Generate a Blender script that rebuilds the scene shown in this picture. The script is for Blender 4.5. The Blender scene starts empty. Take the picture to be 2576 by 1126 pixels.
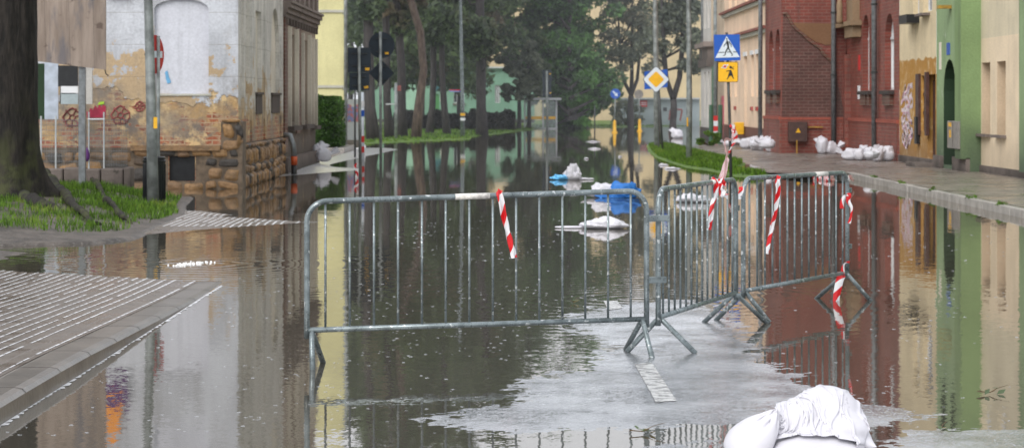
import bpy, bmesh, math, random
import numpy as np
from mathutils import Vector, Matrix, noise as mnoise

# ------------------------------------------------------------------ basics
SC = bpy.context.scene
COL = SC.collection
F = 5900.0 / 2576.0      # focal length in picture widths
H = 1.70                 # eye height above the flood water
random.seed(7)
rng = np.random.default_rng(7)

def Yx(X, u):            # depth at which the vertical plane x = X is seen in column u
    return X * 5900.0 / (u - 1288.0)
def G(u, v, z=0.0):      # ground point
    Y = 5900.0 * (H - z) / (v - 254.0)
    return Vector(((u - 1288.0) * Y / 5900.0, Y, z))
def AT(u, v, Y):
    return Vector(((u - 1288.0) * Y / 5900.0, Y, H - (v - 254.0) * Y / 5900.0))

def tag(o, label=None, cat=None, group=None, kind=None):
    if label: o['label'] = label
    if cat: o['category'] = cat
    if group: o['group'] = group
    if kind: o['kind'] = kind
    return o

def empty(name, loc=(0, 0, 0), label=None, cat=None, group=None, rz=0.0):
    o = bpy.data.objects.new(name, None)
    COL.objects.link(o)
    o.location = loc
    o.rotation_euler = (0, 0, rz)
    o.empty_display_size = 0.1
    return tag(o, label, cat, group)

def wloc(o):
    v = Vector((0, 0, 0))
    while o is not None:
        v = v + Vector(o.location)
        o = o.parent
    return v

class MB:
    """collects faces in world coordinates"""
    def __init__(self):
        self.v = []; self.f = []; self.uv = {}
    def add(self, verts, faces):
        n = len(self.v)
        self.v += [tuple(p) for p in verts]
        self.f += [tuple(i + n for i in fc) for fc in faces]
        return self
    def poly(self, pts):
        return self.add(pts, [tuple(range(len(pts)))])
    def box(self, x0, x1, y0, y1, z0, z1):
        v = [(x0,y0,z0),(x1,y0,z0),(x1,y1,z0),(x0,y1,z0),(x0,y0,z1),(x1,y0,z1),(x1,y1,z1),(x0,y1,z1)]
        return self.add(v, [(0,3,2,1),(4,5,6,7),(0,1,5,4),(1,2,6,5),(2,3,7,6),(3,0,4,7)])
    def obox(self, c, ax, ay, az, hx, hy, hz):
        c = Vector(c); ax = Vector(ax).normalized(); ay = Vector(ay).normalized(); az = Vector(az).normalized()
        v = []
        for k in (-1, 1):
            for (i, j) in ((-1,-1),(1,-1),(1,1),(-1,1)):
                v.append(c + ax*hx*i + ay*hy*j + az*hz*k)
        return self.add(v, [(0,3,2,1),(4,5,6,7),(0,1,5,4),(1,2,6,5),(2,3,7,6),(3,0,4,7)])
    def tube(self, pts, r, seg=8, cap=True):
        pts = [Vector(p) for p in pts]
        n = len(pts)
        rs = r if isinstance(r, (list, tuple)) else [r] * n
        base = len(self.v)
        up = None
        for i, p in enumerate(pts):
            d = (pts[min(i+1, n-1)] - pts[max(i-1, 0)])
            if d.length < 1e-9: d = Vector((0, 0, 1))
            d.normalize()
            if up is None:
                up = Vector((0, 0, 1)) if abs(d.z) < 0.9 else Vector((1, 0, 0))
            a = (up - d * up.dot(d))
            if a.length < 1e-6:
                a = Vector((0, 1, 0)) - d * d.y
            a.normalize(); up = a
            b = d.cross(a)
            for k in range(seg):
                t = 2 * math.pi * k / seg
                self.v.append(tuple(p + (a * math.cos(t) + b * math.sin(t)) * rs[i]))
        for i in range(n - 1):
            for k in range(seg):
                k2 = (k + 1) % seg
                self.f.append((base+i*seg+k, base+i*seg+k2, base+(i+1)*seg+k2, base+(i+1)*seg+k))
        if cap:
            self.f.append(tuple(base + k for k in reversed(range(seg))))
            self.f.append(tuple(base + (n-1)*seg + k for k in range(seg)))
        return self
    def prism(self, outline, off):
        """outline: list of 3-D points (planar), extruded by vector off"""
        n = len(outline); off = Vector(off)
        v = [Vector(p) for p in outline] + [Vector(p) + off for p in outline]
        f = [tuple(reversed(range(n))), tuple(range(n, 2*n))]
        for i in range(n):
            j = (i + 1) % n
            f.append((i, j, n + j, n + i))
        return self.add(v, f)
    def build(self, name, mat, parent=None, smooth=False, label=None, bevel=0.0, uvs=None):
        o_ = wloc(parent) if parent is not None else Vector((0, 0, 0))
        me = bpy.data.meshes.new(name)
        vs = [(p[0]-o_.x, p[1]-o_.y, p[2]-o_.z) for p in self.v]
        me.from_pydata(vs, [], self.f)
        me.update()
        bm = bmesh.new(); bm.from_mesh(me)
        bmesh.ops.recalc_face_normals(bm, faces=bm.faces)
        bm.to_mesh(me); bm.free()
        if uvs is not None:
            ul = me.uv_layers.new(name='UVMap')
            for lp in me.loops:
                ul.data[lp.index].uv = uvs[lp.vertex_index]
        if smooth:
            for p in me.polygons: p.use_smooth = True
        if mat is not None: me.materials.append(mat)
        ob = bpy.data.objects.new(name, me)
        COL.objects.link(ob)
        if parent is not None: ob.parent = parent
        if bevel > 0:
            md = ob.modifiers.new('Bevel', 'BEVEL'); md.width = bevel; md.segments = 2
            md.limit_method = 'ANGLE'
        if label: ob['label'] = label
        return ob

def fast_mesh(name, verts, faces, mat, parent=None, smooth=False):
    """numpy arrays, all quads or all tris"""
    verts = np.asarray(verts, dtype=np.float32); faces = np.asarray(faces, dtype=np.int32)
    if parent is not None:
        w = wloc(parent); verts = verts - np.array([w.x, w.y, w.z], dtype=np.float32)
    k = faces.shape[1]
    me = bpy.data.meshes.new(name)
    me.vertices.add(len(verts)); me.vertices.foreach_set('co', verts.ravel())
    me.loops.add(faces.size); me.loops.foreach_set('vertex_index', faces.ravel())
    me.polygons.add(len(faces))
    me.polygons.foreach_set('loop_start', np.arange(0, faces.size, k, dtype=np.int32))
    me.polygons.foreach_set('loop_total', np.full(len(faces), k, dtype=np.int32))
    me.polygons.foreach_set('use_smooth', np.full(len(faces), smooth, dtype=bool))
    me.update(calc_edges=True)
    me.validate()
    me.materials.append(mat)
    ob = bpy.data.objects.new(name, me); COL.objects.link(ob)
    if parent is not None: ob.parent = parent
    return ob

# ------------------------------------------------------------------ node helper
class N:
    def __init__(self, name):
        self.m = bpy.data.materials.new(name); self.m.use_nodes = True
        self.t = self.m.node_tree; self.t.nodes.clear()
        self.out = self.t.nodes.new('ShaderNodeOutputMaterial')
    def node(self, typ, ins=None, **props):
        n = self.t.nodes.new(typ)
        for k, v in props.items(): setattr(n, k, v)
        if ins:
            for k, v in ins.items(): self.set(n.inputs[k], v)
        return n
    def set(self, sock, v):
        if isinstance(v, bpy.types.NodeSocket): self.t.links.new(v, sock)
        else:
            if isinstance(v, (tuple, list)) and len(v) == 3 and sock.type == 'RGBA': v = (*v, 1.0)
            sock.default_value = v
    def pos(self):
        if not hasattr(self, '_p'): self._p = self.node('ShaderNodeNewGeometry').outputs['Position']
        return self._p
    def obj(self):
        if not hasattr(self, '_o'): self._o = self.node('ShaderNodeTexCoord').outputs['Object']
        return self._o
    def sep(self, v):
        n = self.node('ShaderNodeSeparateXYZ', {0: v}); return n.outputs[0], n.outputs[1], n.outputs[2]
    def comb(self, x, y, z): return self.node('ShaderNodeCombineXYZ', {0: x, 1: y, 2: z}).outputs[0]
    def math(self, op, a, b=0.0, c=0.0, clamp=False):
        n = self.node('ShaderNodeMath', {0: a, 1: b, 2: c}, operation=op); n.use_clamp = clamp
        return n.outputs[0]
    def vmath(self, op, a, b=(0,0,0)):
        n = self.node('ShaderNodeVectorMath', {0: a, 1: b}, operation=op)
        return n.outputs['Value'] if op in ('LENGTH', 'DOT_PRODUCT', 'DISTANCE') else n.outputs[0]
    def scale(self, v, s):
        n = self.node('ShaderNodeVectorMath', {0: v}, operation='MULTIPLY'); self.set(n.inputs[1], s); return n.outputs[0]
    def noise(self, v, s=5.0, d=4.0, r=0.55, col=False, dist=0.0):
        n = self.node('ShaderNodeTexNoise', {'Vector': v, 'Scale': s, 'Detail': d, 'Roughness': r, 'Distortion': dist})
        return n.outputs['Color'] if col else n.outputs['Fac']
    def ramp(self, f, lo, hi, a=0.0, b=1.0, smooth=True):
        n = self.node('ShaderNodeMapRange', {'Value': f, 'From Min': lo, 'From Max': hi, 'To Min': a, 'To Max': b})
        n.clamp = True
        if smooth: n.interpolation_type = 'SMOOTHSTEP'
        return n.outputs[0]
    def mix(self, f, a, b, mode='MIX'):
        n = self.node('ShaderNodeMix', data_type='RGBA'); n.blend_type = mode
        self.set(n.inputs[0], f); self.set(n.inputs[6], a); self.set(n.inputs[7], b)
        return n.outputs[2]
    def bump(self, h, st=0.3, dist=0.01, nrm=None):
        ins = {'Height': h, 'Strength': st, 'Distance': dist}
        if nrm is not None: ins['Normal'] = nrm
        return self.node('ShaderNodeBump', ins).outputs[0]
    def bsdf(self, col, rough=0.6, nrm=None, metal=0.0, spec=0.5, coat=0.0, extra=None):
        ins = {'Base Color': col, 'Roughness': rough, 'Metallic': metal, 'Specular IOR Level': spec, 'Coat Weight': coat}
        if nrm is not None: ins['Normal'] = nrm
        if extra: ins.update(extra)
        b = self.node('ShaderNodeBsdfPrincipled', ins)
        self.t.links.new(b.outputs[0], self.out.inputs[0])
        return self.m

def plain(name, col, rough=0.5, metal=0.0, var=0.12, sc=6.0, bump=0.0, spec=0.5, streak=0.0):
    n = N(name)
    p = n.pos()
    f = n.noise(p, sc, 5)
    a = tuple(c * (1 - var) for c in col); b = tuple(min(1, c * (1 + var)) for c in col)
    c = n.mix(n.ramp(f, .3, .7), a, b)
    if streak > 0:
        s = n.noise(n.scale(p, (6, 6, .5)), 1.0, 3)
        c = n.mix(n.ramp(s, .5, .75, 0, streak), c, tuple(x * .45 for x in col))
    nr = n.bump(n.noise(p, sc * 6, 4), bump, .01) if bump > 0 else None
    return n.bsdf(c, rough, nr, metal, spec)

def render_wall(name, col, dirt=(.12,.1,.08), stain=.5, z0=0.12, zr=1.2, bump=.25, col2=None, c2z=None, spots=None, rough=.8):
    """rendered (plastered) wall: mottled paint, vertical streaks, damp base"""
    n = N(name); p = n.pos(); x, y, z = n.sep(p)
    f = n.noise(p, .7, 6, .6)
    c = n.mix(n.ramp(f, .3, .7), tuple(q*.86 for q in col), tuple(min(1, q*1.08) for q in col))
    if col2 is not None:
        wob = n.math('MULTIPLY', n.math('SUBTRACT', n.noise(n.scale(p, (1, 1, .4)), 2.0, 3), .5), .25)
        k = n.ramp(n.math('ADD', z, wob), c2z - .015, c2z + .015, 1, 0)
        f2 = n.noise(p, 2.2, 6, .65)
        c2 = n.mix(n.ramp(f2, .42, .62), col2, tuple(q*1.2 for q in col))
        c2 = n.mix(n.ramp(n.noise(p, 5, 5, .6), .45, .7, 0, .6), col2, c2)
        c = n.mix(k, c, c2)
    s = n.noise(n.scale(p, (3.5, 3.5, .35)), 1.0, 5, .65)
    c = n.mix(n.ramp(s, .52, .78, 0, stain), c, tuple(q*.5 for q in col))
    g = n.ramp(n.math('ADD', z, n.math('MULTIPLY', n.noise(p, 1.3, 5), -1.0)), z0 - .5, z0 + zr - .5, stain * 1.1, 0)
    c = n.mix(g, c, dirt)
    if spots is not None:
        q = n.noise(p, 1.6, 7, .65)
        c = n.mix(n.ramp(q, .63, .66), c, spots)
    fine = n.noise(p, 22, 5)
    c = n.mix(.5, c, n.mix(n.ramp(fine, .25, .75), (.78,.78,.78), (1.1,1.1,1.1)), 'MULTIPLY')
    return n.bsdf(c, rough, n.bump(n.noise(p, 18, 6), bump, .02), 0, .3)

def brick_mat(name, c1, c2, mortar, plane='yz', bw=.28, bh=.10, dark=.5):
    n = N(name); p = n.pos(); x, y, z = n.sep(p)
    a = {'yz': y, 'xz': x}[plane]
    v = n.comb(a, z, 0.0)
    b = n.node('ShaderNodeTexBrick', {'Vector': v, 'Color1': c1, 'Color2': c2, 'Mortar': mortar, 'Scale': 1.0,
        'Mortar Size': .013, 'Mortar Smooth': .3, 'Bias': -.1, 'Brick Width': bw, 'Row Height': bh})
    c = n.mix(n.ramp(n.noise(p, .9, 6, .6), .35, .7, 0, dark), b.outputs[0], tuple(q*.35 for q in c1))
    s = n.noise(n.scale(p, (3, 3, .3)), 1.0, 4)
    c = n.mix(n.ramp(s, .55, .8, 0, .5), c, (.05,.035,.03))
    c = n.mix(.5, c, n.mix(n.ramp(n.noise(p, 16, 5), .25, .75), (.7,.7,.7), (1.15,1.15,1.15)), 'MULTIPLY')
    h = n.math('SUBTRACT', n.noise(p, 30, 4), b.outputs[1])
    return n.bsdf(c, .55, n.bump(h, .5, .012), 0, .4)

M = {}
# --- weathered old building, facing the road junction: plaster above, exposed masonry below
def peeled(name, plane, upper, lime, levels=(1.75, .75)):
    n = N(name); p = n.pos(); x, y, z = n.sep(p)
    big = n.noise(p, .9, 7, .62)
    up = n.mix(n.ramp(n.noise(p, 1.1, 7, .6), .35, .68), tuple(q*.74 for q in upper), upper)
    up = n.mix(n.ramp(n.noise(n.scale(p, (4, 4, .4)), 1.0, 5), .5, .8, 0, .45), up, (.16,.15,.14))
    patch = n.noise(p, 1.25, 8, .68)
    # grows downwards
    lo = n.math('ADD', patch, n.ramp(z, levels[0] - .1, levels[0] + 2.6, .20, -.06))
    up = n.mix(n.ramp(lo, .655, .675), up, lime)
    # coursing lines of the render
    fr = n.math('FRACT', n.math('DIVIDE', z, .62))
    line = n.ramp(n.math('ABSOLUTE', n.math('SUBTRACT', fr, .5)), 0.0, .02, .45, 0)
    up = n.mix(line, up, (.2,.17,.13))
    # exposed zone
    a = x if plane == 'xz' else y
    jit = n.math('MULTIPLY', n.math('SUBTRACT', n.noise(p, 3.0, 4), .5), .05)
    bv = n.comb(n.math('ADD', a, jit), n.math('ADD', z, jit), 0.0)
    b = n.node('ShaderNodeTexBrick', {'Vector': bv, 'Color1': (.42,.12,.055), 'Color2': (.24,.075,.045), 'Mortar': (.46,.34,.22),
        'Scale': 1.0, 'Mortar Size': .014, 'Mortar Smooth': .4, 'Bias': 0.0, 'Brick Width': .27, 'Row Height': .085})
    ren = n.mix(n.ramp(n.noise(p, 1.7, 7, .65), .38, .64), (.50,.32,.145), (.20,.165,.14))
    ren = n.mix(n.ramp(n.noise(p, 3.1, 7, .65), .46, .6), ren, (.68,.49,.26))
    ex = n.mix(n.ramp(n.math('ADD', n.noise(n.scale(p, (1, 1, 1.8)), 1.9, 8, .7), n.ramp(z, .8, 1.9, .05, -.09)), .495, .53), ren, n.mix(n.ramp(n.noise(p, 6, 5, .7), .45, .6, 0, .75), b.outputs[0], (.42,.31,.2)))
    ex = n.mix(n.ramp(n.noise(p, 2.6, 6), .58, .78, 0, .6), ex, (.10,.08,.065))
    zz = n.math('ADD', z, n.math('MULTIPLY', n.math('SUBTRACT', n.noise(p, 1.4, 6, .6), .5), 1.5))
    k = n.ramp(zz, levels[0] - .02, levels[0] + .03, 1, 0)
    up = n.mix(n.ramp(n.noise(n.scale(p, (2.2, 2.2, .8)), 1.3, 8, .7), .5, .72, 0, .55), up, (.30,.28,.26))
    c = n.mix(k, up, ex)
    # grey damp just above the break
    k2 = n.ramp(zz, levels[0], levels[0] + .7, .65, 0)
    c = n.mix(n.math('MULTIPLY', k2, n.ramp(big, .45, .65)), c, (.22,.20,.18))
    c = n.mix(.5, c, n.mix(n.ramp(n.noise(p, 20, 6), .25, .75), (.7,.7,.7), (1.12,1.12,1.12)), 'MULTIPLY')
    h = n.math('ADD', n.math('MULTIPLY', k, -1.0), n.math('MULTIPLY', n.noise(p, 14, 7), .6))
    return n.bsdf(c, .75, n.bump(h, .6, .03), 0, .3)
M['peelA'] = peeled('PeeledPlasterFront', 'xz', (.68,.70,.75), (.50,.37,.23))
M['peelB'] = peeled('PeeledPlasterSide', 'yz', (.72,.69,.64), (.50,.38,.25), (1.35, .75))
M['peelC'] = render_wall('SootyStucco', (.38,.31,.25), (.05,.045,.04), .8, 0, 2.5, .5, spots=(.30,.22,.16))
M['blind_pl'] = render_wall('BlindWindowPlaster', (.66,.67,.73), (.3,.3,.31), .35, 1.4, .8, .15)
M['niche'] = render_wall('NichePlaster', (.70,.64,.54), (.2,.17,.14), .5, 1.2, .8)
M['brickdk'] = brick_mat('OldBrickStrip', (.16,.06,.04), (.11,.05,.035), (.2,.16,.12))
def stone():
    n = N('RubbleStone'); p = n.pos()
    pr = n.node('ShaderNodeObjectInfo').outputs['Random']
    ri = n.node('ShaderNodeNewGeometry').outputs['Random Per Island']
    c = n.mix(n.ramp(ri, .0, 1.0, smooth=False), (.36,.20,.075), (.20,.12,.065))
    c = n.mix(n.ramp(n.math('FRACT', n.math('MULTIPLY', ri, 7.3)), .72, .76), c, (.05,.042,.036))
    c = n.mix(n.ramp(n.noise(p, 2.4, 6, .6), .5, .75, 0, .7), c, (.07,.055,.04))
    c = n.mix(.6, c, n.mix(n.ramp(n.noise(p, 18, 6), .25, .75), (.6,.6,.6), (1.2,1.2,1.2)), 'MULTIPLY')
    return n.bsdf(c, .5, n.bump(n.noise(p, 11, 7, .65), .8, .04), 0, .5)
M['stone'] = stone()
M['mortar'] = plain('StoneMortar', (.13,.095,.065), .8, var=.4, bump=.5)
M['wood'] = None
def wood():
    n = N('WeatheredPlywood'); p = n.pos(); x, y, z = n.sep(p)
    f = n.noise(n.scale(p, (5, 5, .6)), 1.5, 6, .6)
    c = n.mix(n.ramp(f, .3, .7), (.20,.155,.125), (.34,.275,.23))
    c = n.mix(n.ramp(n.noise(n.scale(p, (3, 3, .7)), 1.6, 5, .6), .52, .7, 0, .8), c, (.13,.125,.14))
    fr = n.math('FRACT', n.math('DIVIDE', n.math('ADD', x, n.math('MULTIPLY', z, .03)), .42))
    c = n.mix(n.ramp(fr, .0, .03, .6, 0), c, (.06,.05,.045))
    c = n.mix(n.ramp(n.noise(p, 4.5, 6), .62, .7, 0, .7), c, (.09,.06,.05))
    return n.bsdf(c, .6, n.bump(f, .3, .01), 0, .3)
M['wood'] = wood()
def galv(name='GalvanisedSteel', base=(.24,.28,.29), dark=(.12,.145,.15)):
    n = N(name); p = n.obj()
    v = n.node('ShaderNodeTexVoronoi', {'Vector': p, 'Scale': 70.0}, feature='F1')
    sp = n.math('FRACT', n.math('MULTIPLY', v.outputs['Color'], 3.1)) if False else v.outputs['Distance']
    c = n.mix(n.ramp(n.noise(p, 9, 6, .6), .3, .7), dark, base)
    c = n.mix(n.ramp(n.noise(p, 28, 3, .5), .62, .68), c, (.55,.58,.58))
    c = n.mix(n.ramp(n.noise(p, 5, 5), .68, .74, 0, .5), c, (.10,.07,.045))
    r = n.ramp(n.noise(p, 40, 4), .3, .7, .22, .5)
    return n.bsdf(c, r, n.bump(n.noise(p, 60, 4), .25, .002), .55, .5)
M['galv'] = galv()
M['galv_d'] = galv('DarkGalvanised', (.16,.18,.19), (.07,.08,.085))
M['steel'] = plain('PaintedGreySteel', (.20,.215,.225), .4, .3, .25, 9, .1)
M['pole'] = plain('WeatheredPole', (.23,.25,.245), .5, .35, .35, 5, .3, streak=.5)
M['poledk'] = plain('DarkPole', (.055,.06,.06), .5, .3, .3, 6, .1)
M['black'] = plain('BlackPlastic', (.012,.013,.015), .35, 0, .3, 8, .1)
M['white'] = plain('WhitePaint', (.72,.73,.75), .5, 0, .06, 5)
M['frame_w'] = plain('WhiteWindowFrame', (.66,.67,.68), .4, 0, .05)
M['glass_dk'] = plain('DarkGlass', (.03,.035,.04), .08, 0, .3, 2)
M['signback'] = plain('SignBack', (.012,.022,.034), .6, .1, .2)
M['blue'] = plain('SignBlue', (.008,.085,.42), .35, 0, .08)
M['yellow'] = plain('SignYellow', (.80,.42,.006), .4, 0, .07)
M['red'] = plain('SignRed', (.50,.02,.02), .4, 0, .12)
M['redfade'] = plain('FadedRed', (.26,.075,.07), .7, 0, .4, 3)
M['signwhite'] = plain('SignWhite', (.62,.68,.74), .4, 0, .05)
M['signblack'] = plain('SignBlack', (.012,.012,.012), .5)
M['orange'] = plain('OrangePipe', (.55,.09,.02), .4, 0, .15)
M['terra'] = plain('TerracottaTile', (.22,.07,.05), .7, 0, .3)
M['hedge_y'] = render_wall('PaleYellowWall', (.66,.62,.33), (.25,.24,.16), .22, 0, .8, .1)
M['trimw'] = render_wall('PaleTrim', (.50,.49,.42), (.2,.2,.18), .4, 0, .3, .1)
M['plinth'] = render_wall('DarkPlinth', (.055,.045,.042), (.03,.028,.026), .5, 0, .5, .3)
M['cornice'] = render_wall('SootyCornice', (.26,.215,.19), (.05,.04,.035), .7, 3.2, 1., .4)
M['brick'] = brick_mat('RedBrickStreet', (.27,.062,.042), (.18,.045,.033), (.22,.11,.085), 'yz')
M['brickf'] = brick_mat('RedBrickSide', (.25,.058,.040), (.17,.042,.032), (.24,.125,.098), 'xz')
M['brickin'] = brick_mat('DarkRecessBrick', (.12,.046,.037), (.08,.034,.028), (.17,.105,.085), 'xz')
M['brickwarm'] = render_wall('BrownStain', (.20,.105,.055), (.1,.05,.03), .5, 0, .5)
M['trimred'] = render_wall('RedMoulding', (.30,.08,.055), (.08,.03,.02), .5, 0, .5)
M['stonetrim'] = render_wall('SandstoneTrim', (.26,.18,.11), (.08,.06,.05), .7, 0, .5, .5)
M['ochre'] = render_wall('CreamOverOchre', (.70,.58,.38), (.16,.11,.09), .4, .12, 1.1, .3, col2=(.42,.215,.045), c2z=2.76)
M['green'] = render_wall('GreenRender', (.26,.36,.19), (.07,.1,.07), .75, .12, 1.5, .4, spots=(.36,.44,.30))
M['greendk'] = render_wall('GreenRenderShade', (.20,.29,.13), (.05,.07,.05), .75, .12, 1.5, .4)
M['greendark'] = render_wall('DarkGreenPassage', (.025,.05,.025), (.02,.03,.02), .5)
M['cream'] = render_wall('CreamRender', (.78,.64,.46), (.30,.24,.17), .34, .22, .8, .15)
M['creamup'] = render_wall('StainedCream', (.66,.58,.42), (.4,.25,.08), .55, .12, .5, .2)
M['creamnich'] = render_wall('CreamNiche', (.52,.41,.29), (.25,.2,.15), .3, .8, .8, .15)
M['granite'] = render_wall('GranitePlinth', (.17,.14,.125), (.04,.035,.03), .7, 0, .4, .6, spots=(.07,.06,.05))
M['peach'] = render_wall('PeachRender', (.80,.60,.44), (.5,.36,.25), .18, .3, .6, .1)
M['peachb'] = render_wall('BrownPeachBase', (.17,.075,.055), (.06,.04,.03), .5, .1, .6, .2)
M['offwh'] = render_wall('OffWhiteRender', (.52,.50,.47), (.2,.17,.15), .4, .1, 1., .2)
M['drab'] = render_wall('DrabBeige', (.44,.36,.27), (.18,.14,.11), .5, .1, 1., .2)
M['gcol'] = render_wall('GreenColumn', (.10,.17,.12), (.05,.08,.06), .5, .1, 1., .2)
M['pinkcol'] = plain('PinkStrip', (.40,.10,.12), .6)
M['fargreen'] = render_wall('MintRender', (.185,.34,.245), (.12,.2,.15), .3, .2, .8, .1)
M['fargreen2'] = render_wall('PaleMintRender', (.30,.50,.37), (.2,.3,.22), .3, .2, .8, .1)
M['farbeige'] = render_wall('FarBeigeRender', (.60,.47,.29), (.35,.28,.18), .25, .2, 1.5, .1)
M['fargrey'] = render_wall('FarGreyPanels', (.36,.42,.44), (.2,.24,.25), .3, .2, .5, .1)
M['roofgrey'] = plain('RoofEdge', (.45,.47,.48), .5)
M['door_br'] = plain('BrownDoor', (.065,.025,.018), .5, 0, .35, 6, .2)
M['boxgrey'] = plain('GreyCabinet', (.24,.22,.20), .5, .1, .2, 6, .1, streak=.5)
M['bulb'] = plain('YellowPlastic', (.75,.40,.01), .4, 0, .1)
M['rail_y'] = plain('YellowRail', (.35,.2,.03), .5, 0, .3)
M['purple'] = plain('PurpleFabric', (.09,.02,.14), .7)
M['cloth_orange'] = plain('OrangeFabric', (.85,.30,.02), .6)
M['foam'] = plain('Foam', (.8,.8,.8), .4, 0, .1, 60)
M['twig'] = plain('Twig', (.10,.065,.03), .7, 0, .3, 30)
M['leafy'] = plain('FallenLeaf', (.22,.17,.03), .5, 0, .4, 30)
M['redfl'] = plain('FlowerRed', (.30,.06,.05), .7, 0, .4, 8)
M['poster'] = None
def poster():
    n = N('PosterPrint'); p = n.pos()
    v = n.node('ShaderNodeTexVoronoi', {'Vector': p, 'Scale': 5.0}, feature='F1', distance='CHEBYCHEV')
    c = n.mix(n.ramp(n.noise(p, 6, 2), .45, .55), (.60,.22,.24), (.25,.3,.6))
    c = n.mix(n.ramp(v.outputs['Distance'], .25, .3), (.7,.7,.72), c)
    return n.bsdf(c, .4)
M['poster'] = poster()

def foliage(name, dark, light, sat=None, sc=1.2, tr=True):
    n = N(name); p = n.pos()
    ri = n.node('ShaderNodeNewGeometry').outputs['Random Per Island']
    f = n.noise(p, sc, 4, .6)
    k = n.math('ADD', n.math('MULTIPLY', f, .75), n.math('MULTIPLY', ri, .35))
    c = n.mix(n.ramp(k, .35, .8), dark, light)
    if sat is not None:
        c = n.mix(n.ramp(n.noise(p, sc*.5, 3), .55, .7, 0, .8), c, sat)
    b = n.node('ShaderNodeBsdfPrincipled', {'Base Color': c, 'Roughness': .5, 'Specular IOR Level': .35})
    t = n.node('ShaderNodeBsdfTranslucent', {'Color': c})
    m = n.node('ShaderNodeMixShader', {0: .45, 1: b.outputs[0], 2: t.outputs[0]})
    n.t.links.new(m.outputs[0], n.out.inputs[0])
    return n.m
M['leafdk'] = foliage('DarkLeaves', (.07,.095,.065), (.20,.28,.12), (.27,.19,.13), .5)
M['leafbig'] = foliage('ConiferGreen', (.08,.13,.075), (.19,.38,.11), (.22,.50,.09), .35)
M['leafmid'] = foliage('GreyGreenLeaves', (.11,.13,.11), (.25,.28,.19), (.24,.20,.15), .5)
M['hedge'] = foliage('HedgeLeaves', (.02,.05,.01), (.10,.22,.035), (.14,.29,.04), 1.2)
M['grass'] = foliage('GrassBlades', (.045,.09,.012), (.17,.32,.035), (.24,.30,.05), 2.4)
M['farhedge'] = foliage('FarHedge', (.03,.03,.027), (.07,.062,.05), None, 1.0)
def bark(name, a, b, moss=None):
    n = N(name); p = n.pos()
    f = n.noise(n.scale(p, (7, 7, 1.6)), 1.6, 7, .65)
    c = n.mix(n.ramp(f, .35, .68), a, b)
    if moss is not None:
        x, y, z = n.sep(p)
        k = n.math('MULTIPLY', n.ramp(n.noise(p, 2.5, 6), .45, .62), n.ramp(z, .2, 2.0, .85, 0))
        c = n.mix(k, c, moss)
    return n.bsdf(c, .75, n.bump(f, .9, .05), 0, .3)
M['bark'] = bark('DarkBark', (.006,.005,.004), (.026,.021,.017), (.05,.055,.018))
M['barkfar'] = bark('FarBark', (.030,.026,.027), (.065,.056,.054))
M['barkred'] = bark('ReddishBark', (.055,.036,.03), (.15,.11,.085))
M['soil'] = None
def soil():
    n = N('DampSoil'); p = n.pos()
    c = n.mix(n.ramp(n.noise(p, 3, 7, .65), .35, .65), (.035,.028,.022), (.11,.09,.075))
    c = n.mix(n.ramp(n.noise(p, 25, 4), .55, .7, 0, .6), c, (.2,.18,.16))
    return n.bsdf(c, .45, n.bump(n.noise(p, 30, 6), .8, .03), 0, .5)
M['soil'] = soil()
def turf():
    n = N('WetTurf'); p = n.pos()
    c = n.mix(n.ramp(n.noise(p, 1.2, 6), .35, .65), (.06,.12,.02), (.12,.20,.03))
    c = n.mix(n.ramp(n.noise(p, 8, 5), .5, .7, 0, .6), c, (.04,.05,.02))
    return n.bsdf(c, .7, n.bump(n.noise(p, 25, 5), .6, .03), 0, .3)
M['turf'] = turf()

def rough_wet(n, p, base_r=.10, hi=.34):
    return n.ramp(n.noise(p, 2.2, 6, .6), .35, .65, base_r, hi)

def asphalt():
    n = N('WetAsphalt'); p = n.pos()
    c = n.mix(n.ramp(n.noise(p, 1.5, 6), .35, .65), (.11,.113,.12), (.19,.193,.20))
    c = n.mix(n.ramp(n.noise(p, 55, 4, .7), .52, .66), c, (.22,.225,.23))
    # stony micro relief as real slopes of the normal
    nz = n.noise(p, 75, 4, .7, col=True)
    nz2 = n.noise(p, 14, 3, .6, col=True)
    d = n.vmath('SUBTRACT', nz, (.5,.5,.5)); d2 = n.vmath('SUBTRACT', nz2, (.5,.5,.5))
    v = n.vmath('ADD', n.scale(d, (.62,.62,0.)), n.scale(d2, (.20,.20,0.)))
    nr = n.vmath('NORMALIZE', n.vmath('ADD', v, (0,0,1)))
    fr = n.node('ShaderNodeFresnel', {'IOR': 3.2, 'Normal': nr}).outputs[0]
    df = n.node('ShaderNodeBsdfDiffuse', {'Color': c})
    wet = n.ramp(n.noise(p, 1.3, 5, .6), .38, .62)
    gl = n.node('ShaderNodeBsdfGlossy', {'Color': (.97,.98,1,1), 'Roughness': n.math('ADD', .13, n.math('MULTIPLY', wet, .14)), 'Normal': nr})
    m = n.node('ShaderNodeMixShader', {0: n.math('MULTIPLY', n.math('ADD', fr, .08, clamp=True), n.math('ADD', .87, n.math('MULTIPLY', wet, .13))), 1: df.outputs[0], 2: gl.outputs[0]})
    n.t.links.new(m.outputs[0], n.out.inputs[0]); return n.m
M['asphalt'] = asphalt()

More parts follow.
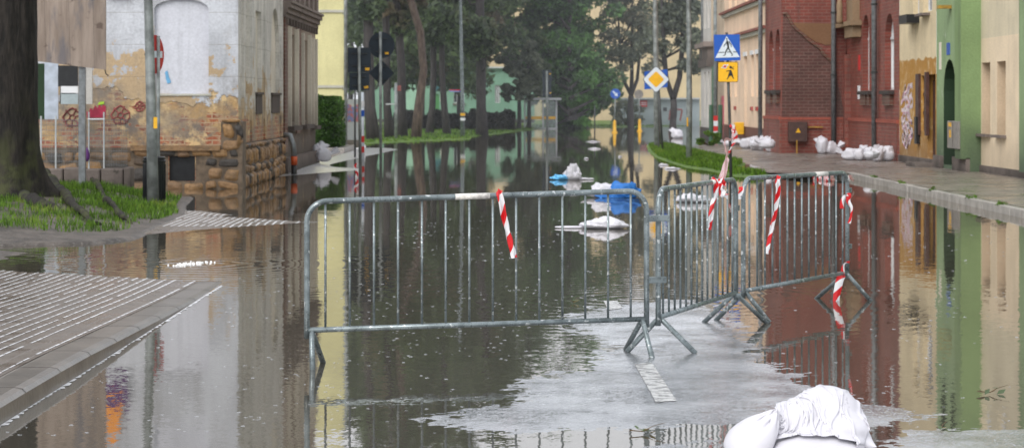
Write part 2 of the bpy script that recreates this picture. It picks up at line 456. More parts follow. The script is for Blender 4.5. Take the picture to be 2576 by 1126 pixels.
def water():
    n = N('FloodWater'); p = n.pos(); x, y, z = n.sep(p)
    # small rain chop: slopes given directly
    a = n.vmath('SUBTRACT', n.noise(n.scale(p, (1, 1.0, 1)), 9.0, 3, .6, col=True), (.5,.5,.5))
    b = n.vmath('SUBTRACT', n.noise(n.scale(p, (1, 1.3, 1)), 1.7, 3, .6, col=True), (.5,.5,.5))
    near = n.ramp(y, 12, 48, 1.0, .30)
    calm = n.ramp(n.noise(n.scale(p, (.25, .12, 1)), 1.0, 2), .35, .65, .55, 1.25)
    am = n.math('MULTIPLY', n.math('MULTIPLY', near, calm), .024)
    v = n.vmath('ADD', n.scale(a, n.comb(am, am, 0.0)), n.scale(b, (.006,.006,0.)))
    g = n.vmath('SUBTRACT', n.noise(p, 34.0, 2, .6, col=True), (.5,.5,.5)); ag = n.math('MULTIPLY', n.ramp(y, 11, 34, 1.0, .15), .028)
    v = n.vmath('ADD', v, n.scale(g, n.comb(ag, ag, 0.0)))
    # rings spreading from drains that well up, and from single heavy drops
    for (cx, cy, k, amp, dec) in ((-3.3, 24.4, 26., .020, 1.7), (-5.1, 25.6, 24., .026, 1.3), (1.1, 20.2, 27., .018, 1.5), (6.2, 16.6, 60., .02, .4), (4.7, 15.9, 60., .02, .35), (-2.2, 30., 22., .008, 3.0)):
        dx = n.math('SUBTRACT', x, cx); dy = n.math('SUBTRACT', y, cy)
        r = n.math('SQRT', n.math('ADD', n.math('ADD', n.math('MULTIPLY', dx, dx), n.math('MULTIPLY', dy, dy)), .0004))
        wob = n.math('MULTIPLY', n.noise(p, .8, 2), 5.0)
        s = n.math('SINE', n.math('ADD', n.math('MULTIPLY', r, k), wob))
        e = n.math('EXPONENT', n.math('DIVIDE', n.math('MULTIPLY', r, -1.0), dec))
        q = n.math('DIVIDE', n.math('MULTIPLY', n.math('MULTIPLY', s, e), amp), r)
        # slope along the radius
        q = n.math('MULTIPLY', q, 1.0)
        v = n.vmath('ADD', v, n.comb(n.math('MULTIPLY', q, dx), n.math('MULTIPLY', q, dy), 0.0))
    nr = n.vmath('NORMALIZE', n.vmath('ADD', v, (0,0,1)))
    fr = n.node('ShaderNodeFresnel', {'IOR': 1.34, 'Normal': nr}).outputs[0]
    fr = n.math('ADD', n.math('MULTIPLY', fr, .80), .18, clamp=True)
    gl = n.node('ShaderNodeBsdfGlossy', {'Color': (.97,.95,.93,1), 'Roughness': .02, 'Normal': nr})
    murk = n.node('ShaderNodeBsdfDiffuse', {'Color': (.088,.080,.064,1)})
    tr = n.node('ShaderNodeBsdfTransparent', {'Color': (.62,.56,.48,1)})
    under = n.node('ShaderNodeMixShader', {0: .7, 1: tr.outputs[0], 2: murk.outputs[0]})
    m = n.node('ShaderNodeMixShader', {0: fr, 1: under.outputs[0], 2: gl.outputs[0]})
    n.t.links.new(m.outputs[0], n.out.inputs[0])
    return n.m
M['water'] = water()

def paving():
    n = N('WetBrickPaving'); p = n.pos(); x, y, z = n.sep(p)
    v = n.comb(y, x, 0.0)
    b = n.node('ShaderNodeTexBrick', {'Vector': v, 'Color1': (.14,.112,.09), 'Color2': (.12,.097,.078), 'Mortar': (.10,.08,.065),
        'Scale': 1.0, 'Mortar Size': .0035, 'Mortar Smooth': .2, 'Brick Width': .20, 'Row Height': .10})
    c = n.mix(n.ramp(n.noise(p, 1.0, 6), .5, .72, 0, .5), b.outputs[0], (.10,.085,.075))
    nz = n.vmath('SUBTRACT', n.noise(p, 60, 4, .7, col=True), (.5,.5,.5))
    n2 = n.vmath('SUBTRACT', n.noise(p, 3, 3, .6, col=True), (.5,.5,.5))
    # the sunken joints hold water and turn up towards the bright sky
    fx = n.math('SUBTRACT', n.math('FRACT', n.math('DIVIDE', x, .10)), .5)
    je = n.ramp(n.math('ABSOLUTE', fx), .40, .5)
    sl = n.math('MULTIPLY', n.math('MULTIPLY', fx, je), .8)
    nr = n.vmath('NORMALIZE', n.vmath('ADD', n.vmath('ADD', n.scale(nz, (.30,.30,0.)), n.vmath('ADD', n.scale(n2, (.04,.04,0.)), n.comb(sl, 0.0, 0.0))), (0,0,1)))
    return n.bsdf(c, n.ramp(n.noise(p, 2, 5), .35, .65, .22, .42), nr, 0, .5)
M['paving'] = paving()
def walkmat(name, a, b, mort, bw=.2, bh=.1, swap=True, r0=.22, r1=.45, sl=.25):
    n = N(name); p = n.pos(); x, y, z = n.sep(p)
    v = n.comb(y, x, 0.0) if swap else n.comb(x, y, 0.0)
    br = n.node('ShaderNodeTexBrick', {'Vector': v, 'Color1': a, 'Color2': b, 'Mortar': mort,
        'Scale': 1.0, 'Mortar Size': .008, 'Mortar Smooth': .3, 'Brick Width': bw, 'Row Height': bh})
    c = n.mix(n.ramp(n.noise(p, .8, 6, .6), .42, .65, 0, .75), br.outputs[0], tuple(q*.4 for q in a))
    nz = n.vmath('SUBTRACT', n.noise(p, 40, 4, .7, col=True), (.5,.5,.5))
    nr = n.vmath('NORMALIZE', n.vmath('ADD', n.scale(nz, (sl,sl,0.)), (0,0,1)))
    nr2 = n.bump(n.math('MULTIPLY', br.outputs[1], -1.0), .6, .008)
    nr = n.vmath('NORMALIZE', n.vmath('ADD', nr, n.scale(n.vmath('SUBTRACT', nr2, (0,0,1)), (.8,.8,.8))))
    return n.bsdf(c, n.ramp(n.noise(p, 1.2, 5, .6), .38, .6, r0, r1), nr, 0, .5)
M['setts'] = walkmat('SettPavement', (.24,.20,.17), (.17,.145,.125), (.07,.06,.055), .20, .13, False)
M['slabs'] = None
def slabs():
    n = N('FloodedSlabs'); p = n.pos(); x, y, z = n.sep(p)
    br = n.node('ShaderNodeTexBrick', {'Vector': n.comb(x, y, 0.0), 'Color1': (.34,.33,.31), 'Color2': (.28,.27,.26), 'Mortar': (.12,.11,.10), 'Scale': 1.0, 'Mortar Size': .02, 'Brick Width': .5, 'Row Height': .5})
    d = n.vmath('SUBTRACT', n.noise(p, 22, 4, .7, col=True), (.5,.5,.5)); nr = n.vmath('NORMALIZE', n.vmath('ADD', n.scale(d, (.35,.35,0.)), (0,0,1)))
    fr = n.node('ShaderNodeFresnel', {'IOR': 2.2, 'Normal': nr}).outputs[0]
    df = n.node('ShaderNodeBsdfDiffuse', {'Color': br.outputs[0]}); gl = n.node('ShaderNodeBsdfGlossy', {'Color': (.95,.96,.98,1), 'Roughness': .3, 'Normal': nr})
    m = n.node('ShaderNodeMixShader', {0: fr, 1: df.outputs[0], 2: gl.outputs[0]}); n.t.links.new(m.outputs[0], n.out.inputs[0]); return n.m
M['slabs'] = slabs()
M['kerb'] = plain('WetKerbStone', (.11,.095,.08), .28, 0, .25, 4, .25)
M['kerbl'] = plain('PaleKerb', (.30,.28,.26), .4, 0, .25, 4, .2)
M['marking'] = None
def marking():
    n = N('WornRoadPaint'); p = n.pos()
    c = n.mix(n.ramp(n.noise(p, 14, 6, .7), .42, .6), (.56,.56,.55), (.20,.20,.20))
    nz = n.vmath('SUBTRACT', n.noise(p, 60, 4, .7, col=True), (.5,.5,.5))
    nr = n.vmath('NORMALIZE', n.vmath('ADD', n.scale(nz, (.4,.4,0.)), (0,0,1)))
    return n.bsdf(c, .25, nr, 0, .6)
M['marking'] = marking()
def sandbag_mat(name='WovenSandbag', tint=(.80,.79,.83), tr=.12, droplets=False):
    n = N(name); p = n.obj()
    c = n.mix(n.ramp(n.noise(p, 5, 4), .3, .7), tuple(q*.93 for q in tint), tint)
    w = n.node('ShaderNodeTexWave', {'Vector': p, 'Scale': 120.0, 'Distortion': .5}, bands_direction='DIAGONAL')
    h = n.math('ADD', n.math('MULTIPLY', w.outputs[1], .035), n.noise(p, 9, 6, .6))
    b = n.node('ShaderNodeBsdfPrincipled', {'Base Color': c, 'Roughness': .5, 'Specular IOR Level': .4, 'Normal': n.bump(h, .35, .012)})
    t = n.node('ShaderNodeBsdfTranslucent', {'Color': c})
    m = n.node('ShaderNodeMixShader', {0: tr, 1: b.outputs[0], 2: t.outputs[0]})
    n.t.links.new(m.outputs[0], n.out.inputs[0])
    return n.m
M['bag'] = sandbag_mat(tint=(.66,.65,.70))
M['bagblue'] = sandbag_mat('BluePlasticBag', (.035,.19,.56), .2)
def tape_mat():
    n = N('BarrierTapeStripes')
    uv = n.node('ShaderNodeTexCoord').outputs['UV']; u, v, w = n.sep(uv)
    k = n.math('FRACT', n.math('ADD', n.math('DIVIDE', u, .17), n.math('MULTIPLY', v, .45)))
    s = n.ramp(k, .49, .51); s2 = n.ramp(k, .0, .02, 1, 0)
    s = n.math('MAXIMUM', s, s2)
    c = n.mix(s, (.66,.015,.02), (.82,.82,.84))
    b = n.node('ShaderNodeBsdfPrincipled', {'Base Color': c, 'Roughness': .3, 'Specular IOR Level': .5})
    t = n.node('ShaderNodeBsdfTranslucent', {'Color': c})
    m = n.node('ShaderNodeMixShader', {0: .25, 1: b.outputs[0], 2: t.outputs[0]})
    n.t.links.new(m.outputs[0], n.out.inputs[0])
    return n.m
M['tape'] = tape_mat()
# ------------------------------------------------------------------ camera, light
cd = bpy.data.cameras.new('Camera'); cam = bpy.data.objects.new('Camera', cd); COL.objects.link(cam)
SC.camera = cam
cam.location = (0, 0, H); cam.rotation_euler = (math.radians(90), 0, 0)
cd.sensor_width = 36; cd.lens = 36 * F
cd.shift_y = -(563 - 254) / 2576.0
cd.clip_start = .5; cd.clip_end = 6000
cd.dof.use_dof = True; cd.dof.focus_distance = 15.0; cd.dof.aperture_fstop = cd.lens / 1000 / .0125 
w = bpy.data.worlds.new('World'); SC.world = w; w.use_nodes = True
nt = w.node_tree; nt.nodes.clear()
sky = nt.nodes.new('ShaderNodeTexSky'); sky.sky_type = 'NISHITA'; sky.sun_disc = False
SUN_EL, SUN_AZ = math.radians(42), math.radians(207)
sky.sun_elevation = SUN_EL; sky.sun_rotation = SUN_AZ
sky.air_density = 1.0; sky.dust_density = 4.0; sky.ozone_density = 1.0
hs = nt.nodes.new('ShaderNodeHueSaturation'); hs.inputs['Saturation'].default_value = .18
mixc = nt.nodes.new('ShaderNodeMix'); mixc.data_type = 'RGBA'; mixc.inputs[0].default_value = .72
mixc.inputs[7].default_value = (9.0, 9.3, 9.9, 1)     # even cloud layer
bg = nt.nodes.new('ShaderNodeBackground'); bg.inputs[1].default_value = .15
wo = nt.nodes.new('ShaderNodeOutputWorld')
nt.links.new(sky.outputs[0], hs.inputs['Color']); nt.links.new(hs.outputs[0], mixc.inputs[6])
nt.links.new(mixc.outputs[2], bg.inputs[0]); nt.links.new(bg.outputs[0], wo.inputs[0])
sl = bpy.data.lights.new('Sun', 'SUN'); sl.energy = 2.2; sl.angle = math.radians(40); sl.color = (1, .97, .93)
so = bpy.data.objects.new('Sun', sl); COL.objects.link(so)
sd = Vector((math.sin(SUN_AZ) * math.cos(SUN_EL), math.cos(SUN_AZ) * math.cos(SUN_EL), math.sin(SUN_EL)))
so.rotation_euler = sd.to_track_quat('Z', 'Y').to_euler(); so.location = (0, 0, 50)
SC.view_settings.view_transform = 'Standard'; SC.view_settings.look = 'None'; SC.view_settings.exposure = 0
SC.cycles.max_bounces = 7; SC.cycles.transparent_max_bounces = 12; SC.cycles.glossy_bounces = 4
SC.cycles.diffuse_bounces = 3; SC.cycles.use_denoising = True
SC.cycles.sample_clamp_indirect = 6.0

def sheet(name, pts, z, mat, kind='structure', parent=None):
    mb = MB(); mb.poly([(p[0], p[1], z if len(p) < 3 else p[2]) for p in pts])
    o = mb.build(name, mat, parent)
    if kind and parent is None: o['kind'] = kind
    return o
def grid(name, x0, x1, y0, y1, nx, ny, fz, mat, mask=None):
    xs = np.linspace(x0, x1, nx); ys = np.linspace(y0, y1, ny)
    X, Y = np.meshgrid(xs, ys); Z = fz(X, Y)
    v = np.stack([X.ravel(), Y.ravel(), Z.ravel()], 1)
    i = np.arange((ny - 1) * (nx - 1)); r = i // (nx - 1); c = i % (nx - 1)
    a = r * nx + c
    f = np.stack([a, a + 1, a + nx + 1, a + nx], 1)
    if mask is not None:
        keep = mask(X, Y).ravel()
        f = f[keep[f].all(1)]
    return fast_mesh(name, v, f, mat, smooth=True)

def vnoise(X, Y, s, seed=0, octv=4, rough=.5):
    """value noise with numpy"""
    out = np.zeros_like(X, dtype=float); amp = 1.0; tot = 0
    for o in range(octv):
        gx = X * s + seed * 17.3 + o * 5.1; gy = Y * s + seed * 9.7 + o * 3.3
        ix = np.floor(gx).astype(int); iy = np.floor(gy).astype(int)
        fx = gx - ix; fy = gy - iy; fx = fx*fx*(3-2*fx); fy = fy*fy*(3-2*fy)
        def h(a, b):
            n = (a * 374761393 + b * 668265263 + seed * 1442695 + o * 97531) & 0x7fffffff
            n = (n ^ (n >> 13)) * 1274126177 & 0x7fffffff
            return ((n ^ (n >> 16)) & 0xffff) / 65535.0
        v = (h(ix, iy)*(1-fx) + h(ix+1, iy)*fx)*(1-fy) + (h(ix, iy+1)*(1-fx) + h(ix+1, iy+1)*fx)*fy
        out += v * amp; tot += amp; amp *= rough; s *= 2.03
    return out / tot - .5

# ------------------------------------------------------------------ setting: ground, road, water
grd = sheet('ground', [(-2500, -200), (2500, -200), (2500, 4000), (-2500, 4000)], -.45, M['soil'])
wat = sheet('flood_water', [(-60, -30), (60, -30), (60, 200), (-60, 200)], 0.0, M['water'])
wat['kind'] = 'structure'

def seg_poly_sdf(X, Y, poly):
    """signed distance (positive inside)"""
    d = np.full(X.shape, 1e9); inside = np.zeros(X.shape, bool)
    n = len(poly)
    for i in range(n):
        ax, ay = poly[i]; bx, by = poly[(i+1) % n]
        ex, ey = bx-ax, by-ay; wx, wy = X-ax, Y-ay
        t = np.clip((wx*ex + wy*ey) / (ex*ex + ey*ey + 1e-12), 0, 1)
        d = np.minimum(d, np.hypot(wx - ex*t, wy - ey*t))
        c = ((ay > Y) != (by > Y)) & (X < (bx-ax) * (Y-ay) / (by-ay + 1e-12) + ax)
        inside ^= c
    return np.where(inside, d, -d)
# dry crown of the road between the puddles, outlined from the waterline
patch_uv = [(1100,1062),(1180,1030),(1290,1000),(1350,960),(1430,925),(1500,898),(1560,868),(1480,848),(1408,825),(1430,795),(1480,775),(1570,762),(1680,755),(1775,768),(1830,795),(1832,828),(1860,850),
            (1905,872),(1925,910),(1960,940),(2040,962),(2110,985),(2200,1012),(2300,1028),(2345,1036),(2290,1052),(2210,1066),(2100,1078),(1900,1072),(1700,1068),(1500,1080),(1300,1086),(1180,1078)]
patch = [tuple(G(u, v)[:2]) for u, v in patch_uv]
patch2 = [tuple(G(u, v)[:2]) for u, v in [(1560,1135),(1700,1112),(1830,1108),(1930,1140),(1900,1250),(1500,1300)]]
patch3 = [tuple(G(u, v)[:2]) for u, v in [(2190,1120),(2300,1085),(2600,1072),(2760,1090),(2700,1200),(2300,1230)]]
def road_h(X, Y):
    a = seg_poly_sdf(X, Y, patch)
    b = np.maximum(seg_poly_sdf(X, Y, patch2), seg_poly_sdf(X, Y, patch3))
    base = np.maximum(np.clip(a, -4, .5), np.clip(b, -4, .25) )
    h = np.where(base > 0, base * .020, base * .018)
    depthy = np.exp(-np.maximum(-base, 0) / .9)
    h = h + vnoise(X, Y, 1.2, 3, 3) * .008 * depthy + (vnoise(X, Y, 6., 5, 4, .6) * .009 + vnoise(X, Y, 26., 8, 3, .7) * .008) * depthy
    return np.maximum(h, -.16)
road = grid('road', -2.68, 7.32, 9.0, 34.0, 620, 1250, road_h, M['asphalt'])
road['kind'] = 'structure'
far_road = sheet('far_road', [(-2.68, 34), (7.32, 34), (7.32, 150), (-2.68, 150)], -.17, M['asphalt'])

# painted centre line dashes, worn, drawn a few millimetres above the asphalt
def dash(q, lift=.004):
    (u0,v0),(u1,v1),(u2,v2),(u3,v3) = q
    A, B, C_, D = G(u0,v0), G(u1,v1), G(u2,v2), G(u3,v3)
    n = 40; m = 8; vs = []; fs = []
    for j in range(n+1):
        for i in range(m+1):
            t = j/n; s = i/m
            p = (A*(1-s)+B*s)*(1-t) + (D*(1-s)+C_*s)*t
            vs.append([p.x, p.y, 0])
    vs = np.array(vs); vs[:,2] = road_h(vs[:,0], vs[:,1]) + lift
    for j in range(n):
        for i in range(m):
            a = j*(m+1)+i; fs.append((a, a+1, a+m+2, a+m+1))
    return vs, fs
vv = []; ff = []
for q in [((1596,918),(1640,916),(1702,1012),(1650,1016)), ((1503,724),(1532,724),(1566,776),(1530,780)), ((1445,640),(1462,640),(1487,668),(1466,668))]:
    vs, fs = dash(q); k = len(vv); vv += vs.tolist(); ff += [tuple(i+k for i in f) for f in fs]
lm = MB(); lm.add(vv, ff); lm = lm.build('lane_markings', M['marking'], smooth=True); lm['kind'] = 'structure'

# left pavement (concrete brick rows running along the street) : dips under water and rises again
def pav_h(X, Y):
    def sm(t): t = np.clip(t, 0, 1); return t*t*(3-2*t)
    near = .125 - .165 * sm((Y - 12.) / 11.0)
    slopex = np.clip(-(X + 2.9), 0, 4)
    # water edge of the near piece runs from (-2.7, 21.9) to (-5.3, 23.5)
    edge = 21.9 + slopex * .65
    near = .105 * sm((edge + .2 - Y) / 9.0) - .045 * sm((Y - edge) / 1.5) + .004
    wd_ = 3.3 * np.clip((-(X + 2.85)) / 2.0, 0, 1) ** 1.3
    isl = .046 + np.clip((wd_ - np.abs(Y - 32.9)) * .03, -.06, .012) - .020 * np.exp(-((Y - 34.5 + .5*(X + 4.2)) / .35) ** 2) * sm((X + 4.9) / .5)
    isl = np.where((Y > 26) & (Y < 40), isl, 0.0) / 2.0
    step = .006 * np.sign(np.sin((X) * math.pi / .10)) * 0
    far = .10 * sm((Y - 50.0 - np.clip(X + 4.2, -2, 2) * 3.2) / 14) - .16 * sm((Y - 57) / 9) * sm((X + 5.0 + (70 - Y)*.05) / 1.0)
    h = near + isl * 2.0 + far
    return h + vnoise(X, Y, .5, 11, 3) * .012
def pav_h2(X, Y):
    fx = np.abs((X / .10 - np.floor(X / .10)) - .5)       # rounded rows, joints sunk
    return pav_h(X, Y) - .004 * np.clip((fx - .38) / .12, 0, 1)
pav = grid('paved_footpath', -6.2, -2.96, 10.0, 42.0, 326, 420, pav_h2, M['paving'])
pav['kind'] = 'structure'
wf = grid('footpath_far', -5.28, -2.96, 42.0, 82.0, 12, 160, lambda X, Y: pav_h(X, Y), M['slabs'])
wf['kind'] = 'structure'
# rain water in the brick joints, its sky reflection painted in as whitish colour
def joint_strips():
    V = []; rr = np.random.default_rng(5)
    for k in range(0, 34):
        x = -3.0 - .10*k + (.0 if k else 0)
        if k == 1: continue
        y = 10.2
        while y < 37:
            l = .185 * rr.uniform(.85, 1.03)
            if not (24.2 < y < 31.5):
                V.append((x, y, l))
            y += .2
    V = np.array(V); x, y, l = V.T
    h = pav_h(x, y + l/2)
    kp = (h > -.003) & (rr.random(len(x)) < .93); x, y, l, h = x[kp], y[kp], l[kp], h[kp]
    w_ = rr.uniform(.0045, .0085, len(x)) + .004*np.clip((y - 14)/10, 0, 2.0)
    h0 = pav_h(x, y) + .0012; h1 = pav_h(x, y + l) + .0012
    P = np.stack([np.stack([x-w_, y, h0], 1), np.stack([x+w_, y, h0], 1), np.stack([x+w_, y+l, h1], 1), np.stack([x-w_, y+l, h1], 1)], 1).reshape(-1, 3)
    n = N('PaintedGlint'); d = n.node('ShaderNodeBsdfDiffuse', {'Color': (.80,.81,.83,1)}); g = n.node('ShaderNodeBsdfGlossy', {'Color': (.9,.9,.92,1), 'Roughness': .3}); m = n.node('ShaderNodeMixShader', {0: .5, 1: d.outputs[0], 2: g.outputs[0]}); n.t.links.new(m.outputs[0], n.out.inputs[0])
    o = fast_mesh('footpath_joint_glints', P, np.arange(len(P)).reshape(-1, 4), n.m); o['kind'] = 'structure'
    # pale dashes along the kerb foot paint in the bright reflection at the waterline
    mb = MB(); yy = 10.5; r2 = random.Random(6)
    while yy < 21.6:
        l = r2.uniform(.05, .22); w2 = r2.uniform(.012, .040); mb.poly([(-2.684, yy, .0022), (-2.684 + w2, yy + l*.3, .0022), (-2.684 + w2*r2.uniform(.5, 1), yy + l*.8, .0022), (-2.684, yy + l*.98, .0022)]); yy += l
    o = mb.build('kerb_glint_line', n.m); o['kind'] = 'structure'
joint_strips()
# kerb stones of the left pavement, rounded top edge
def kerb_left():
    prof = [(-2.957, -.12), (-2.957, -.002), (-2.93, .004), (-2.76, .004), (-2.715, -.004), (-2.695, -.025), (-2.685, -.13)]
    vs = []; fs = []; n = 150; m = len(prof); y = 10.0; ys = []
    while y < 82:
        ys += [y + .004, y + .992]; y += 1.0
    for k, yy in enumerate(ys):
        hz = float(pav_h(np.array([-2.95]), np.array([yy]))[0])
        for (px, pz) in prof: vs.append((px, yy, hz + pz))
    for k in range(0, len(ys) - 1):
        dz = 0
        for i in range(m - 1):
            fs.append((k*m+i, k*m+i+1, (k+1)*m+i+1, (k+1)*m+i))
    mb = MB(); mb.add(vs, fs); o = mb.build('kerb', M['kerb'], smooth=False); o['kind'] = 'structure'
    # the dark gaps between stones
    g = MB()
    for k in range(1, len(ys) - 1, 2):
        yy = (ys[k] + ys[k+1]) / 2; hz = float(pav_h(np.array([-2.95]), np.array([yy]))[0])
        if hz < -.01: continue
        pts = [(px + (.0015 if px > -2.8 else 0), yy - .006, hz + pz + .0015) for px, pz in prof[1:-1]]
        for a, b in zip(pts[:-1], pts[1:]):
            g.poly([a, b, (b[0], b[1] + .012, b[2]), (a[0], a[1] + .012, a[2])])
    o = g.build('kerb_joints', M['plinth']); o['kind'] = 'structure'
kerb_left()

# right pavement of setts behind a kerb
def rw(u, v, z=.12): return tuple(G(u, v, z)[:2])
XK = 7.42
walk_poly = [(XK+.15, 20), (40, 20), (40, 96), (8.9, 96), (6.8, 88), (6.15, 72), (6.35, 62.5), (6.2, 57.5), (6.55, 53.0), (7.1, 50.6), (XK+.15, 50.0)]
# as a grid so that its far part can dip to the water
def walk_h(X, Y):
    d = seg_poly_sdf(X, Y, walk_poly)
    t = np.clip((Y - 51) / 6, 0, 1)
    k = np.clip(d / 2.2, -.5, 1)
    base = .12 * (1 - t) + t * (.002 + .10 * np.clip(d / 2.4, -1, 1))
    return base + vnoise(X, Y, .45, 21, 3) * .03 * t + vnoise(X, Y, .6, 22, 3) * .006
sw = grid('pavement', 5.9, 16, 20, 100, 150, 620, walk_h, M['setts'], mask=lambda X, Y: ((Y > 51.5) & (seg_poly_sdf(X, Y, walk_poly) > -.5)) | (X > XK + .14))
sw['kind'] = 'structure'
def kerb_right():
    mb = MB(); y = 20.0
    rr = random.Random(4)
    while y < 51.4:
        e = rr.uniform(-.004, .004)
        mb.box(XK + e, XK + .148 + e*.3, y + .006, y + .994, -.25, .124 + rr.uniform(-.003, .004)); y += 1.0
    o = mb.build('kerb', M['kerbl'], bevel=.012); o['kind'] = 'structure'
    mb = MB(); mb.box(XK - .3, XK, 20, 51.4, -.3, -.005)
    # turn of the kerb at the crossing
    mb2 = MB(); pts = [(XK+.07, 51.5), (7.05, 52.3), (6.75, 53.4)]
    mb2.tube([(p[0], p[1], .0) for p in pts], .09, 8)
    o = mb2.build('kerb_turn', M['kerbl'], smooth=True); o['kind'] = 'structure'
kerb_right()

# terrain behind: verge that rises out of the water
verge_uv = [(820,360),(930,361),(1000,358),(1090,354),(1180,350),(1188,344),(1240,338),(1300,330),(1345,325),(1420,322),(1500,321),(1640,319),(1765,316)]
vp = [tuple(G(u, v)[:2]) for u, v in verge_uv]
verge_poly = [(-30, vp[0][1])] + vp + [(60, vp[-1][1]), (60, 260), (-30, 260)]
def verge_h(X, Y):
    d = seg_poly_sdf(X, Y, verge_poly)
    return np.where(d > 0, .02 + np.clip(d, 0, 25) * .008, d * .03) + vnoise(X, Y, .35, 31, 4) * .035
vg = grid('grass_verge', -30, 60, 88, 262, 260, 420, verge_h, M['turf']); vg['kind'] = 'structure'

# near left bank with the big tree
bank_poly = [(-14, 27.2), (-6.2, 27.4), (-5.0, 27.9), (-4.65, 28.9), (-4.75, 31), (-4.85, 34.8), (-5.3, 37.8), (-5.6, 41.0), (-7.0, 42.5), (-14, 44.5)]
def bank_h(X, Y):
    d = seg_poly_sdf(X, Y, bank_poly)
    t = np.clip(d / 1.6, -1, 1)
    left = np.clip((-X - 5.2) / 2.0, 0, 1)
    h = np.where(d > 0, (.03 + .20 * (t * t * (3 - 2 * t)) * (.25 + .75 * left) ), d * .12)
    return h + vnoise(X, Y, .9, 41, 4) * .05 * np.clip(d, 0, 1)
bk = grid('soil_bank', -14, -4.2, 26.6, 45, 160, 290, bank_h, M['soil'], mask=lambda X, Y: seg_poly_sdf(X, Y, bank_poly) > -.5); bk['kind'] = 'structure'
bank2 = [(-9, 24.6), (-5.55, 24.9), (-5.45, 26.2), (-5.9, 26.9), (-9, 27.6)]
def b2h(X, Y):
    d = seg_poly_sdf(X, Y, bank2); return np.where(d > 0, np.clip(d, 0, .6) * .10, d * .1) + vnoise(X, Y, 3, 43, 4) * .03
b2 = grid('gravel_spit', -9, -5.1, 24.2, 28, 90, 90, b2h, M['soil']); b2['kind'] = 'structure'

def grass_stuff(name, poly, hfun, n, hmin, hmax, wd, lab, seed=1, zmin=.005, edge=0.0, dens=None, lean=.5):
    r = np.random.default_rng(seed)
    P = np.array(poly); x0, y0 = P.min(0); x1, y1 = P.max(0)
    X = r.uniform(x0, x1, n * 3); Y = r.uniform(y0, y1, n * 3)
    d = seg_poly_sdf(X, Y, poly); keep = d > edge
    if dens is not None: keep &= r.random(len(X)) < dens(X, Y)
    X = X[keep][:n]; Y = Y[keep][:n]
    Z = hfun(X, Y); k = Z > zmin; X, Y, Z = X[k], Y[k], Z[k]
    m = len(X)
    cl = vnoise(X, Y, 2.2, seed + 5, 3) + .5
    hh = r.uniform(hmin, hmax, m) * (.55 + .9 * cl)
    a = r.uniform(0, 2*math.pi, m); b = r.uniform(0, 2*math.pi, m); l = r.uniform(.1, lean, m) * hh
    wx, wy = np.cos(a) * wd, np.sin(a) * wd
    p0 = np.stack([X - wx, Y - wy, Z - .01], 1); p1 = np.stack([X + wx, Y + wy, Z - .01], 1)
    mx, my = X + np.cos(b) * l * .4, Y + np.sin(b) * l * .4
    p2 = np.stack([mx + wx*.7, my + wy*.7, Z + hh*.6], 1); p3 = np.stack([mx - wx*.7, my - wy*.7, Z + hh*.6], 1)
    tx, ty = X + np.cos(b) * l, Y + np.sin(b) * l
    p4 = np.stack([tx + wx*.1, ty + wy*.1, Z + hh], 1); p5 = np.stack([tx - wx*.1, ty - wy*.1, Z + hh], 1)
    V = np.stack([p0, p1, p2, p3, p4, p5], 1).reshape(-1, 3)
    i = np.arange(m)[:, None] * 6
    Fq = np.concatenate([i + np.array([[0, 1, 2, 3]]), i + np.array([[3, 2, 4, 5]])], 0)
    o = fast_mesh(name, V, Fq, M['grass'])
    return tag(o, lab, 'grass', kind='stuff')
lawn_poly = [(-14, 28.7), (-6.2, 28.7), (-5.4, 29.2), (-5.0, 30.2), (-4.95, 32.5), (-4.95, 34.9), (-5.35, 37.5), (-5.7, 40.6), (-7.0, 42.2), (-14, 44)]
grass_stuff('grass', lawn_poly, bank_h, 38000, .03, .12, .007, 'bright wet grass growing round the roots of the large tree', 3, .01, 0.02,
            lambda X, Y: np.clip((vnoise(X, Y, .9, 61, 3) + .5) * 3.6 - 1.25, .02, 1) * np.clip(1.25 - np.exp(-((X + 7.9)**2 + (Y - 36)**2) / 1.3), 0, 1))
grass_stuff('grass', bank2, b2h, 1500, .03, .09, .006, 'small tuft of grass on the gravel spit at the left edge', 4, .01, .05, lambda X, Y: (X < -5.9) * 1.0)
isl_uv = [(1632,366),(1665,366),(1700,370),(1760,385),(1820,400),(1868,410),(1866,416),(1830,422),(1860,432),(1932,440),(1905,446),(1840,441),(1790,428),(1730,420),(1690,408),(1655,395),(1638,380)]
isl_poly = [tuple(G(u, v)[:2]) for u, v in isl_uv]
def isl_h(X, Y):
    d = seg_poly_sdf(X, Y, isl_poly); return np.where(d > 0, .03 + np.clip(d, 0, .5) * .12, .03 + d * .3) + vnoise(X, Y, 2, 51, 3) * .02
ig = grid('grass_island', 4.2, 7.3, 50, 92, 90, 420, isl_h, M['turf'], mask=lambda X, Y: seg_poly_sdf(X, Y, isl_poly) > -.25); ig['kind'] = 'structure'
grass_stuff('grass', isl_poly, isl_h, 16000, .05, .14, .010, 'long green grass on the narrow island beside the road signs', 5, .005, 0.0)
vpoly = [(-20, vp[0][1] + .5)] + [(x, y + .6) for x, y in vp[1:]] + [(45, vp[-1][1] + 8), (30, 170), (-20, 150)]
grass_stuff('grass', vpoly, verge_h, 22000, .04, .12, .03, 'mown grass verge at the far edge of the flood under the trees', 6, .0, 0.0,
            lambda X, Y: np.clip(1.4 - (Y - 95) / 90, .2, 1))
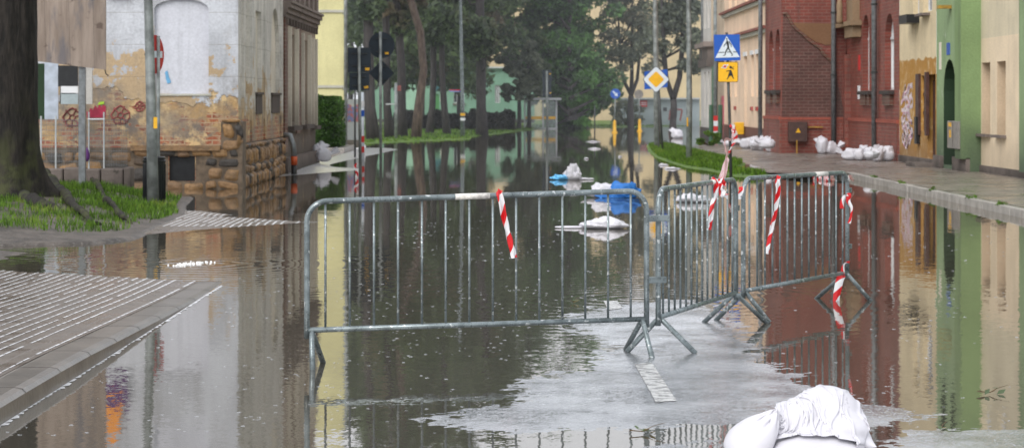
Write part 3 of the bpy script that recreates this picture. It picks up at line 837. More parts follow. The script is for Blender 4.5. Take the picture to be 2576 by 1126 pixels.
# ------------------------------------------------------------------ facades
class Facade:
    """vertical wall with real openings.  O: origin at s=0, d: along, n: outward"""
    def __init__(self, root, O, d, n):
        self.root = root; self.O = Vector(O); self.d = Vector(d); self.n = Vector(n)
    def P(self, s, z, off=0.0): return Vector((self.O.x, self.O.y, 0)) + self.d*s + self.n*off + Vector((0, 0, z))
    def wall(self, s0, s1, z0, z1, openings, mat, name='wall', depth=.22, thick=.0, revmat=None, label=None):
        """openings: (s0,s1,z0,z1,arch) arch: 0 flat, 1 round, 2 pointed, .3 segmental"""
        mb = MB(); rvs = []; P = self.P
        ops = sorted(openings)
        ss = sorted(set([s0, s1] + [o[0] for o in ops] + [o[1] for o in ops]))
        for a, b in zip(ss[:-1], ss[1:]):
            col = sorted([o for o in ops if o[0] <= a + 1e-6 and o[1] >= b - 1e-6], key=lambda o: o[2])
            z = z0
            for o in col:
                if o[2] > z + 1e-4: mb.poly([P(a, z), P(b, z), P(b, o[2]), P(a, o[2])])
                z = o[3]
            if z < z1 - 1e-4: mb.poly([P(a, z), P(b, z), P(b, z1), P(a, z1)])
        for o in ops:
            a, b, lo, hi = o[:4]; arch = o[4] if len(o) > 4 else 0
            out = self.outline(a, b, lo, hi, arch)
            k = len(out)
            rv = MB(); rvs.append(rv)
            for i in range(k):
                p, q = out[i], out[(i+1) % k]
                rv.poly([P(p[0], p[1]), P(q[0], q[1]), P(q[0], q[1], -depth), P(p[0], p[1], -depth)])
            if arch:   # spandrels
                top = [p for p in out if p[1] > out[0][1] + 1e-6]
                mid = (a + b) / 2
                L = [p for p in top if p[0] <= mid + 1e-6]; R = [p for p in top if p[0] >= mid - 1e-6]
                L.sort(key=lambda p: p[1]); R.sort(key=lambda p: p[1])
                for i in range(len(L) - 1): mb.poly([P(a, hi), P(*L[i]), P(*L[i+1])])
                for i in range(len(R) - 1): mb.poly([P(b, hi), P(*R[i+1]), P(*R[i])])
        w_ = mb.build(name, mat, self.root, label=label)
        w_['label'] = label if label else w_.get('label', '') or name.replace('_', ' ')
        if not label: del w_['label']
        for rv in rvs: rv.build('reveal', revmat or mat, w_)
        return w_
    def outline(self, a, b, lo, hi, arch):
        if not arch: return [(a, lo), (b, lo), (b, hi), (a, hi)]
        r = (b - a) / 2; mid = (a + b) / 2; n = 8
        rise = r * (1.0 if arch == 1 else (1.5 if arch == 2 else .35)); sp = hi - rise
        pts = [(a, lo), (b, lo)]
        for i in range(n + 1):
            t = i / n * math.pi
            if arch == 2:
                x = math.cos(t); zz = (1 - abs(x) ** 1.6) ** .75
                pts.append((mid + r*x, sp + rise*zz))
            else:
                pts.append((mid + r*math.cos(t), sp + rise*math.sin(t)))
        return pts
    def panel(self, o, off, mat, name='pane', parent=None, label=None):
        out = self.outline(*o[:4], o[4] if len(o) > 4 else 0)
        mb = MB(); mb.poly([self.P(s, z, off) for s, z in out])
        return mb.build(name, mat, parent or self.root, label=label)
    def box(self, s0, s1, z0, z1, o0, o1, mat, name, parent=None, bevel=0, label=None):
        mb = MB(); c = self.P((s0+s1)/2, (z0+z1)/2, (o0+o1)/2)
        mb.obox(c, self.d, self.n, (0, 0, 1), abs(s1-s0)/2, abs(o1-o0)/2, abs(z1-z0)/2)
        return mb.build(name, mat, parent or self.root, bevel=bevel, label=label)
    def window(self, o, mat_frame, mat_glass, depth=.16, bars=1, tr=1, name='window', fw=.05):
        """frame (parent) with its pane"""
        a, b, lo, hi = o[:4]; arch = o[4] if len(o) > 4 else 0
        mb = MB(); P = self.P; out = self.outline(a, b, lo, hi, arch)
        mid = ((a+b)/2, (lo+hi)/2)
        inn = [(mid[0] + (s-mid[0]) * (1 - 2*fw/(b-a)), mid[1] + (z-mid[1]) * (1 - 2*fw/(hi-lo))) for s, z in out]
        k = len(out)
        for i in range(k):
            j = (i+1) % k
            mb.poly([P(*out[i], -depth+.03), P(*out[j], -depth+.03), P(*inn[j], -depth+.03), P(*inn[i], -depth+.03)])
            mb.poly([P(*inn[i], -depth+.03), P(*inn[j], -depth+.03), P(*inn[j], -depth-.02), P(*inn[i], -depth-.02)])
        for i in range(bars):
            s = a + (b-a) * (i+1)/(bars+1)
            mb.obox(P(s, (lo+hi)/2, -depth+.02), self.d, self.n, (0,0,1), .03, .03, (hi-lo)/2*.97)
        for i in range(tr):
            z = lo + (hi-lo) * .68 if tr == 1 else lo + (hi-lo)*(i+1)/(tr+1)
            mb.obox(P((a+b)/2, z, -depth+.022), self.d, self.n, (0,0,1), (b-a)/2*.97, .03, .035)
        fr = mb.build(name, mat_frame, self.root)
        self.panel(o, -depth - .01, mat_glass, 'pane', fr)
        return fr

def pipe_obj(name, pts, r, mat, root, seg=8, label=None):
    return MB().tube(pts, r, seg).build(name, mat, root, smooth=True, label=label)

# ============ LEFT: derelict corner house (facade A faces the junction, B runs along the street)
Y_A, X_B = 45.4, -5.3
hA = empty('derelict_house', (-8, 50, 0), 'derelict corner house with peeling pale plaster over bare brick and rubble stone base', 'house')
Y_B1 = 54.3
def ua(u): return (u - 1288) * Y_A / 5900 - (-16)      # s on facade A measured from x=-16
def za(v, Y=Y_A): return H - (v - 254) * Y / 5900
fA = Facade(hA, (-16, Y_A, 0), (1, 0, 0), (0, -1, 0))
big = (ua(388), ua(525), za(236), za(-2), .3)
cell = (ua(425), ua(491), za(456), za(392), 0)
old = (ua(150), ua(190), za(262), za(172), 0)
ops = [big, cell, old, (ua(150), ua(262), 4.3, 6.2, .3), (ua(388), ua(525), 4.6, 6.8, .3)]
fA.wall(0, -5.3 + 16, -.3, 9.5, ops, M['peelA'], depth=.10, label='front wall of peeling white plaster above bare brick')
fA.panel(big, -.08, M['blind_pl'], 'blind_window', label='tall arched window closed with smooth grey plaster')
fA.panel(cell, -.09, M['black'], 'cellar_window')
fA.panel(old, -.09, M['glass_dk'], 'pane'); fA.panel(ops[3], -.09, M['glass_dk'], 'pane'); fA.panel(ops[4], -.08, M['blind_pl'], 'blind_window')
fA.box(ua(380), ua(532), za(241), za(236.5), 0, .03, M['trimw'], 'sill')
def zyb(v, u, X=X_B): return H - (v - 254) * Yx(X, u) / 5900
fB = Facade(hA, (X_B, Y_A, 0), (0, 1, 0), (1, 0, 0))
def sb(u, X=X_B): return Yx(X, u) - Y_A
w1 = (sb(607.5), sb(613.5), 1.75, 5.0, 1); w2 = (sb(618), sb(627.5), 1.85, 4.1, 1); w3 = (sb(643), sb(657), 1.88, 3.57, 0); w4 = (sb(682), sb(702), 1.88, 3.78, 1)
opsB = [w1, w2, w3, w4] + [(w[0], w[1], 5.6, 7.4, 1) for w in (w2, w3, w4)]
fB.wall(0, Y_B1 - Y_A, -.3, 9.5, opsB, M['peelB'], depth=.09, label='street wall of stained grey plaster with narrow bricked windows')
for w_ in opsB: fB.panel(w_, -.08, M['niche'], 'blind_window')
for w_ in (w3, w4):
    fB.box(w_[0]-.08, w_[1]+.08, w_[2]-.05, w_[2], 0, .06, M['cornice'], 'sill')
    fB.box(w_[0], w_[1], w_[2]-.45, w_[2]-.05, 0, .025, M['cornice'], 'apron')
for s in (sb(628.5)+.12, sb(664), sb(705)):
    fB.box(s-.05, s+.3, .9, 9.4, 0, .035, M['peelB'], 'pilaster')
# rough rubble stones of the base, each a lump, one mesh per wall
def rubble(fac, s0, s1, z0, z1, holes=(), proud=.07, seed=1, sz=.34, name='stone_base'):
    r = random.Random(seed); mb = MB(); z = z0
    while z < z1 - .04:
        h = min(r.uniform(.16, .34), z1 - z); s = s0
        while s < s1 - .03:
            w_ = min(r.uniform(.6, 1.5) * sz, s1 - s)
            if s1 - s - w_ < .12: w_ = s1 - s
            cx, cz = s + w_/2, z + h/2
            if not any(a < cx + w_*.25 and cx - w_*.25 < b and lo < cz + h*.2 and cz - h*.2 < hi for a, b, lo, hi in holes):
                nx, nz = 6, 5; base = len(mb.v); sd_ = r.uniform(0, 99)
                for j in range(nz + 1):
                    for i in range(nx + 1):
                        fx, fz = i/nx*2-1, j/nz*2-1
                        rr = max(abs(fx), abs(fz)); bul = max(0.0, (1 - abs(fx)**7) * (1 - abs(fz)**6))
                        # rounded corners
                        k = 1 - .13 * (fx*fx) * (fz*fz)
                        ns = mnoise.noise(Vector((fx*1.5 + sd_, fz*1.5, sd_)))
                        off = proud * (.15 + .85 * bul ** .5) * (1 + .5*ns) if rr < .99 else -.01
                        sx = cx + fx*k*(w_/2 - .006) + ns*.014; sz_ = cz + fz*k*(h/2 - .004)
                        wz = .11*mnoise.noise(Vector((sx*1.6, sz_*1.5, seed))) * min(1, max(0, (z1 - sz_)/.15)); wx = .10*mnoise.noise(Vector((sx*2, sz_*2.5, seed + 9)))
                        mb.v.append(tuple(fac.P(min(max(sx + wx, s0), s1 + .02), sz_ + wz, off)))
                for j in range(nz):
                    for i in range(nx):
                        a = base + j*(nx+1) + i
                        mb.f.append((a, a+1, a+nx+2, a+nx+1))
            s += w_
        z += h
    return mb.build(name, M['stone'], fac.root, smooth=True)
mb = MB()
for (q0, q1, q2, q3) in ((ua(60), cell[0] - .01, -.3, .80), (cell[1] + .01, 10.7, -.3, .80), (cell[0] - .01, cell[1] + .01, -.3, cell[2]), (cell[0] - .01, cell[1] + .01, cell[3], .80)): mb.poly([fA.P(q0, q2, .005), fA.P(q1, q2, .005), fA.P(q1, q3, .005), fA.P(q0, q3, .005)])
mb.poly([fB.P(0, -.3, .005), fB.P(8.88, -.3, .005), fB.P(8.88, .88, .005), fB.P(0, .88, .005)]); mb.build('mortar', M['mortar'], hA)
rubble(fA, ua(330), -5.3 + 16, -.25, .78, [(cell[0], cell[1], cell[2], cell[3])], .045, 3, .30)
rubble(fA, 3.5, ua(330), -.25, .72, [], .045, 5, .34)
rubble(fB, 0, 9.0, -.25, .86, [], .065, 7, .36)
rubble(fA, ua(556), -5.3 + 16 + .08, .72, 1.35, [], .055, 9, .4, 'corner_stones')
rubble(fB, -.08, .55, .80, 1.35, [], .055, 10, .4, 'corner_stones')
mb = MB(); mb.box(fA.P(ua(556), 0).x, -5.22, Y_A - .012, Y_A + .6, -.3, 1.30); mb.build('corner_pier', M['mortar'], hA)
fA.box(ua(330), ua(555), .74, .84, 0, .09, M['stone'], 'plinth_course')
mb = MB(); mb.box(-16, -5.3, 55, 64, -.3, 9.4)
mb = MB(); mb.prism([(-16.2, Y_A - .3, 9.5), (-5.0, Y_A - .3, 9.5), (-5.0, Y_B1, 9.5), (-16.2, Y_B1, 9.5)], (0, 0, .25)); mb.build('roof', M['terra'], hA)
# graffiti
def wheel(cx, cz, r, Y=Y_A - .012):
    mb = MB()
    def ring(rad):
        return [(cx + rad*(1+.12*math.sin(t*1.7))*math.cos(t*math.pi/12), Y, cz + rad*(1+.12*math.sin(t*1.3))*math.sin(t*math.pi/12)) for t in range(25)]
    mb.tube(ring(r), .011, 4); mb.tube(ring(r*.93)[3:19], .010, 4); mb.tube(ring(r*.3), .012, 4)
    for k in range(6):
        t = k*math.pi/3 + .3 + .2*math.sin(k*5)
        mb.tube([(cx + r*.3*math.cos(t), Y, cz + r*.3*math.sin(t)), (cx + r*1.15*math.cos(t), Y, cz + r*1.15*math.sin(t))], .012, 4)
    return mb
for (u, v) in ((182, 296), (303, 290)):
    p = AT(u, v, Y_A); wheel(p.x, p.z, .17).build('graffiti', M['redfade'], hA, label='dark red wheel shaped graffiti')
p = AT(352, 268, Y_A); wheel(p.x, p.z, .09).build('graffiti', M['redfade'], hA)
mb = MB(); c = AT(243, 280, Y_A - .012)
outl = [(-.19,-.13),(.17,-.12),(.18,.10),(.12,.13),(.10,.07),(.05,.15),(.02,.06),(-.03,.12),(-.07,.02),(-.12,.07),(-.15,-.02),(-.2,0)]
mb.prism([(c.x + a, c.y, c.z + b) for a, b in outl], (0, .006, 0)); mb.build('graffiti', plain('CrimsonPaint', (.34,.025,.06), .7, 0, .3), hA, label='crimson and lime green graffiti patch')
mb = MB(); mb.prism([(c.x + a, c.y - .004, c.z + b) for a, b in [(.02,.12),(.14,.14),(.15,.19),(.05,.18)]], (0, .003, 0)); mb.build('graffiti', plain('LimePaint', (.4,.65,.05), .5), hA)
mb = MB(); q = AT(410, 268, Y_A - .09)   # blue mark on blind window
c = AT(418, 285 - 130, Y_A + .07)
p = AT(212, 297, Y_A); 
bl = AT(415, 197, Y_A + .07)
mb = MB(); mb.prism([(bl.x + a, bl.y, bl.z + b) for a, b in [(0,.12),(.05,.15),(.08,.02),(.12,-.08),(.05,-.11),(.02,-.02)]], (0, -.004, 0)); mb.build('graffiti', plain('PaleBluePaint', (.15,.4,.65), .5), hA, label='small pale blue paint mark')

# drainpipe at the joint with the next house
dp = empty('downpipe', (-5.15, 54.5, 0), 'grey downpipe with orange clay foot at the corner of the derelict house', 'downpipe')
d0 = AT(718, 330, 54.3)
pipe_obj('pipe', [(X_B + .02, 54.25, zyb(345, 716)+.06), (X_B + .16, 54.25, zyb(345, 716)+.05), (X_B + .24, 54.25, zyb(358, 716)-.05), (X_B + .26, 54.25, .42)], .065, M['steel'], dp, 10)
pipe_obj('clay_foot', [(X_B + .26, 54.25, .42), (X_B + .26, 54.25, .22)], .075, M['orange'], dp, 10)
pipe_obj('base_pipe', [(X_B + .26, 54.25, .22), (X_B + .26, 54.25, -.15)], .065, M['black'], dp, 10)

# ============ second left house, soot black stucco
hC = empty('sooty_house', (-7, 60, 0), 'narrow soot darkened old house with heavy cornice between derelict house and hedge', 'house')
Y_C0, Y_C1 = 54.3, 63.2
fC = Facade(hC, (X_B, Y_C0, 0), (0, 1, 0), (1, 0, 0))
def sc_(u): return Yx(X_B, u) - Y_C0
cw = [(sc_(723)+.1, sc_(741), 1.2, 3.3, 0), (sc_(757), sc_(775)-.2, 1.2, 3.25, 0), (sc_(782), sc_(789), 1.15, 3.2, 0)]
cu = [(w[0], w[1], 4.75, 6.6, 0) for w in cw]
cq = [(sc_(726), sc_(732), .25, .5, 0), (sc_(760), sc_(768), .25, .5, 0)]
fC.wall(0, Y_C1 - Y_C0, -.3, 9.2, cw + cu, M['peelC'], depth=.28)
for w_ in cw + cu:
    fC.window(w_, M['trimw'], M['niche'], .22, 1, 1)
    fC.box(w_[0]-.16, w_[0]-.02, w_[2]-.1, w_[3]+.15, 0, .10, M['niche'], 'window_surround')
    fC.box(w_[1]+.02, w_[1]+.16, w_[2]-.1, w_[3]+.15, 0, .10, M['niche'], 'window_surround')
    fC.box(w_[0]-.25, w_[1]+.25, w_[2]-.2, w_[2]-.1, 0, .18, M['cornice'], 'sill')
fC.box(sc_(713), sc_(720), .5, 3.7, 0, .04, M['brickdk'], 'brick_strip')
fC.box(sc_(744), sc_(755), .9, 3.6, 0, .03, M['brickdk'], 'brick_strip')
# stepped cornice
for (z0, z1, o) in ((3.64, 3.74, .07), (3.74, 3.86, .12), (3.86, 3.97, .18), (3.97, 4.03, .22)):
    fC.box(-.05, Y_C1 - Y_C0 + .1 + o*.5, z0, z1, -.05, o, M['cornice'], 'cornice')
for s in np.arange(.3, Y_C1 - Y_C0, .75): fC.box(s, s+.14, 3.48, 3.64, 0, .09, M['cornice'], 'bracket')
for s in np.arange(.2, Y_C1 - Y_C0, 1.3): fC.box(s, s+.5, 4.06, 4.7, 0, .12, M['cornice'], 'balustrade_block')
fC.box(0, Y_C1 - Y_C0, -.3, .38, 0, .12, M['granite'], 'base')
mb = MB(); mb.poly([(X_B, Y_C1, -.3), (-14, Y_C1, -.3), (-14, Y_C1, 9.2), (X_B, Y_C1, 9.2)]); mb.build('rear_wall', M['peelC'], hC)

# ============ pale yellow house behind the hedge
hY = empty('yellow_house', (-9, 81, 0), 'pale yellow rendered house with light bands behind the clipped hedge', 'house')
XY = -5.74; YY = 81.0
fY = Facade(hY, (-16, YY, 0), (1, 0, 0), (0, -1, 0)); L = XY + 16
fY.wall(0, L, -.3, 10, [], M['hedge_y'])
fY2 = Facade(hY, (XY, YY, 0), (-.14, .99, 0), (.99, .14, 0)); fY2.wall(0, 9, -.3, 10, [], M['hedge_y'], name='side_wall')
for z in (2.15, 4.75, 7.4): fY.box(0, L + .03, z, z + .09, 0, .05, M['trimw'], 'band')
fY.box(0, L + .02, -.3, .31, 0, .03, M['plinth'], 'plinth')
dp = empty('downpipe', (XY, YY - .1, 0), 'tall grey downpipe on the corner of the pale yellow house', 'downpipe')
pipe_obj('pipe', [(XY + .0, YY - .12, 10), (XY + .0, YY - .12, .2)], .06, M['pole'], dp, 10)
for z in (2.1, 4.7): pipe_obj('bracket', [(XY - .1, YY - .12, z), (XY + .1, YY - .12, z)], .02, M['steel'], dp, 6)

# ============ RIGHT SIDE ===================================================
def zz_(v, Y): return H - (v - 254) * Y / 5900
XR = 10.25
# cream house nearest
hW = empty('cream_house', (10.5, 50, .1), 'smooth cream rendered house with two narrow blind windows on grey stone plinth', 'house')
XW = 10.5; yw0 = Yx(XW, 2566); yw1 = Yx(10.5, 2440) + .1
fW = Facade(hW, (XW, yw0, 0), (0, 1, 0), (-1, 0, 0))
def sw_(u): return Yx(XW, u) - yw0
n1 = (sw_(2530), sw_(2508), .97, 2.55, 0); n2 = (sw_(2491), sw_(2470), .97, 2.55, 0)
up = [(a[0], a[1], 5.2, 6.9, 0) for a in (n1, n2)]
fW.wall(0, yw1 - yw0, .25, 3.09, [n1, n2], M['cream'], depth=.2, revmat=M['creamnich'])
fW.wall(0, yw1 - yw0, 3.09, 10.5, up, M['creamup'], depth=.2, name='upper_wall')
for a in (n1, n2):
    fW.panel(a, -.19, M['creamnich'], 'blind_window'); fW.box(a[0]-.06, a[1]+.06, a[2]-.06, a[2], 0, .13, M['granite'], 'sill')
for a in up: fW.window(a, M['frame_w'], M['glass_dk'])
fW.box(0, yw1 - yw0 + .02, -.1, .27, 0, .04, M['granite'], 'plinth')
# next green house at the frame edge, towards the camera
hG2 = empty('green_house', (10.5, 40, .1), 'green rendered house cut by the right edge of the view next to the cream house', 'house')
fG2 = Facade(hG2, (10.48, 24, 0), (0, 1, 0), (-1, 0, 0))
gw = [(s, s + 1.1, 1.0, 2.6, 0) for s in (3, 8, 13, 18)] + [(s, s + 1.1, 4.6, 6.3, 0) for s in (3, 8, 13, 18)]
fG2.wall(0, yw0 - 24, .2, 10.2, gw, M['green'])
for a in gw: fG2.window(a, M['frame_w'], M['glass_dk'])
fG2.box(0, yw0 - 24 - .01, -.1, .24, 0, .04, M['granite'], 'plinth')

# green house with pointed doorway
hG = empty('green_house', (10.3, 55, .1), 'weathered green house front with dark pointed doorway and flaking render', 'house')
XG = 10.25; yg1 = Yx(XG, 2356); yg0 = Yx(XG, 2440)
fG = Facade(hG, (XG, yg0, 0), (0, 1, 0), (-1, 0, 0))
def sg_(u): return Yx(XG, u) - yg0
door = (sg_(2404), sg_(2374), .2, 2.68, 1)
gu = [(1.2, 2.2, 5.1, 6.8, 0), (2.9, 3.5, 5.1, 6.8, 0)]
sside = sg_(2424)
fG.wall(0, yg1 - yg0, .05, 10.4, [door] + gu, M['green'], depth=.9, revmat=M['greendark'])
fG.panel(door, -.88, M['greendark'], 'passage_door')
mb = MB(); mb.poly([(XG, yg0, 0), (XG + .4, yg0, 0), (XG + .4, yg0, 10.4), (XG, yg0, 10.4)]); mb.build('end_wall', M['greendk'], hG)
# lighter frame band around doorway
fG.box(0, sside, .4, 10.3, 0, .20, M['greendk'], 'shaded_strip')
fG.box(0, door[0] - .02, -.1, .42, 0, .09, M['granite'], 'base_block'); fG.box(door[1] + .02, yg1 - yg0, -.1, .40, 0, .09, M['granite'], 'base_block')
for a in gu: fG.window(a, M['door_br'], M['glass_dk'])
fG.box(door[1]+.3, door[1]+.55, 2.45, 3.1, 0, .012, M['niche'], 'broken_render', label='patch of broken render showing brick')
mb = MB(); o = (sg_(2390), sg_(2382)); fG.box(o[0], o[1], 2.78, 3.06, 0, .012, M['blue'], 'number_plate')
fG.box(sg_(2394), sg_(2389), 3.85, 3.93, 0, .3, M['rail_y'], 'lamp_arm')
eb = empty('meter_cabinet', (XG - .1, 53.5, .7), 'grey electrical meter cabinet with yellow warning labels on the green house', 'cabinet')
fE = Facade(eb, (XG, yg0, 0), (0, 1, 0), (-1, 0, 0))
s0, s1 = sg_(2438), sg_(2409)
fE.box(s0, s1, zz_(372, 54), zz_(304, 54), .03, .24, M['boxgrey'], 'box', bevel=.01)
fE.box((s0+s1)/2 - .004, (s0+s1)/2 + .004, zz_(370, 54), zz_(306, 54), .24, .246, M['black'], 'door_gap')
fE.box(s1 - .50, s1 - .16, zz_(318, 54), zz_(308, 54), .24, .247, M['bulb'], 'warning_label')
fE.box(s1 - .46, s1 - .26, zz_(345, 54), zz_(326, 54), .24, .247, M['bulb'], 'warning_label')

# ochre house
hO = empty('ochre_house', (XR, 59, .1), 'cream and ochre house with flaking paint, brown door and pink graffiti', 'house')
XO = 10.25; yo0 = yg1 + .02; yo1 = Yx(XO, 2263)
fO = Facade(hO, (XO, yo0, 0), (0, 1, 0), (-1, 0, 0))
def so_(u): return Yx(XO, u) - yo0
dr = (.12, so_(2334), .22, 2.35, 0)
win = (so_(2333), so_(2317), .95, 2.33, 0)
uo = [(so_(2345), so_(2322), 3.9, 5.4, 0), (so_(2312), so_(2297), 3.9, 5.4, 0)]
fO.wall(0, yo1 - yo0, .0, 10.0, [dr, win] + uo, M['ochre'], depth=.2)
fO.panel(dr, -.15, M['door_br'], 'door'); 
for k in range(5):
    s = dr[0] + (dr[1]-dr[0]) * (k+.5)/5; fO.box(s-.03, s+.03, .3, 2.2, -.15, -.11, M['door_br'], 'door_batten')
fO.window(win, M['door_br'], M['frame_w'], .1, 1, 2)
fO.box(win[0]-.25, win[0]-.02, win[2]-.1, win[3]+.08, 0, .08, M['door_br'], 'shutter'); fO.box(win[1]+.02, win[1]+.5, win[2]-.1, win[3]+.05, 0, .06, M['door_br'], 'shutter')
for a in uo:
    fO.window(a, M['frame_w'], M['glass_dk'], .16)
fO.box(uo[1][0]-.05, uo[1][1]+.3, 3.66, 3.88, 0, .32, M['black'], 'flower_box'); fO.box(uo[0][0]+.3, uo[0][1]+.1, 3.8, 3.86, 0, .2, M['granite'], 'sill')
fO.box(0, yo1 - yo0, -.1, .28, 0, .05, M['granite'], 'plinth')
fO.box(dr[0]-.1, dr[1]+.3, .05, .2, 0, .5, M['granite'], 'door_step')
fO.box(so_(2314.5), so_(2309.5), .62, 1.30, 0, .1, M['black'], 'pipe_cover')
# graffiti letters as loops
r = random.Random(3)
pk = plain('PinkSprayPaint', (.62,.26,.38), .7, 0, .3); pw = plain('WhiteSprayPaint', (.66,.56,.58), .7, 0, .2, 3)
def stroke(mb, pts, w, off):
    P_ = [fO.P(a_, b_, off) for a_, b_ in pts]
    for i in range(len(P_) - 1):
        d = (P_[i+1] - P_[i]).normalized(); q = d.cross(fO.n) * w * (.6 + .6*abs(math.sin(i*.9)))
        mb.poly([P_[i] - q, P_[i+1] - q, P_[i+1] + q, P_[i] + q])
for j, zc in enumerate((1.95, 1.62, 1.28, .95, .68)):
    for k in range(3):
        s_c = so_(2294) + (so_(2270) - so_(2294)) * (k + .5)/3 + r.uniform(-.1, .1); ph = r.uniform(0, 6); w1 = r.uniform(.22, .4)
        pts = [(s_c + w1*math.cos(ph + t*.5)*(1+.35*math.sin(t*.9+k)), zc + .17*math.sin(ph*2 + t*.5 + .5*math.sin(t*.8+j)) + r.uniform(-.02,.02)) for t in range(13)]
        gr2 = MB(); stroke(gr2, pts, .055, .0055 + .0006*(j*3+k)); g2 = gr2.build('graffiti', pw, hO, label='pale pink white spray painted graffiti')
        gr = MB(); stroke(gr, [(a_+.04, b_-.03) for a_, b_ in pts[2:8]], .011, .018); gr.build('outline', pk, g2)

# red brick house : main street wall, projecting wing with its end wall facing the camera
hB = empty('brick_house', (XR, 68, .1), 'dark red brick building with projecting wing and tall arched windows', 'house')
XB = 10.25; yb0 = yo1 + .02; YW = 72.0; XWg = 8.27; yb2 = Yx(XWg, 1925)
fM_ = Facade(hB, (XB, yb0, 0), (0, 1, 0), (-1, 0, 0))
def sm_(u): return Yx(XB, u) - yb0
bw1 = (sm_(2249), sm_(2226), 2.0, 4.08, 1)
bw2 = (sm_(2195.5), sm_(2189), 2.0, 4.2, 1); bw3 = (sm_(2186.5), sm_(2170), 2.0, 4.2, 1)
bd = (sm_(2137), sm_(2112), .25, 3.5, 2)
cel = [(sm_(2243), sm_(2234), .40, .80, 1), (sm_(2224), sm_(2215), .40, .80, 1), (sm_(2176), sm_(2167), .38, .80, 1), (sm_(2097), sm_(2088.5)-.05, .38, .8, 1)]
cel = [c for c in cel if c[1] < YW - yb0]
ub = [(a[0], a[1], 5.6, 7.6, 1) for a in (bw1, bw3)]
fM_.wall(0, YW - yb0, .0, 11.0, [bw1, bw2, bw3, bd] + cel + ub, M['brick'], depth=.18)
for a in (bw1, bw2, bw3, *ub): fM_.window(a, M['frame_w'], M['glass_dk'] if a is not bw1 else M['frame_w'], .2, 1, 1, fw=.07)
for a in cel: fM_.panel(a, -.2, M['black'], 'cellar_window')
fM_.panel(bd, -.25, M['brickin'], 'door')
for a in (bw1, bw3, bw2):
    fM_.box(a[0]-.05, a[1]+.05, a[2]-.12, a[2]-.02, 0, .16, M['plinth'], 'sill'); fM_.box(a[0]+.1, a[1]-.1 if a[1]-a[0]>.5 else a[1], a[2]-.42, a[2]-.12, 0, .1, M['brickdk'], 'apron')
for (a0, a1) in ((0, bd[0] - .25), (bd[1] + .25, YW - yb0 - .01)):
    fM_.box(a0, a1, 1.10, 1.2, 0, .09, M['trimred'], 'plinth_moulding'); fM_.box(a0, a1, -.1, 1.10, 0, .07, M['brickdk'] if False else M['brick'], 'plinth')
# door surround, canopy, statue bracket
fM_.box(bd[0]-.24, bd[0]-.02, .1, 3.1, 0, .18, M['brick'], 'door_pier'); fM_.box(bd[1]+.02, bd[1]+.24, .1, 3.1, 0, .18, M['brick'], 'door_pier')
fM_.box(sm_(2168), sm_(2110), 3.92, 4.06, 0, .35, M['stonetrim'], 'ledge')
fM_.box(sm_(2166), sm_(2145), 2.98+.6, 3.92, 0, .25, M['stonetrim'], 'corbel'); fM_.box(sm_(2163), sm_(2148), 4.06, 5.0, 0, .22, M['stonetrim'], 'niche_pier')
mb = MB(); c = fM_.P(sm_(2150), 4.3, .45)
mb.tube([c + Vector((0,0,z)) for z in (-.3,-.2,0,.25,.42,.5)], [.08,.10,.085,.095,.06,.02], 10); c2 = c + Vector((0,0,.62)); mb.tube([c2 + Vector((0,0,z)) for z in (-.12,-.06,.02,.09,.12)], [.03,.08,.10,.07,.02], 10)
mb.build('finial', M['stonetrim'], hB, smooth=True)
fM_.box(sm_(2164), sm_(2160), 2.6, 3.05, 0, .02, M['red'], 'red_plaque'); fM_.box(sm_(2164), sm_(2159), 1.75, 2.15, 0, .02, M['white'], 'white_plaque')
fM_.box(sm_(2122), sm_(2118), 4.1, 4.6, 0.0, .02, M['white'], 'white_plaque')
# wing end wall facing the camera
fN = Facade(hB, (XWg, YW, 0), (1, 0, 0), (0, -1, 0)); LN = XB - XWg
fN.wall(0, LN, -.1, 11.0, [], M['brickf'], name='end_wall')
def pn(u, v): p = AT(u, v, YW); return (p.x - XWg, p.z)
rim = [(1969.5, 36), (1976, 34), (1983, 42), (1992, 62), (2004, 75), (2018, 86), (2032, 100), (2050, 113), (2063, 122), (2072, 138), (2084, 148), (2096, 158)]
poly = [pn(*q) for q in rim] + [(LN - .005, pn(0, 300)[1]), (.012, pn(0, 300)[1])]
poly = [(min(max(a, .012), LN - .005), b) for a, b in poly]
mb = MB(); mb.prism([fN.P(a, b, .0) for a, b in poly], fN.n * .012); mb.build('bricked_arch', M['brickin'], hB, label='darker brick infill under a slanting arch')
mb = MB(); mb.tube([fN.P(*pn(*q), .03) for q in rim], .05, 6); mb.build('arch_rim', M['brickdk'], hB)
pl_ = [pn(1990, 60), pn(2000, 58), pn(2096, 60), pn(2096, 112), pn(2078, 114), pn(2050, 105), pn(2020, 84), pn(2004, 70)]
mb = MB(); mb.prism([fN.P(min(a, LN-.003), b, .014) for a, b in pl_], fN.n * .01); mb.build('render_patch', M['brickwarm'], hB)
fN.box(0.01, LN - .08, 1.12, 1.2, 0, .07, M['trimred'], 'plinth_moulding'); fN.box(.01, LN - .08, -.1, 1.12, 0, .05, M['brickf'], 'plinth')
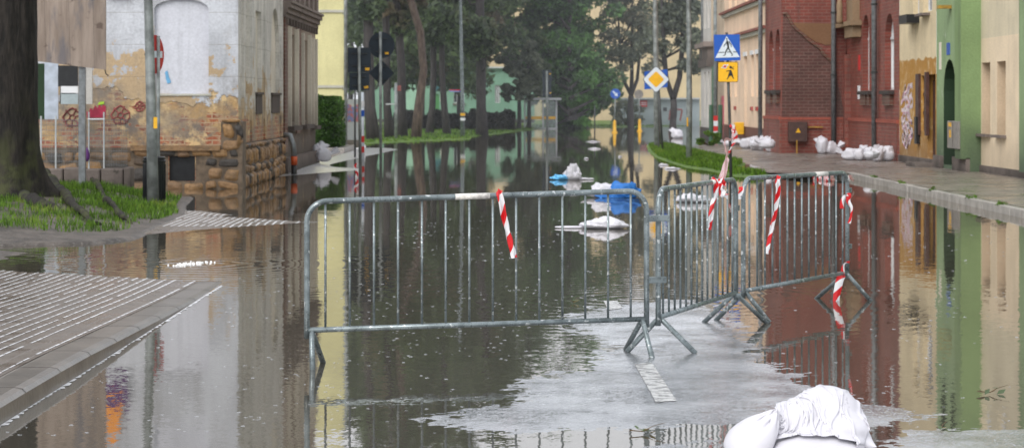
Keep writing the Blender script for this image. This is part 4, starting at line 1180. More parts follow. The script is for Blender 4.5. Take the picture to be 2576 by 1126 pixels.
# dark run of soot above plinth
fV = Facade(hB, (XWg, YW, 0), (0, 1, 0), (-1, 0, 0)); LV = yb2 - YW
def sv_(u): return Yx(XWg, u) - YW
vw = [(sv_(1962.5), sv_(1951), 2.05, 3.95, 1), (sv_(1946), sv_(1934), 2.05, 3.95, 1)]
fV.wall(0, LV, -.1, 11.0, vw + [(a[0], a[1], 5.4, 7.3, 1) for a in vw], M['brick'], depth=.24, name='wing_wall')
for a in vw + [(a[0], a[1], 5.4, 7.3, 1) for a in vw]: fV.window(a, M['frame_w'], M['glass_dk'], .18, 1, 1, fw=.09)
for a in vw: fV.box(a[0]-.05, a[1]+.05, 1.93, 2.04, 0, .15, M['plinth'], 'sill'); fV.box(a[0]+.1, a[1]-.1, 1.62, 1.93, 0, .1, M['brickdk'], 'apron')
fV.box(0, LV, 1.12, 1.22, 0, .08, M['trimred'], 'plinth_moulding'); fV.box(-.05, LV, -.1, 1.12, 0, .06, M['brick'], 'plinth')
bx_ = empty('gas_cabinet', (9.0, 71.7, .5), 'brown metal cabinet with yellow mark on the brick end wall', 'cabinet')
fb = Facade(bx_, (XWg, YW, 0), (1, 0, 0), (0, -1, 0)); a, b = pn(1981, 356), pn(2028, 306)
fb.box(a[0], b[0], a[1], b[1], .06, .3, plain('BrownMetal', (.06,.03,.024), .5, 0, .3), 'box', bevel=.01)
c = pn(2005, 328); mb = MB(); mb.prism([fb.P(c[0]+.08*x, c[1]+.08*z, .302) for x, z in ((-1,-.8),(1,-.8),(0,1))], fb.n*.004); mb.build('warning_mark', M['bulb'], bx_)
rl = empty('yellow_rail', (9.5, 71.6, .6), 'short yellow rail on a post beside the brown cabinet', 'rail')
fr_ = Facade(rl, (XWg, YW, 0), (1, 0, 0), (0, -1, 0)); a, b = pn(2031, 321), pn(2078, 318)
fr_.box(a[0], b[0]-.12, a[1], b[1], .1, .16, M['rail_y'], 'bar'); c = pn(2000, 380)
fr_.box(c[0], c[0]+.03, .05, .5, .3, .36, M['rail_y'], 'post')
for (u, X, lab, zb) in ((2097, XB - .12, 'dark downpipe in the corner between brick wing and door', .3), (2199, XB - .12, 'dark downpipe between the arched windows of the brick building', .4)):
    Yp = Yx(X, u) if u > 2100 else YW - .14
    if u < 2100: X = (u - 1288) * Yp / 5900
    o = empty('downpipe', (X, Yp, .1), lab, 'downpipe'); pipe_obj('pipe', [(X, Yp, 10.8), (X, Yp, zb)], .075, M['steel'], o, 10)
    for z in (2.5, 4.4): MB().tube([(X, Yp, z-.03), (X, Yp, z+.03)], .095, 10).build('clamp', M['poledk'], o)

# peach house
hP = empty('peach_house', (8.4, 85, .1), 'peach rendered house with brown base and small red flower shelves beyond the brick wing', 'house')
XP = 8.42; yp0 = yb2 + .03; yp1 = Yx(XP, 1822)
fP = Facade(hP, (XP, yp0, 0), (0, 1, 0), (-1, 0, 0))
def sp_(u): return Yx(XP, u) - yp0
pw_ = [(sp_(u + 3.2), sp_(u - 3.2), 1.85, 3.3, 0) for u in (1906, 1893, 1851, 1837)]
pdoor = (sp_(1879), sp_(1872.5), .25, 3.3, 0)
pu = [(sp_(u + 3), sp_(u - 3), 5.2, 6.9, 0) for u in (1906, 1893, 1878, 1851, 1837)]
fP.wall(0, yp1 - yp0, -.2, 10.0, pw_ + [pdoor] + pu, M['peach'], depth=.22)
for a in pw_ + [pdoor] + pu: fP.window(a, M['frame_w'], M['niche'], .2, 1, 1)
for a in pw_ + [pdoor] + pu: fP.box(a[0]-.05, a[1]+.05, a[3]+.01, a[3]+.16, 0, .05, M['white'], 'lintel')
for a in pw_:
    m_ = (a[0]+a[1])/2; fP.box(m_-.2, m_+.2, 1.36, 1.5, 0, .07, M['redfl'], 'flower_shelf')
fP.box(0, yp1 - yp0, -.2, .78, 0, .05, M['peachb'], 'base')
for z in (3.95, 4.95):
    fP.box(0, yp1 - yp0, z, z + .13, 0, .12, M['trimw'], 'string_course'); fP.box(0, yp1 - yp0, z + .13, z + .22, 0, .22, M['terra'], 'tile_ledge')
o = empty('downpipe', (XP - .1, yp0, 0), 'leaning grey downpipe where the peach house meets the brick wing', 'downpipe')
a = AT(1917, 0, yp0 - .5); b = AT(1909, 344, yp0 + .6)
pipe_obj('pipe', [(a.x - .05, a.y, a.z + 2), (a.x - .05, a.y, a.z), (b.x, b.y - .4, b.z)], .07, M['steel'], o, 10)
o = empty('letter_box', AT(1859, 322, 88), 'yellow box fixed to the brown base of the peach house', 'box')
p = AT(1859, 322, yp0 + 8); mb = MB(); p.x = XP - .35; p = AT(1859, 323, Yx(XP - .25, 1859)); mb.box(p.x-.17, p.x+.17, p.y-.2, p.y+.2, p.z-.22, p.z+.22); mb.build('box', M['bulb'], o, bevel=.03)

# corner house with green column
hK = empty('corner_house', (8, 96, 0), 'old off white corner house with soot dark cornice and green column', 'house')
YK = 95.0; xk0 = (1789 - 1288) * YK / 5900
fK = Facade(hK, (xk0, YK, 0), (1, 0, 0), (0, -1, 0)); LK = XP - xk0 + .6
fK.wall(0, LK, -.2, 10, [], M['drab'])
def kx(u): return (u - 1288) * YK / 5900 - xk0
fK.box(kx(1790), kx(1801), .1, 3.1, 0, .12, M['gcol'], 'green_column'); fK.box(kx(1805), kx(1813)-.02, .3, 3.2, 0, .06, M['drab'], 'pilaster')
fK.box(kx(1815), kx(1822), .2, 1.9, 0, .05, M['pinkcol'], 'pink_panel')
for (z0, z1, o) in ((3.1, 3.4, .1), (3.4, 3.9, .05), (3.9, 4.1, .25)): fK.box(-.1 - o, LK - .3, z0, z1, 0, o + .02, M['cornice'], 'cornice')
fK2 = Facade(hK, (xk0, YK, 0), (0, 1, 0), (-1, 0, 0))
kw = [(.8, 1.7, 1.0, 2.9, 0), (2.6, 3.5, 1.0, 2.9, 0), (.8, 1.7, 4.7, 6.5, 0), (2.6, 3.5, 4.7, 6.5, 0)]
fK2.wall(0, 5.2, -.2, 10, kw, M['offwh'], name='side_wall', depth=.15)
for a in kw: fK2.window(a, M['frame_w'], M['niche'], .12)
for (z0, z1, o) in ((3.1, 3.4, .12), (3.4, 3.9, .07), (3.9, 4.1, .27)): fK2.box(0, 5.2, z0, z1, 0, o, M['cornice'], 'cornice')
fK2.box(0, 5.2, -.2, .6, 0, .04, M['plinth'], 'base')
o = empty('downpipe', (xk0, YK - .1, 0), 'pale grey downpipe in front of the corner house', 'downpipe'); p = AT(1799, 0, YK - .4)
pipe_obj('pipe', [(p.x, p.y, 9), (p.x, p.y, .1)], .07, M['pole'], o, 10)
p = AT(1775, 0, 101); o = empty('downpipe', (p.x, p.y, 0), 'dark grey downpipe on the upper side wall of the corner house', 'downpipe')
pipe_obj('pipe', [(p.x - .3, p.y - 2, 9), (p.x - .3, p.y - 2, 3.4)], .07, M['steel'], o, 8)

# ============ FAR BACKGROUND ===============================================
YF = 168.0
hF = empty('green_annex', (-2, YF, .3), 'long low mint green building behind the row of dark trunks', 'building')
def xf(u, Y=YF): return (u - 1288) * Y / 5900
def zf(v, Y=YF): return H - (v - 254) * Y / 5900
fF = Facade(hF, (xf(940), YF, 0), (1, 0, 0), (0, -1, 0))
def sf(u): return xf(u) - xf(940)
fw_ = (sf(1141), sf(1168), zf(259), zf(211), 0); fd = (sf(1084), sf(1105), zf(303), zf(236), 0); fw2 = (sf(1245), sf(1258), zf(259), zf(214), 0)
fF.wall(0, sf(1345), -.2, zf(170), [fw_, fd, fw2], M['fargreen'], depth=.2)
fF.window(fw_, M['frame_w'], M['glass_dk'], .15, 2, 0); fF.window(fw2, M['frame_w'], M['glass_dk'], .15, 2, 0)
fF.panel(fd, -.15, plain('GreenDoor', (.05,.22,.06), .5), 'door')
fF.box(sf(1010), sf(1060), .3, zf(180), 0, .02, M['fargreen2'], 'pale_panel')
fF.box(sf(1139), sf(1171), zf(264), zf(260), 0, .15, M['granite'], 'sill')
fF.box(sf(1085), sf(1118), zf(228), zf(204), 0, .1, plain('TealSign', (.02,.13,.15), .5), 'sign_panel')
fF.box(sf(1107), sf(1116), zf(256), zf(236), 0, .05, M['trimw'], 'notice')
fF.box(0, sf(1345), zf(172), zf(168), -.1, .3, M['roofgrey'], 'roof_edge')
fF.box(0, sf(1345), -.2, zf(300), 0, .05, M['farhedge'] if False else M['plinth'], 'plinth')
ac = empty('air_conditioner', (xf(1189), YF - .3, zf(216)), 'white air conditioning unit on the mint green wall', 'air conditioner')
mb = MB(); mb.box(xf(1180), xf(1198), YF - .45, YF - .02, zf(226), zf(207)); mb.build('casing', M['boxgrey'], ac, bevel=.03)
mb = MB(); c = Vector((xf(1187), YF - .455, zf(216.5))); mb.prism([c + Vector((.2*math.cos(t), 0, .2*math.sin(t))) for t in np.linspace(0, 2*math.pi, 17)[:-1]], (0, -.01, 0)); mb.build('fan_grille', M['poledk'], ac)
bl_ = empty('beige_block', (8, 182, .3), 'tall plain beige block closing the far end of the street', 'building')
YQ = 182.0
mb = MB(); mb.box(xf(1150, YQ), xf(1800, YQ), YQ, YQ + 12, -.2, 12.6); mb.build('wall', M['farbeige'], bl_)
mb = MB(); mb.box(xf(1145, YQ), xf(1805, YQ), YQ - .3, YQ + 12.3, 12.6, 12.9); mb.build('roof_edge', M['terra'], bl_)
gr_ = empty('garage', (xf(1670, 160), 160, .3), 'low grey blue garage with small window and pale roof edge', 'garage')
YH = 160.0
def xh(u): return (u - 1288) * YH / 5900
fH = Facade(gr_, (xh(1560), YH, 0), (1, 0, 0), (0, -1, 0))
def sh(u): return xh(u) - xh(1560)
hw = (sh(1668), sh(1678), zf(280, YH), zf(270, YH), 0)
fH.wall(0, sh(1760), -.2, zf(250, YH), [hw], M['fargrey'], depth=.1); fH.panel(hw, -.09, M['glass_dk'], 'window')
fH.box(0, sh(1760), zf(250, YH), zf(246, YH), -3, .3, M['roofgrey'], 'roof')
o = empty('red_sign', (xh(1619), YH - .1, zf(261, YH)), 'small red sign board on the grey garage wall', 'sign')
mb = MB(); mb.box(xh(1610), xh(1628), YH - .12, YH - .06, zf(269, YH), zf(253, YH)); pb = mb.build('board', M['red'], o)
mb = MB()
for k, z in enumerate((258, 263)):
    mb.box(xh(1612), xh(1626), YH - .13, YH - .12, zf(z + 1.2, YH), zf(z - .6, YH))
mb.build('lettering', M['signwhite'], o)
# graffiti gate (pink frame) next to garage and pale panel
o = empty('play_goal', (xh(1700), YH - 1, .3), 'small red framed goal standing against the garage wall', 'goal')
mb = MB(); y_ = YH - 1.0
for (a, b) in (((1683, 302), (1687, 275)), ((1687, 275), (1716, 276)), ((1716, 276), (1711, 304))):
    pa, pb_ = AT(*a, y_), AT(*b, y_); mb.tube([pa, pb_], .06, 6)
mb.build('frame', M['redfade'], o)
# ------------------------------------------------------------------ trees
def leaf_mesh(name, centers, radii, n, size, mat, parent, seed=1, flat=.6):
    r = np.random.default_rng(seed)
    C_ = np.array(centers); R_ = np.array(radii)
    wts = R_ ** 2; idx = r.choice(len(C_), n, p=wts / wts.sum())
    d = r.normal(size=(n, 3)); d /= np.linalg.norm(d, axis=1)[:, None]
    rad = R_[idx] * r.uniform(.15, 1.0, n) ** .5
    P = C_[idx] + d * rad[:, None] * np.array([1, 1, flat])
    a = r.normal(size=(n, 3)); a /= np.linalg.norm(a, axis=1)[:, None]
    b = np.cross(a, r.normal(size=(n, 3))); b /= np.linalg.norm(b, axis=1)[:, None]
    s = size * r.uniform(.6, 1.4, n)[:, None]
    V = np.stack([P - a*s, P - b*s*.5, P + a*s, P + b*s*.5], 1).reshape(-1, 3)
    Fq = np.arange(n * 4).reshape(n, 4)
    return fast_mesh(name, V, Fq, mat, parent)

def trunk_path(p0, p1, wob, seed, n=9):
    r = random.Random(seed); p0 = Vector(p0); p1 = Vector(p1)
    ph = [r.uniform(0, 6) for _ in range(4)]
    out = []
    for i in range(n):
        t = i / (n - 1); q = p0.lerp(p1, t)
        q.x += wob * (math.sin(t*5 + ph[0]) + .4*math.sin(t*11 + ph[1]) - math.sin(ph[0]) - .4*math.sin(ph[1])) * .5
        q.y += wob * (math.sin(t*4 + ph[2]) - math.sin(ph[2])) * .5
        out.append(q)
    return out
def lumpy_tube(mb, pts, rs, seg=14, amp=.12, seed=0):
    n0 = len(mb.v); mb.tube(pts, rs, seg, cap=True)
    for k in range(n0, len(mb.v)):
        p = Vector(mb.v[k]); i = min((k - n0) // seg, len(pts) - 1); c = Vector(pts[i])
        f = 1 + amp * mnoise.noise(p * 2.3 + Vector((seed, 0, 0))) * 2
        mb.v[k] = tuple(c + (p - c) * f)

def tree(label, base, top, r0, r1, crown, nleaf, lsize, leafmat, barkmat='barkfar', wob=.3, seed=1, limbs=(), group=None, name='tree', flat=.7, forks=()):
    base = Vector(base)
    t = empty(name, base, label, 'tree', group)
    mb = MB(); pts = trunk_path(base - Vector((0,0,.3)), top, wob, seed)
    rs = [r0 * (1.35 if i == 0 else 1) * (1 - i/(len(pts)-1)) + r1 * i/(len(pts)-1) for i in range(len(pts))]
    lumpy_tube(mb, pts, rs, 12, .12, seed)
    r = random.Random(seed)
    for (q, rr) in forks:
        k = int(q[0] * (len(pts) - 1)); s = pts[k]; e = Vector(q[1])
        pp = trunk_path(s, e, wob * .7, seed + 5, 7); lumpy_tube(mb, pp, [rr*(1-.6*i/6) for i in range(7)], 10, .1, seed)
    # limbs reaching into the crown
    cs, rads = [], []
    for (cx, cy, cz, sx, sz, nc) in crown:
        for k in range(nc):
            a = r.uniform(0, 2*math.pi); q = r.uniform(.1, 1) ** .5; zz = r.uniform(-1, 1)
            w_ = math.sqrt(max(0, 1 - zz*zz)) * q
            c = Vector((cx + sx*w_*math.cos(a), cy + sx*w_*math.sin(a), cz + sz*zz))
            cs.append(tuple(c)); rads.append(r.uniform(.35, .8) * sx * .42)
            if k % 3 == 0:
                ti = min(range(len(pts)), key=lambda i: abs(pts[i].z - (c.z - sx*.35))); s = pts[ti]
                m = (s + c) / 2 + Vector((0, 0, -.15*sx))
                mb.tube([s, m, c], [rs[ti]*.35, rs[ti]*.2, .02], 6)
    mb.build('trunk', M[barkmat], t, smooth=True)
    if nleaf: leaf_mesh('crown', cs, rads, nleaf, lsize, M[leafmat], t, seed, flat)
    return t
def tb(u, v, z=0.0): return G(u, v, z)
def far_tree(u, v, w_, utop, label, seed, crown=True, leaf='leafdk', n=9000, ht=16.5, cz=None, cr=2.6, barkm='barkfar', wob=.35, Y=None, lo=6.3):
    b = G(u, v, .02) if Y is None else Vector(((u-1288)*Y/5900, Y, .2))
    Yb = b.y; px = Yb / 5900
    top = Vector(((utop - 1288) * px, Yb, ht * .8))
    cr_ = [(top.x, Yb, (lo + ht) / 2 + .3, cr, (ht - lo) / 2, 26)] if crown else []
    return tree(label, b, top, w_ * px / 2, w_ * px / 2 * .55, cr_, n, .17, leaf, barkm, wob, seed, group='trees standing along the far bank')
far_tree(942, 352, 30, 925, 'thick dark trunk directly behind the left road sign backs', 11, n=11000, lo=5.2)
far_tree(982, 347, 22, 970, 'dark trunk between the round sign back and the forked pair', 12, n=8000, lo=5.5, cr=2.2)
far_tree(1012, 345, 24, 1008, 'straight dark trunk rising beside the leaning reddish trunk', 13, n=9000, lo=5.0)
far_tree(1045, 348, 24, 1030, 'leaning reddish brown trunk with peeling bark standing in the water', 14, n=5000, barkm='barkred', wob=.9, lo=5.8, cr=2.2)
far_tree(1078, 338, 18, 1082, 'slim trunk in front of the pale mint wall', 15, n=9000, lo=4.4)
far_tree(1127, 338, 17, 1120, 'slim dark trunk left of the tall lamp post and mint window', 16, n=9000, lo=4.2)
far_tree(1212, 340, 27, 1213, 'single straight trunk standing right of the tall lamp post', 17, n=12000, lo=3.9, cr=3.0)
far_tree(1425, 318, 62, 1425, 'large dense green conifer behind the bus shelter', 18, crown=False, n=0, Y=152)
def conifer():
    Y = 147.0; px = Y / 5900
    t = [o for o in bpy.data.objects if o.get('label', '').startswith('large dense green conifer')][0]
    cs = []; rad = []; r = random.Random(5)
    outl = [(1405, -330, 60, 70), (1400, -200, 110, 80), (1400, -90, 150, 80), (1400, 0, 150, 70), (1395, 70, 150, 60), (1410, 130, 130, 50), (1430, 185, 120, 40), (1440, 225, 105, 30), (1450, 262, 75, 18), (1425, 290, 60, 14), (1425, 306, 70, 10)]
    for (u, v, ru, rv) in outl:
        for k in range(26):
            a = r.uniform(0, 2*math.pi); q = r.uniform(.3, 1)
            x = (u - 1288 + ru*q*math.cos(a)) * px; z = H - (v + rv*r.uniform(-1, 1) - 254) * px
            cs.append((x, Y + ru*px*q*math.sin(a), z)); rad.append(r.uniform(.5, 1.05) * ru * px * .33)
    leaf_mesh('crown', cs, rad, 60000, .16, M['leafbig'], t, 21, .75)
    mb = MB()
    for k in range(0, len(cs), 7):
        c = Vector(cs[k]); s = Vector((t.location.x, Y - 3, max(.6, c.z - 1.2))); mb.tube([s, (s+c)/2, c], [.12, .08, .02], 5)
    mb.build('limb', M['barkfar'], t)
conifer()
def small_tree(u0, u1, v, label, seed, spread, zc, n, leaf='leafmid', Y=140.0, group='young trees'):
    px = Y / 5900
    b = Vector(((u0 - 1288) * px, Y, .1))
    cr = [((u - 1288) * px, Y + random.Random(seed+i).uniform(-1, 1), H - (vv - 254) * px, rr * px, rr * px * .8, 14) for i, (u, vv, rr) in enumerate(spread)]
    return tree(label, b, ((u1 - 1288) * px, Y, zc), .14, .05, cr, n, .13, leaf, 'barkfar', .15, seed)
small_tree(1303, 1310, 322, 'young grey leaved tree with twin stems left of the bus shelter', 31, [(1300, 215, 40), (1330, 170, 45), (1290, 150, 40), (1315, 110, 40), (1280, 235, 22), (1340, 225, 30)], 5.0, 12000)
small_tree(1330, 1335, 322, 'second slim young tree close to the bus shelter roof', 32, [(1350, 190, 38), (1360, 140, 35), (1345, 90, 35)], 5.0, 6000, 'leafdk', 143)
# two forked trees in front of the beige wall
def forked(u, v, label, arms, crown, seed, w_, Y, n=9000):
    px = Y / 5900; b = Vector(((u - 1288) * px, Y, 0.0))
    t = empty('tree', b, label, 'tree'); mb = MB()
    fk = AT(*arms[0], Y)
    lumpy_tube(mb, trunk_path(b - Vector((0,0,.3)), fk, .06, seed, 6), [w_*px/2*1.25, w_*px/2*1.05, w_*px/2, w_*px/2*.95, w_*px/2*.95, w_*px/2*.8], 12, .1, seed)
    for i, (uu, vv, ww) in enumerate(arms[1]):
        e = AT(uu, vv, Y + (i - 1) * .8); m = fk.lerp(e, .3); m.x += (e.x - fk.x) * .35
        top = e + Vector(((e.x - fk.x) * .25, 0, 3.2))
        lumpy_tube(mb, [fk, m, fk.lerp(e, .65) + Vector(((e.x-fk.x)*.22, 0, 0)), e, top], [ww*px/2*1.1, ww*px/2, ww*px/2*.9, ww*px/2*.8, .03], 9, .08, seed + i)
    r = random.Random(seed); cs, rad = [], []
    for (uu, vv, rr, k) in crown:
        for _ in range(k):
            a = r.uniform(0, 6.28); q = r.random() ** .5
            c = AT(uu + rr*q*math.cos(a), vv + rr*q*math.sin(a), Y + r.uniform(-1.6, 1.6)); cs.append(tuple(c)); rad.append(r.uniform(.35, .8))
            if _ % 3 == 0: s = AT(arms[1][0][0], min(vv + 50, 180), Y); mb.tube([s, (s+c)/2, c], [.05, .035, .015], 5)
    mb.build('trunk', M['barkfar'], t, smooth=True)
    leaf_mesh('crown', cs, rad, n, .13, M['leafmid'], t, seed, .6)
forked(1588, 318, 'tree with three dark stems behind the yellow bollards', ((1588, 240), [(1560, 120, 9), (1590, 90, 10), (1610, 110, 9)]),
       [(1580, 60, 70, 30), (1560, 150, 30, 8), (1620, 140, 40, 12), (1640, 70, 50, 16), (1590, -60, 80, 30), (1590, -200, 80, 20)], 41, 17, 150, 11000)
forked(1693, 338, 'tall dark tree forking in two between the two lamp posts', ((1693, 250), [(1668, 80, 13), (1718, 70, 14)]),
       [(1690, 30, 50, 22), (1735, 100, 28, 10), (1750, 160, 22, 8), (1640, 110, 30, 8), (1700, -90, 70, 26), (1700, -230, 80, 20), (1745, 30, 30, 8)], 42, 18, 128, 12000)
# background greenery behind the left trunks (dark mass)
cs = []; rad = []; r = random.Random(77)
for k in range(250):
    u = r.uniform(850, 1290); v = r.uniform(-400, 200 if u < 1200 else 120)
    c = AT(u, v, r.uniform(126, 150)); cs.append(tuple(c)); rad.append(r.uniform(.8, 1.7))
t = empty('tree', (-6, 140, .2), 'mass of dark mixed foliage hanging between the left trunks', 'tree')
leaf_mesh('crown', cs, rad, 85000, .19, M['leafdk'], t, 78, .8)
mb = MB()
for u in (880, 1060, 1155): p = AT(u, 330, 150); mb.tube([(p.x, 150, -.2), (p.x + .2, 150, 9)], [.2, .1], 8)
mb.build('trunk', M['barkfar'], t)
# dark low hedge before the annex
def hedge_mass(name, label, boxes, n, size, mat, seed, coremat=None):
    t = empty(name, ((boxes[0][0]+boxes[0][1])/2, (boxes[0][2]+boxes[0][3])/2, 0), label, name.replace('_', ' '))
    r = np.random.default_rng(seed); Ps = []
    vol = np.array([(b[1]-b[0])*(b[3]-b[2]) + (b[1]-b[0])*(b[5]-b[4])*2 for b in boxes]); vol = vol / vol.sum()
    core = MB()
    for b, q in zip(boxes, vol):
        m = int(n * q); x = r.uniform(b[0], b[1], m); y = r.uniform(b[2], b[3], m); z = r.uniform(b[4], b[5], m)
        face = r.integers(0, 4, m)
        y = np.where(face <= 1, b[2] + r.uniform(-.04, .12, m), y); z = np.where(face == 2, b[5] + r.uniform(-.12, .05, m), z); x = np.where(face == 3, b[1] + r.uniform(-.12, .04, m), x)
        bump = .10 * np.sin(x*3.1 + z*2.3) + .06 * np.sin(z*7 + x*5 + y)
        y = y + bump * (face <= 1); z = z + bump * (face == 2)
        Ps.append(np.stack([x, y, z], 1)); core.box(b[0]+.08, b[1]-.12, b[2]+.12, b[3], b[4], b[5]-.12)
    P = np.concatenate(Ps); m = len(P)
    a = r.normal(size=(m, 3)); a /= np.linalg.norm(a, axis=1)[:, None]
    bb = np.cross(a, r.normal(size=(m, 3))); bb /= np.linalg.norm(bb, axis=1)[:, None]
    s = size * r.uniform(.6, 1.4, m)[:, None]
    V = np.stack([P - a*s, P - bb*s*.55, P + a*s, P + bb*s*.55], 1).reshape(-1, 3)
    fast_mesh('foliage', V, np.arange(m*4).reshape(m, 4), mat, t)
    core.build('branches', M['barkfar'], t)
    return t
hx = lambda u, Y: (u - 1288) * Y / 5900
boxes = []
rr_ = random.Random(9)
for i in range(14):
    a, b = 995 + i*21, 995 + (i+1)*21
    boxes.append((hx(a, 136), hx(b, 136) + .1, 134 + rr_.uniform(-.3, .3), 137, 0, .95 + rr_.uniform(-.12, .1)))
hedge_mass('hedge', 'low dark bare hedge in front of the mint green building', boxes, 16000, .11, M['farhedge'], 51)
YHg = 75.5
hedge_mass('hedge', 'tall clipped bright green hedge against the pale yellow house', [(hx(780, YHg), hx(846, YHg), YHg, YHg+3.5, .1, 1.72), (hx(780, YHg), hx(838, YHg), YHg+.2, YHg+3.5, 1.6, 1.85), (hx(800, YHg), hx(853, YHg), YHg - .2, YHg+2.5, .25, 1.0)], 26000, .04, M['hedge'], 52)
mb = MB(); mb.box(-6.4, -5.35, 74.8, 80, -.2, .2); o = mb.build('hedge_kerb', M['kerbl'], bevel=.02); tag(o, 'low stone edging at the foot of the clipped hedge', 'edging')

# near left tree with flared, mossy root base
def big_tree():
    base = Vector((-7.74, 36.0, .22)); t = empty('tree', base, 'massive dark trunk with mossy flared roots at the left edge', 'tree')
    nz, na = 60, 64; vs = []; fs = []
    for j in range(nz + 1):
        z = -.25 + 10.0 * (j / nz) ** 1.6
        hgt = max(z, -.25)
        for i in range(na):
            a = 2*math.pi*i/na
            flare = math.exp(-max(hgt, 0) / .30)
            rt = max(0, math.sin(a*4 + .8 + .5*math.sin(a*2))) ** 1.5
            R = .47 * (1 - .02*z) + flare * (.12 + .34*rt)
            p = Vector((math.cos(a), math.sin(a), 0))
            nn = mnoise.noise(Vector((p.x*3, p.y*3, z*.7))) * .06 + mnoise.noise(Vector((p.x*9, p.y*9, z*1.5))) * .03
            R *= 1 + nn * 1.6
            vs.append((base.x + p.x*R - z*.003, base.y + p.y*R, base.z + z))
    for j in range(nz):
        for i in range(na):
            i2 = (i+1) % na; fs.append((j*na+i, j*na+i2, (j+1)*na+i2, (j+1)*na+i))
    mb = MB(); mb.add(vs, fs); mb.build('trunk', M['bark'], t, smooth=True)
    # surface roots
    def trunk_res(pts):
        out = []
        for i in range(len(pts)-1):
            for k in range(6): out.append(pts[i].lerp(pts[i+1], k/6) + Vector((0, 0, .01 + .02*math.sin(i*6+k))))
        return out + [pts[-1]]
    def rs_res(rs):
        out = []
        for i in range(len(rs)-1):
            for k in range(6): out.append(rs[i] + (rs[i+1]-rs[i])*k/6)
        return out + [rs[-1]]
    def root(pts, rs):
        mb = MB(); lumpy_tube(mb, trunk_res(pts), rs_res(rs), 12, .45, 3); mb.build('root', M['bark'], t, smooth=True)
    def gb(u, v, z): return G(u, v, z)
    root([gb(110, 440, .45), gb(150, 478, .28), gb(195, 525, .20), gb(235, 560, .10), gb(262, 578, -.02)], [.12, .075, .055, .04, .02])
    root([gb(215, 425, .36), gb(235, 455, .28), gb(270, 505, .2), gb(310, 545, .12), gb(338, 572, .0)], [.03, .045, .055, .045, .02])
    root([gb(60, 500, .25), gb(120, 520, .22), gb(165, 545, .12)], [.12, .07, .03])
    # limbs above the frame (they show in the water)
    mb = MB(); cs, rad = [], []; r = random.Random(8)
    for k in range(7):
        a = r.uniform(0, 6.28); s = base + Vector((0, 0, 7 + k*.5)); e = s + Vector((math.cos(a)*2.8, math.sin(a)*2.8, 2 + r.random()*2)); mb.tube([s, (s+e)/2 + Vector((0,0,.4)), e], [.16, .1, .04], 8)
        for _ in range(5): cs.append(tuple(e + Vector((r.uniform(-1,1), r.uniform(-1,1), r.uniform(-.6,.9))))); rad.append(r.uniform(.5,.9))
    mb.build('limb', M['bark'], t, smooth=True)
    leaf_mesh('crown', cs, rad, 14000, .09, M['leafdk'], t, 5)
big_tree()

# ------------------------------------------------------------------ billboard, fence, low wall at left
YB = 40.5
def xb(u): return (u - 1288) * YB / 5900
def zb(v): return H - (v - 254) * YB / 5900
bb = empty('billboard', (xb(200), YB, .1), 'weathered blank plywood billboard on grey steel posts beside the big trunk', 'billboard')
mb = MB(); mb.prism([(xb(60), YB, zb(150)), (xb(266), YB, zb(176)), (xb(266), YB, 5.2), (xb(60), YB, 5.2)], (0, .05, 0)); mb.build('board', M['wood'], bb)
for u in (78, 204):
    mb = MB(); mb.box(xb(u) - .055, xb(u) + .055, YB + .06, YB + .17, -.1, 4.9); mb.build('post', M['steel'], bb)
mb = MB(); mb.tube([(xb(262), YB + .03, zb(172)), (xb(266), YB + .03, zb(186)), (xb(272), YB + .03, zb(191))], .01, 4); mb.build('loose_wire', M['black'], bb)
YN = 42.6
def xn(u): return (u - 1288) * YN / 5900
def zn(v): return H - (v - 254) * YN / 5900
fc = empty('wire_fence', (xn(200), YN, .2), 'rusty wire mesh fence with thin white posts above the low stone wall', 'fence')
mb = MB()
for u in np.arange(100, 322, 4.2): mb.tube([(xn(u), YN, zn(418)), (xn(u), YN, zn(300))], .0035, 4)
for v in np.arange(302, 418, 13): mb.tube([(xn(98), YN, zn(v)), (xn(322), YN, zn(v))], .004, 4)
mb.build('wire_mesh', M['steel'], fc)
for u in (104, 141, 224, 262): mb = MB(); mb.tube([(xn(u), YN - .02, .3), (xn(u), YN - .02, zn(292 if u < 200 else 282))], .016, 6); mb.build('post', M['roofgrey'], fc)
for v in (300,): mb = MB(); mb.tube([(xn(222), YN - .03, zn(v)), (xn(264), YN - .03, zn(v))], .014, 6); mb.build('rail', M['white'], fc)
lw = empty('low_wall', (xn(200), YN, .1), 'low mossy wall of square stone blocks under the wire fence', 'wall')
u = 20; k = 0; rr = random.Random(2)
while u < 332:
    w_ = rr.uniform(34, 58); mb = MB(); mb.box(xn(u), xn(min(u + w_, 334)) - .015, YN - .12 + rr.uniform(-.02,.02), YN + .3, -.1, zn(rr.uniform(420, 426))); mb.build('block', M['granite'], lw, bevel=.03); u += w_
# pale hoarding pieces seen under the billboard
hoard = empty('hoarding', (xn(160), YN + 1.2, .2), 'pale boards and white gate seen through the gap under the billboard', 'hoarding')
mb = MB(); y_ = YN + 1.4
def hb(u0, u1, v0, v1, m, nm, yy=y_):
    s = yy / 5900; mb = MB(); mb.box((u0-1288)*s, (u1-1288)*s, yy, yy + .04, H - (v1-254)*s, H - (v0-254)*s); return mb.build(nm, m, hoard)
hb(112, 146, 155, 300, plain('PaleBlueBoard', (.42,.47,.55), .6, 0, .2, 4), 'board')
hb(146, 196, 165, 218, M['black'], 'dark_opening'); hb(153, 196, 217, 234, M['white'], 'white_gate', y_ - .05); hb(153, 196, 236, 262, M['fargrey'], 'grey_panel', y_ - .03)
hb(60, 112, 160, 300, M['greendark'], 'dark_panel', y_ + .1)
hb(212, 232, 165, 262, M['offwh'], 'board', y_ + .05)
pbg = empty('tied_bag', AT(216, 390, YN - .1), 'small purple bag tied to the grey billboard post', 'bag'); p = AT(219, 388, YN - .12)
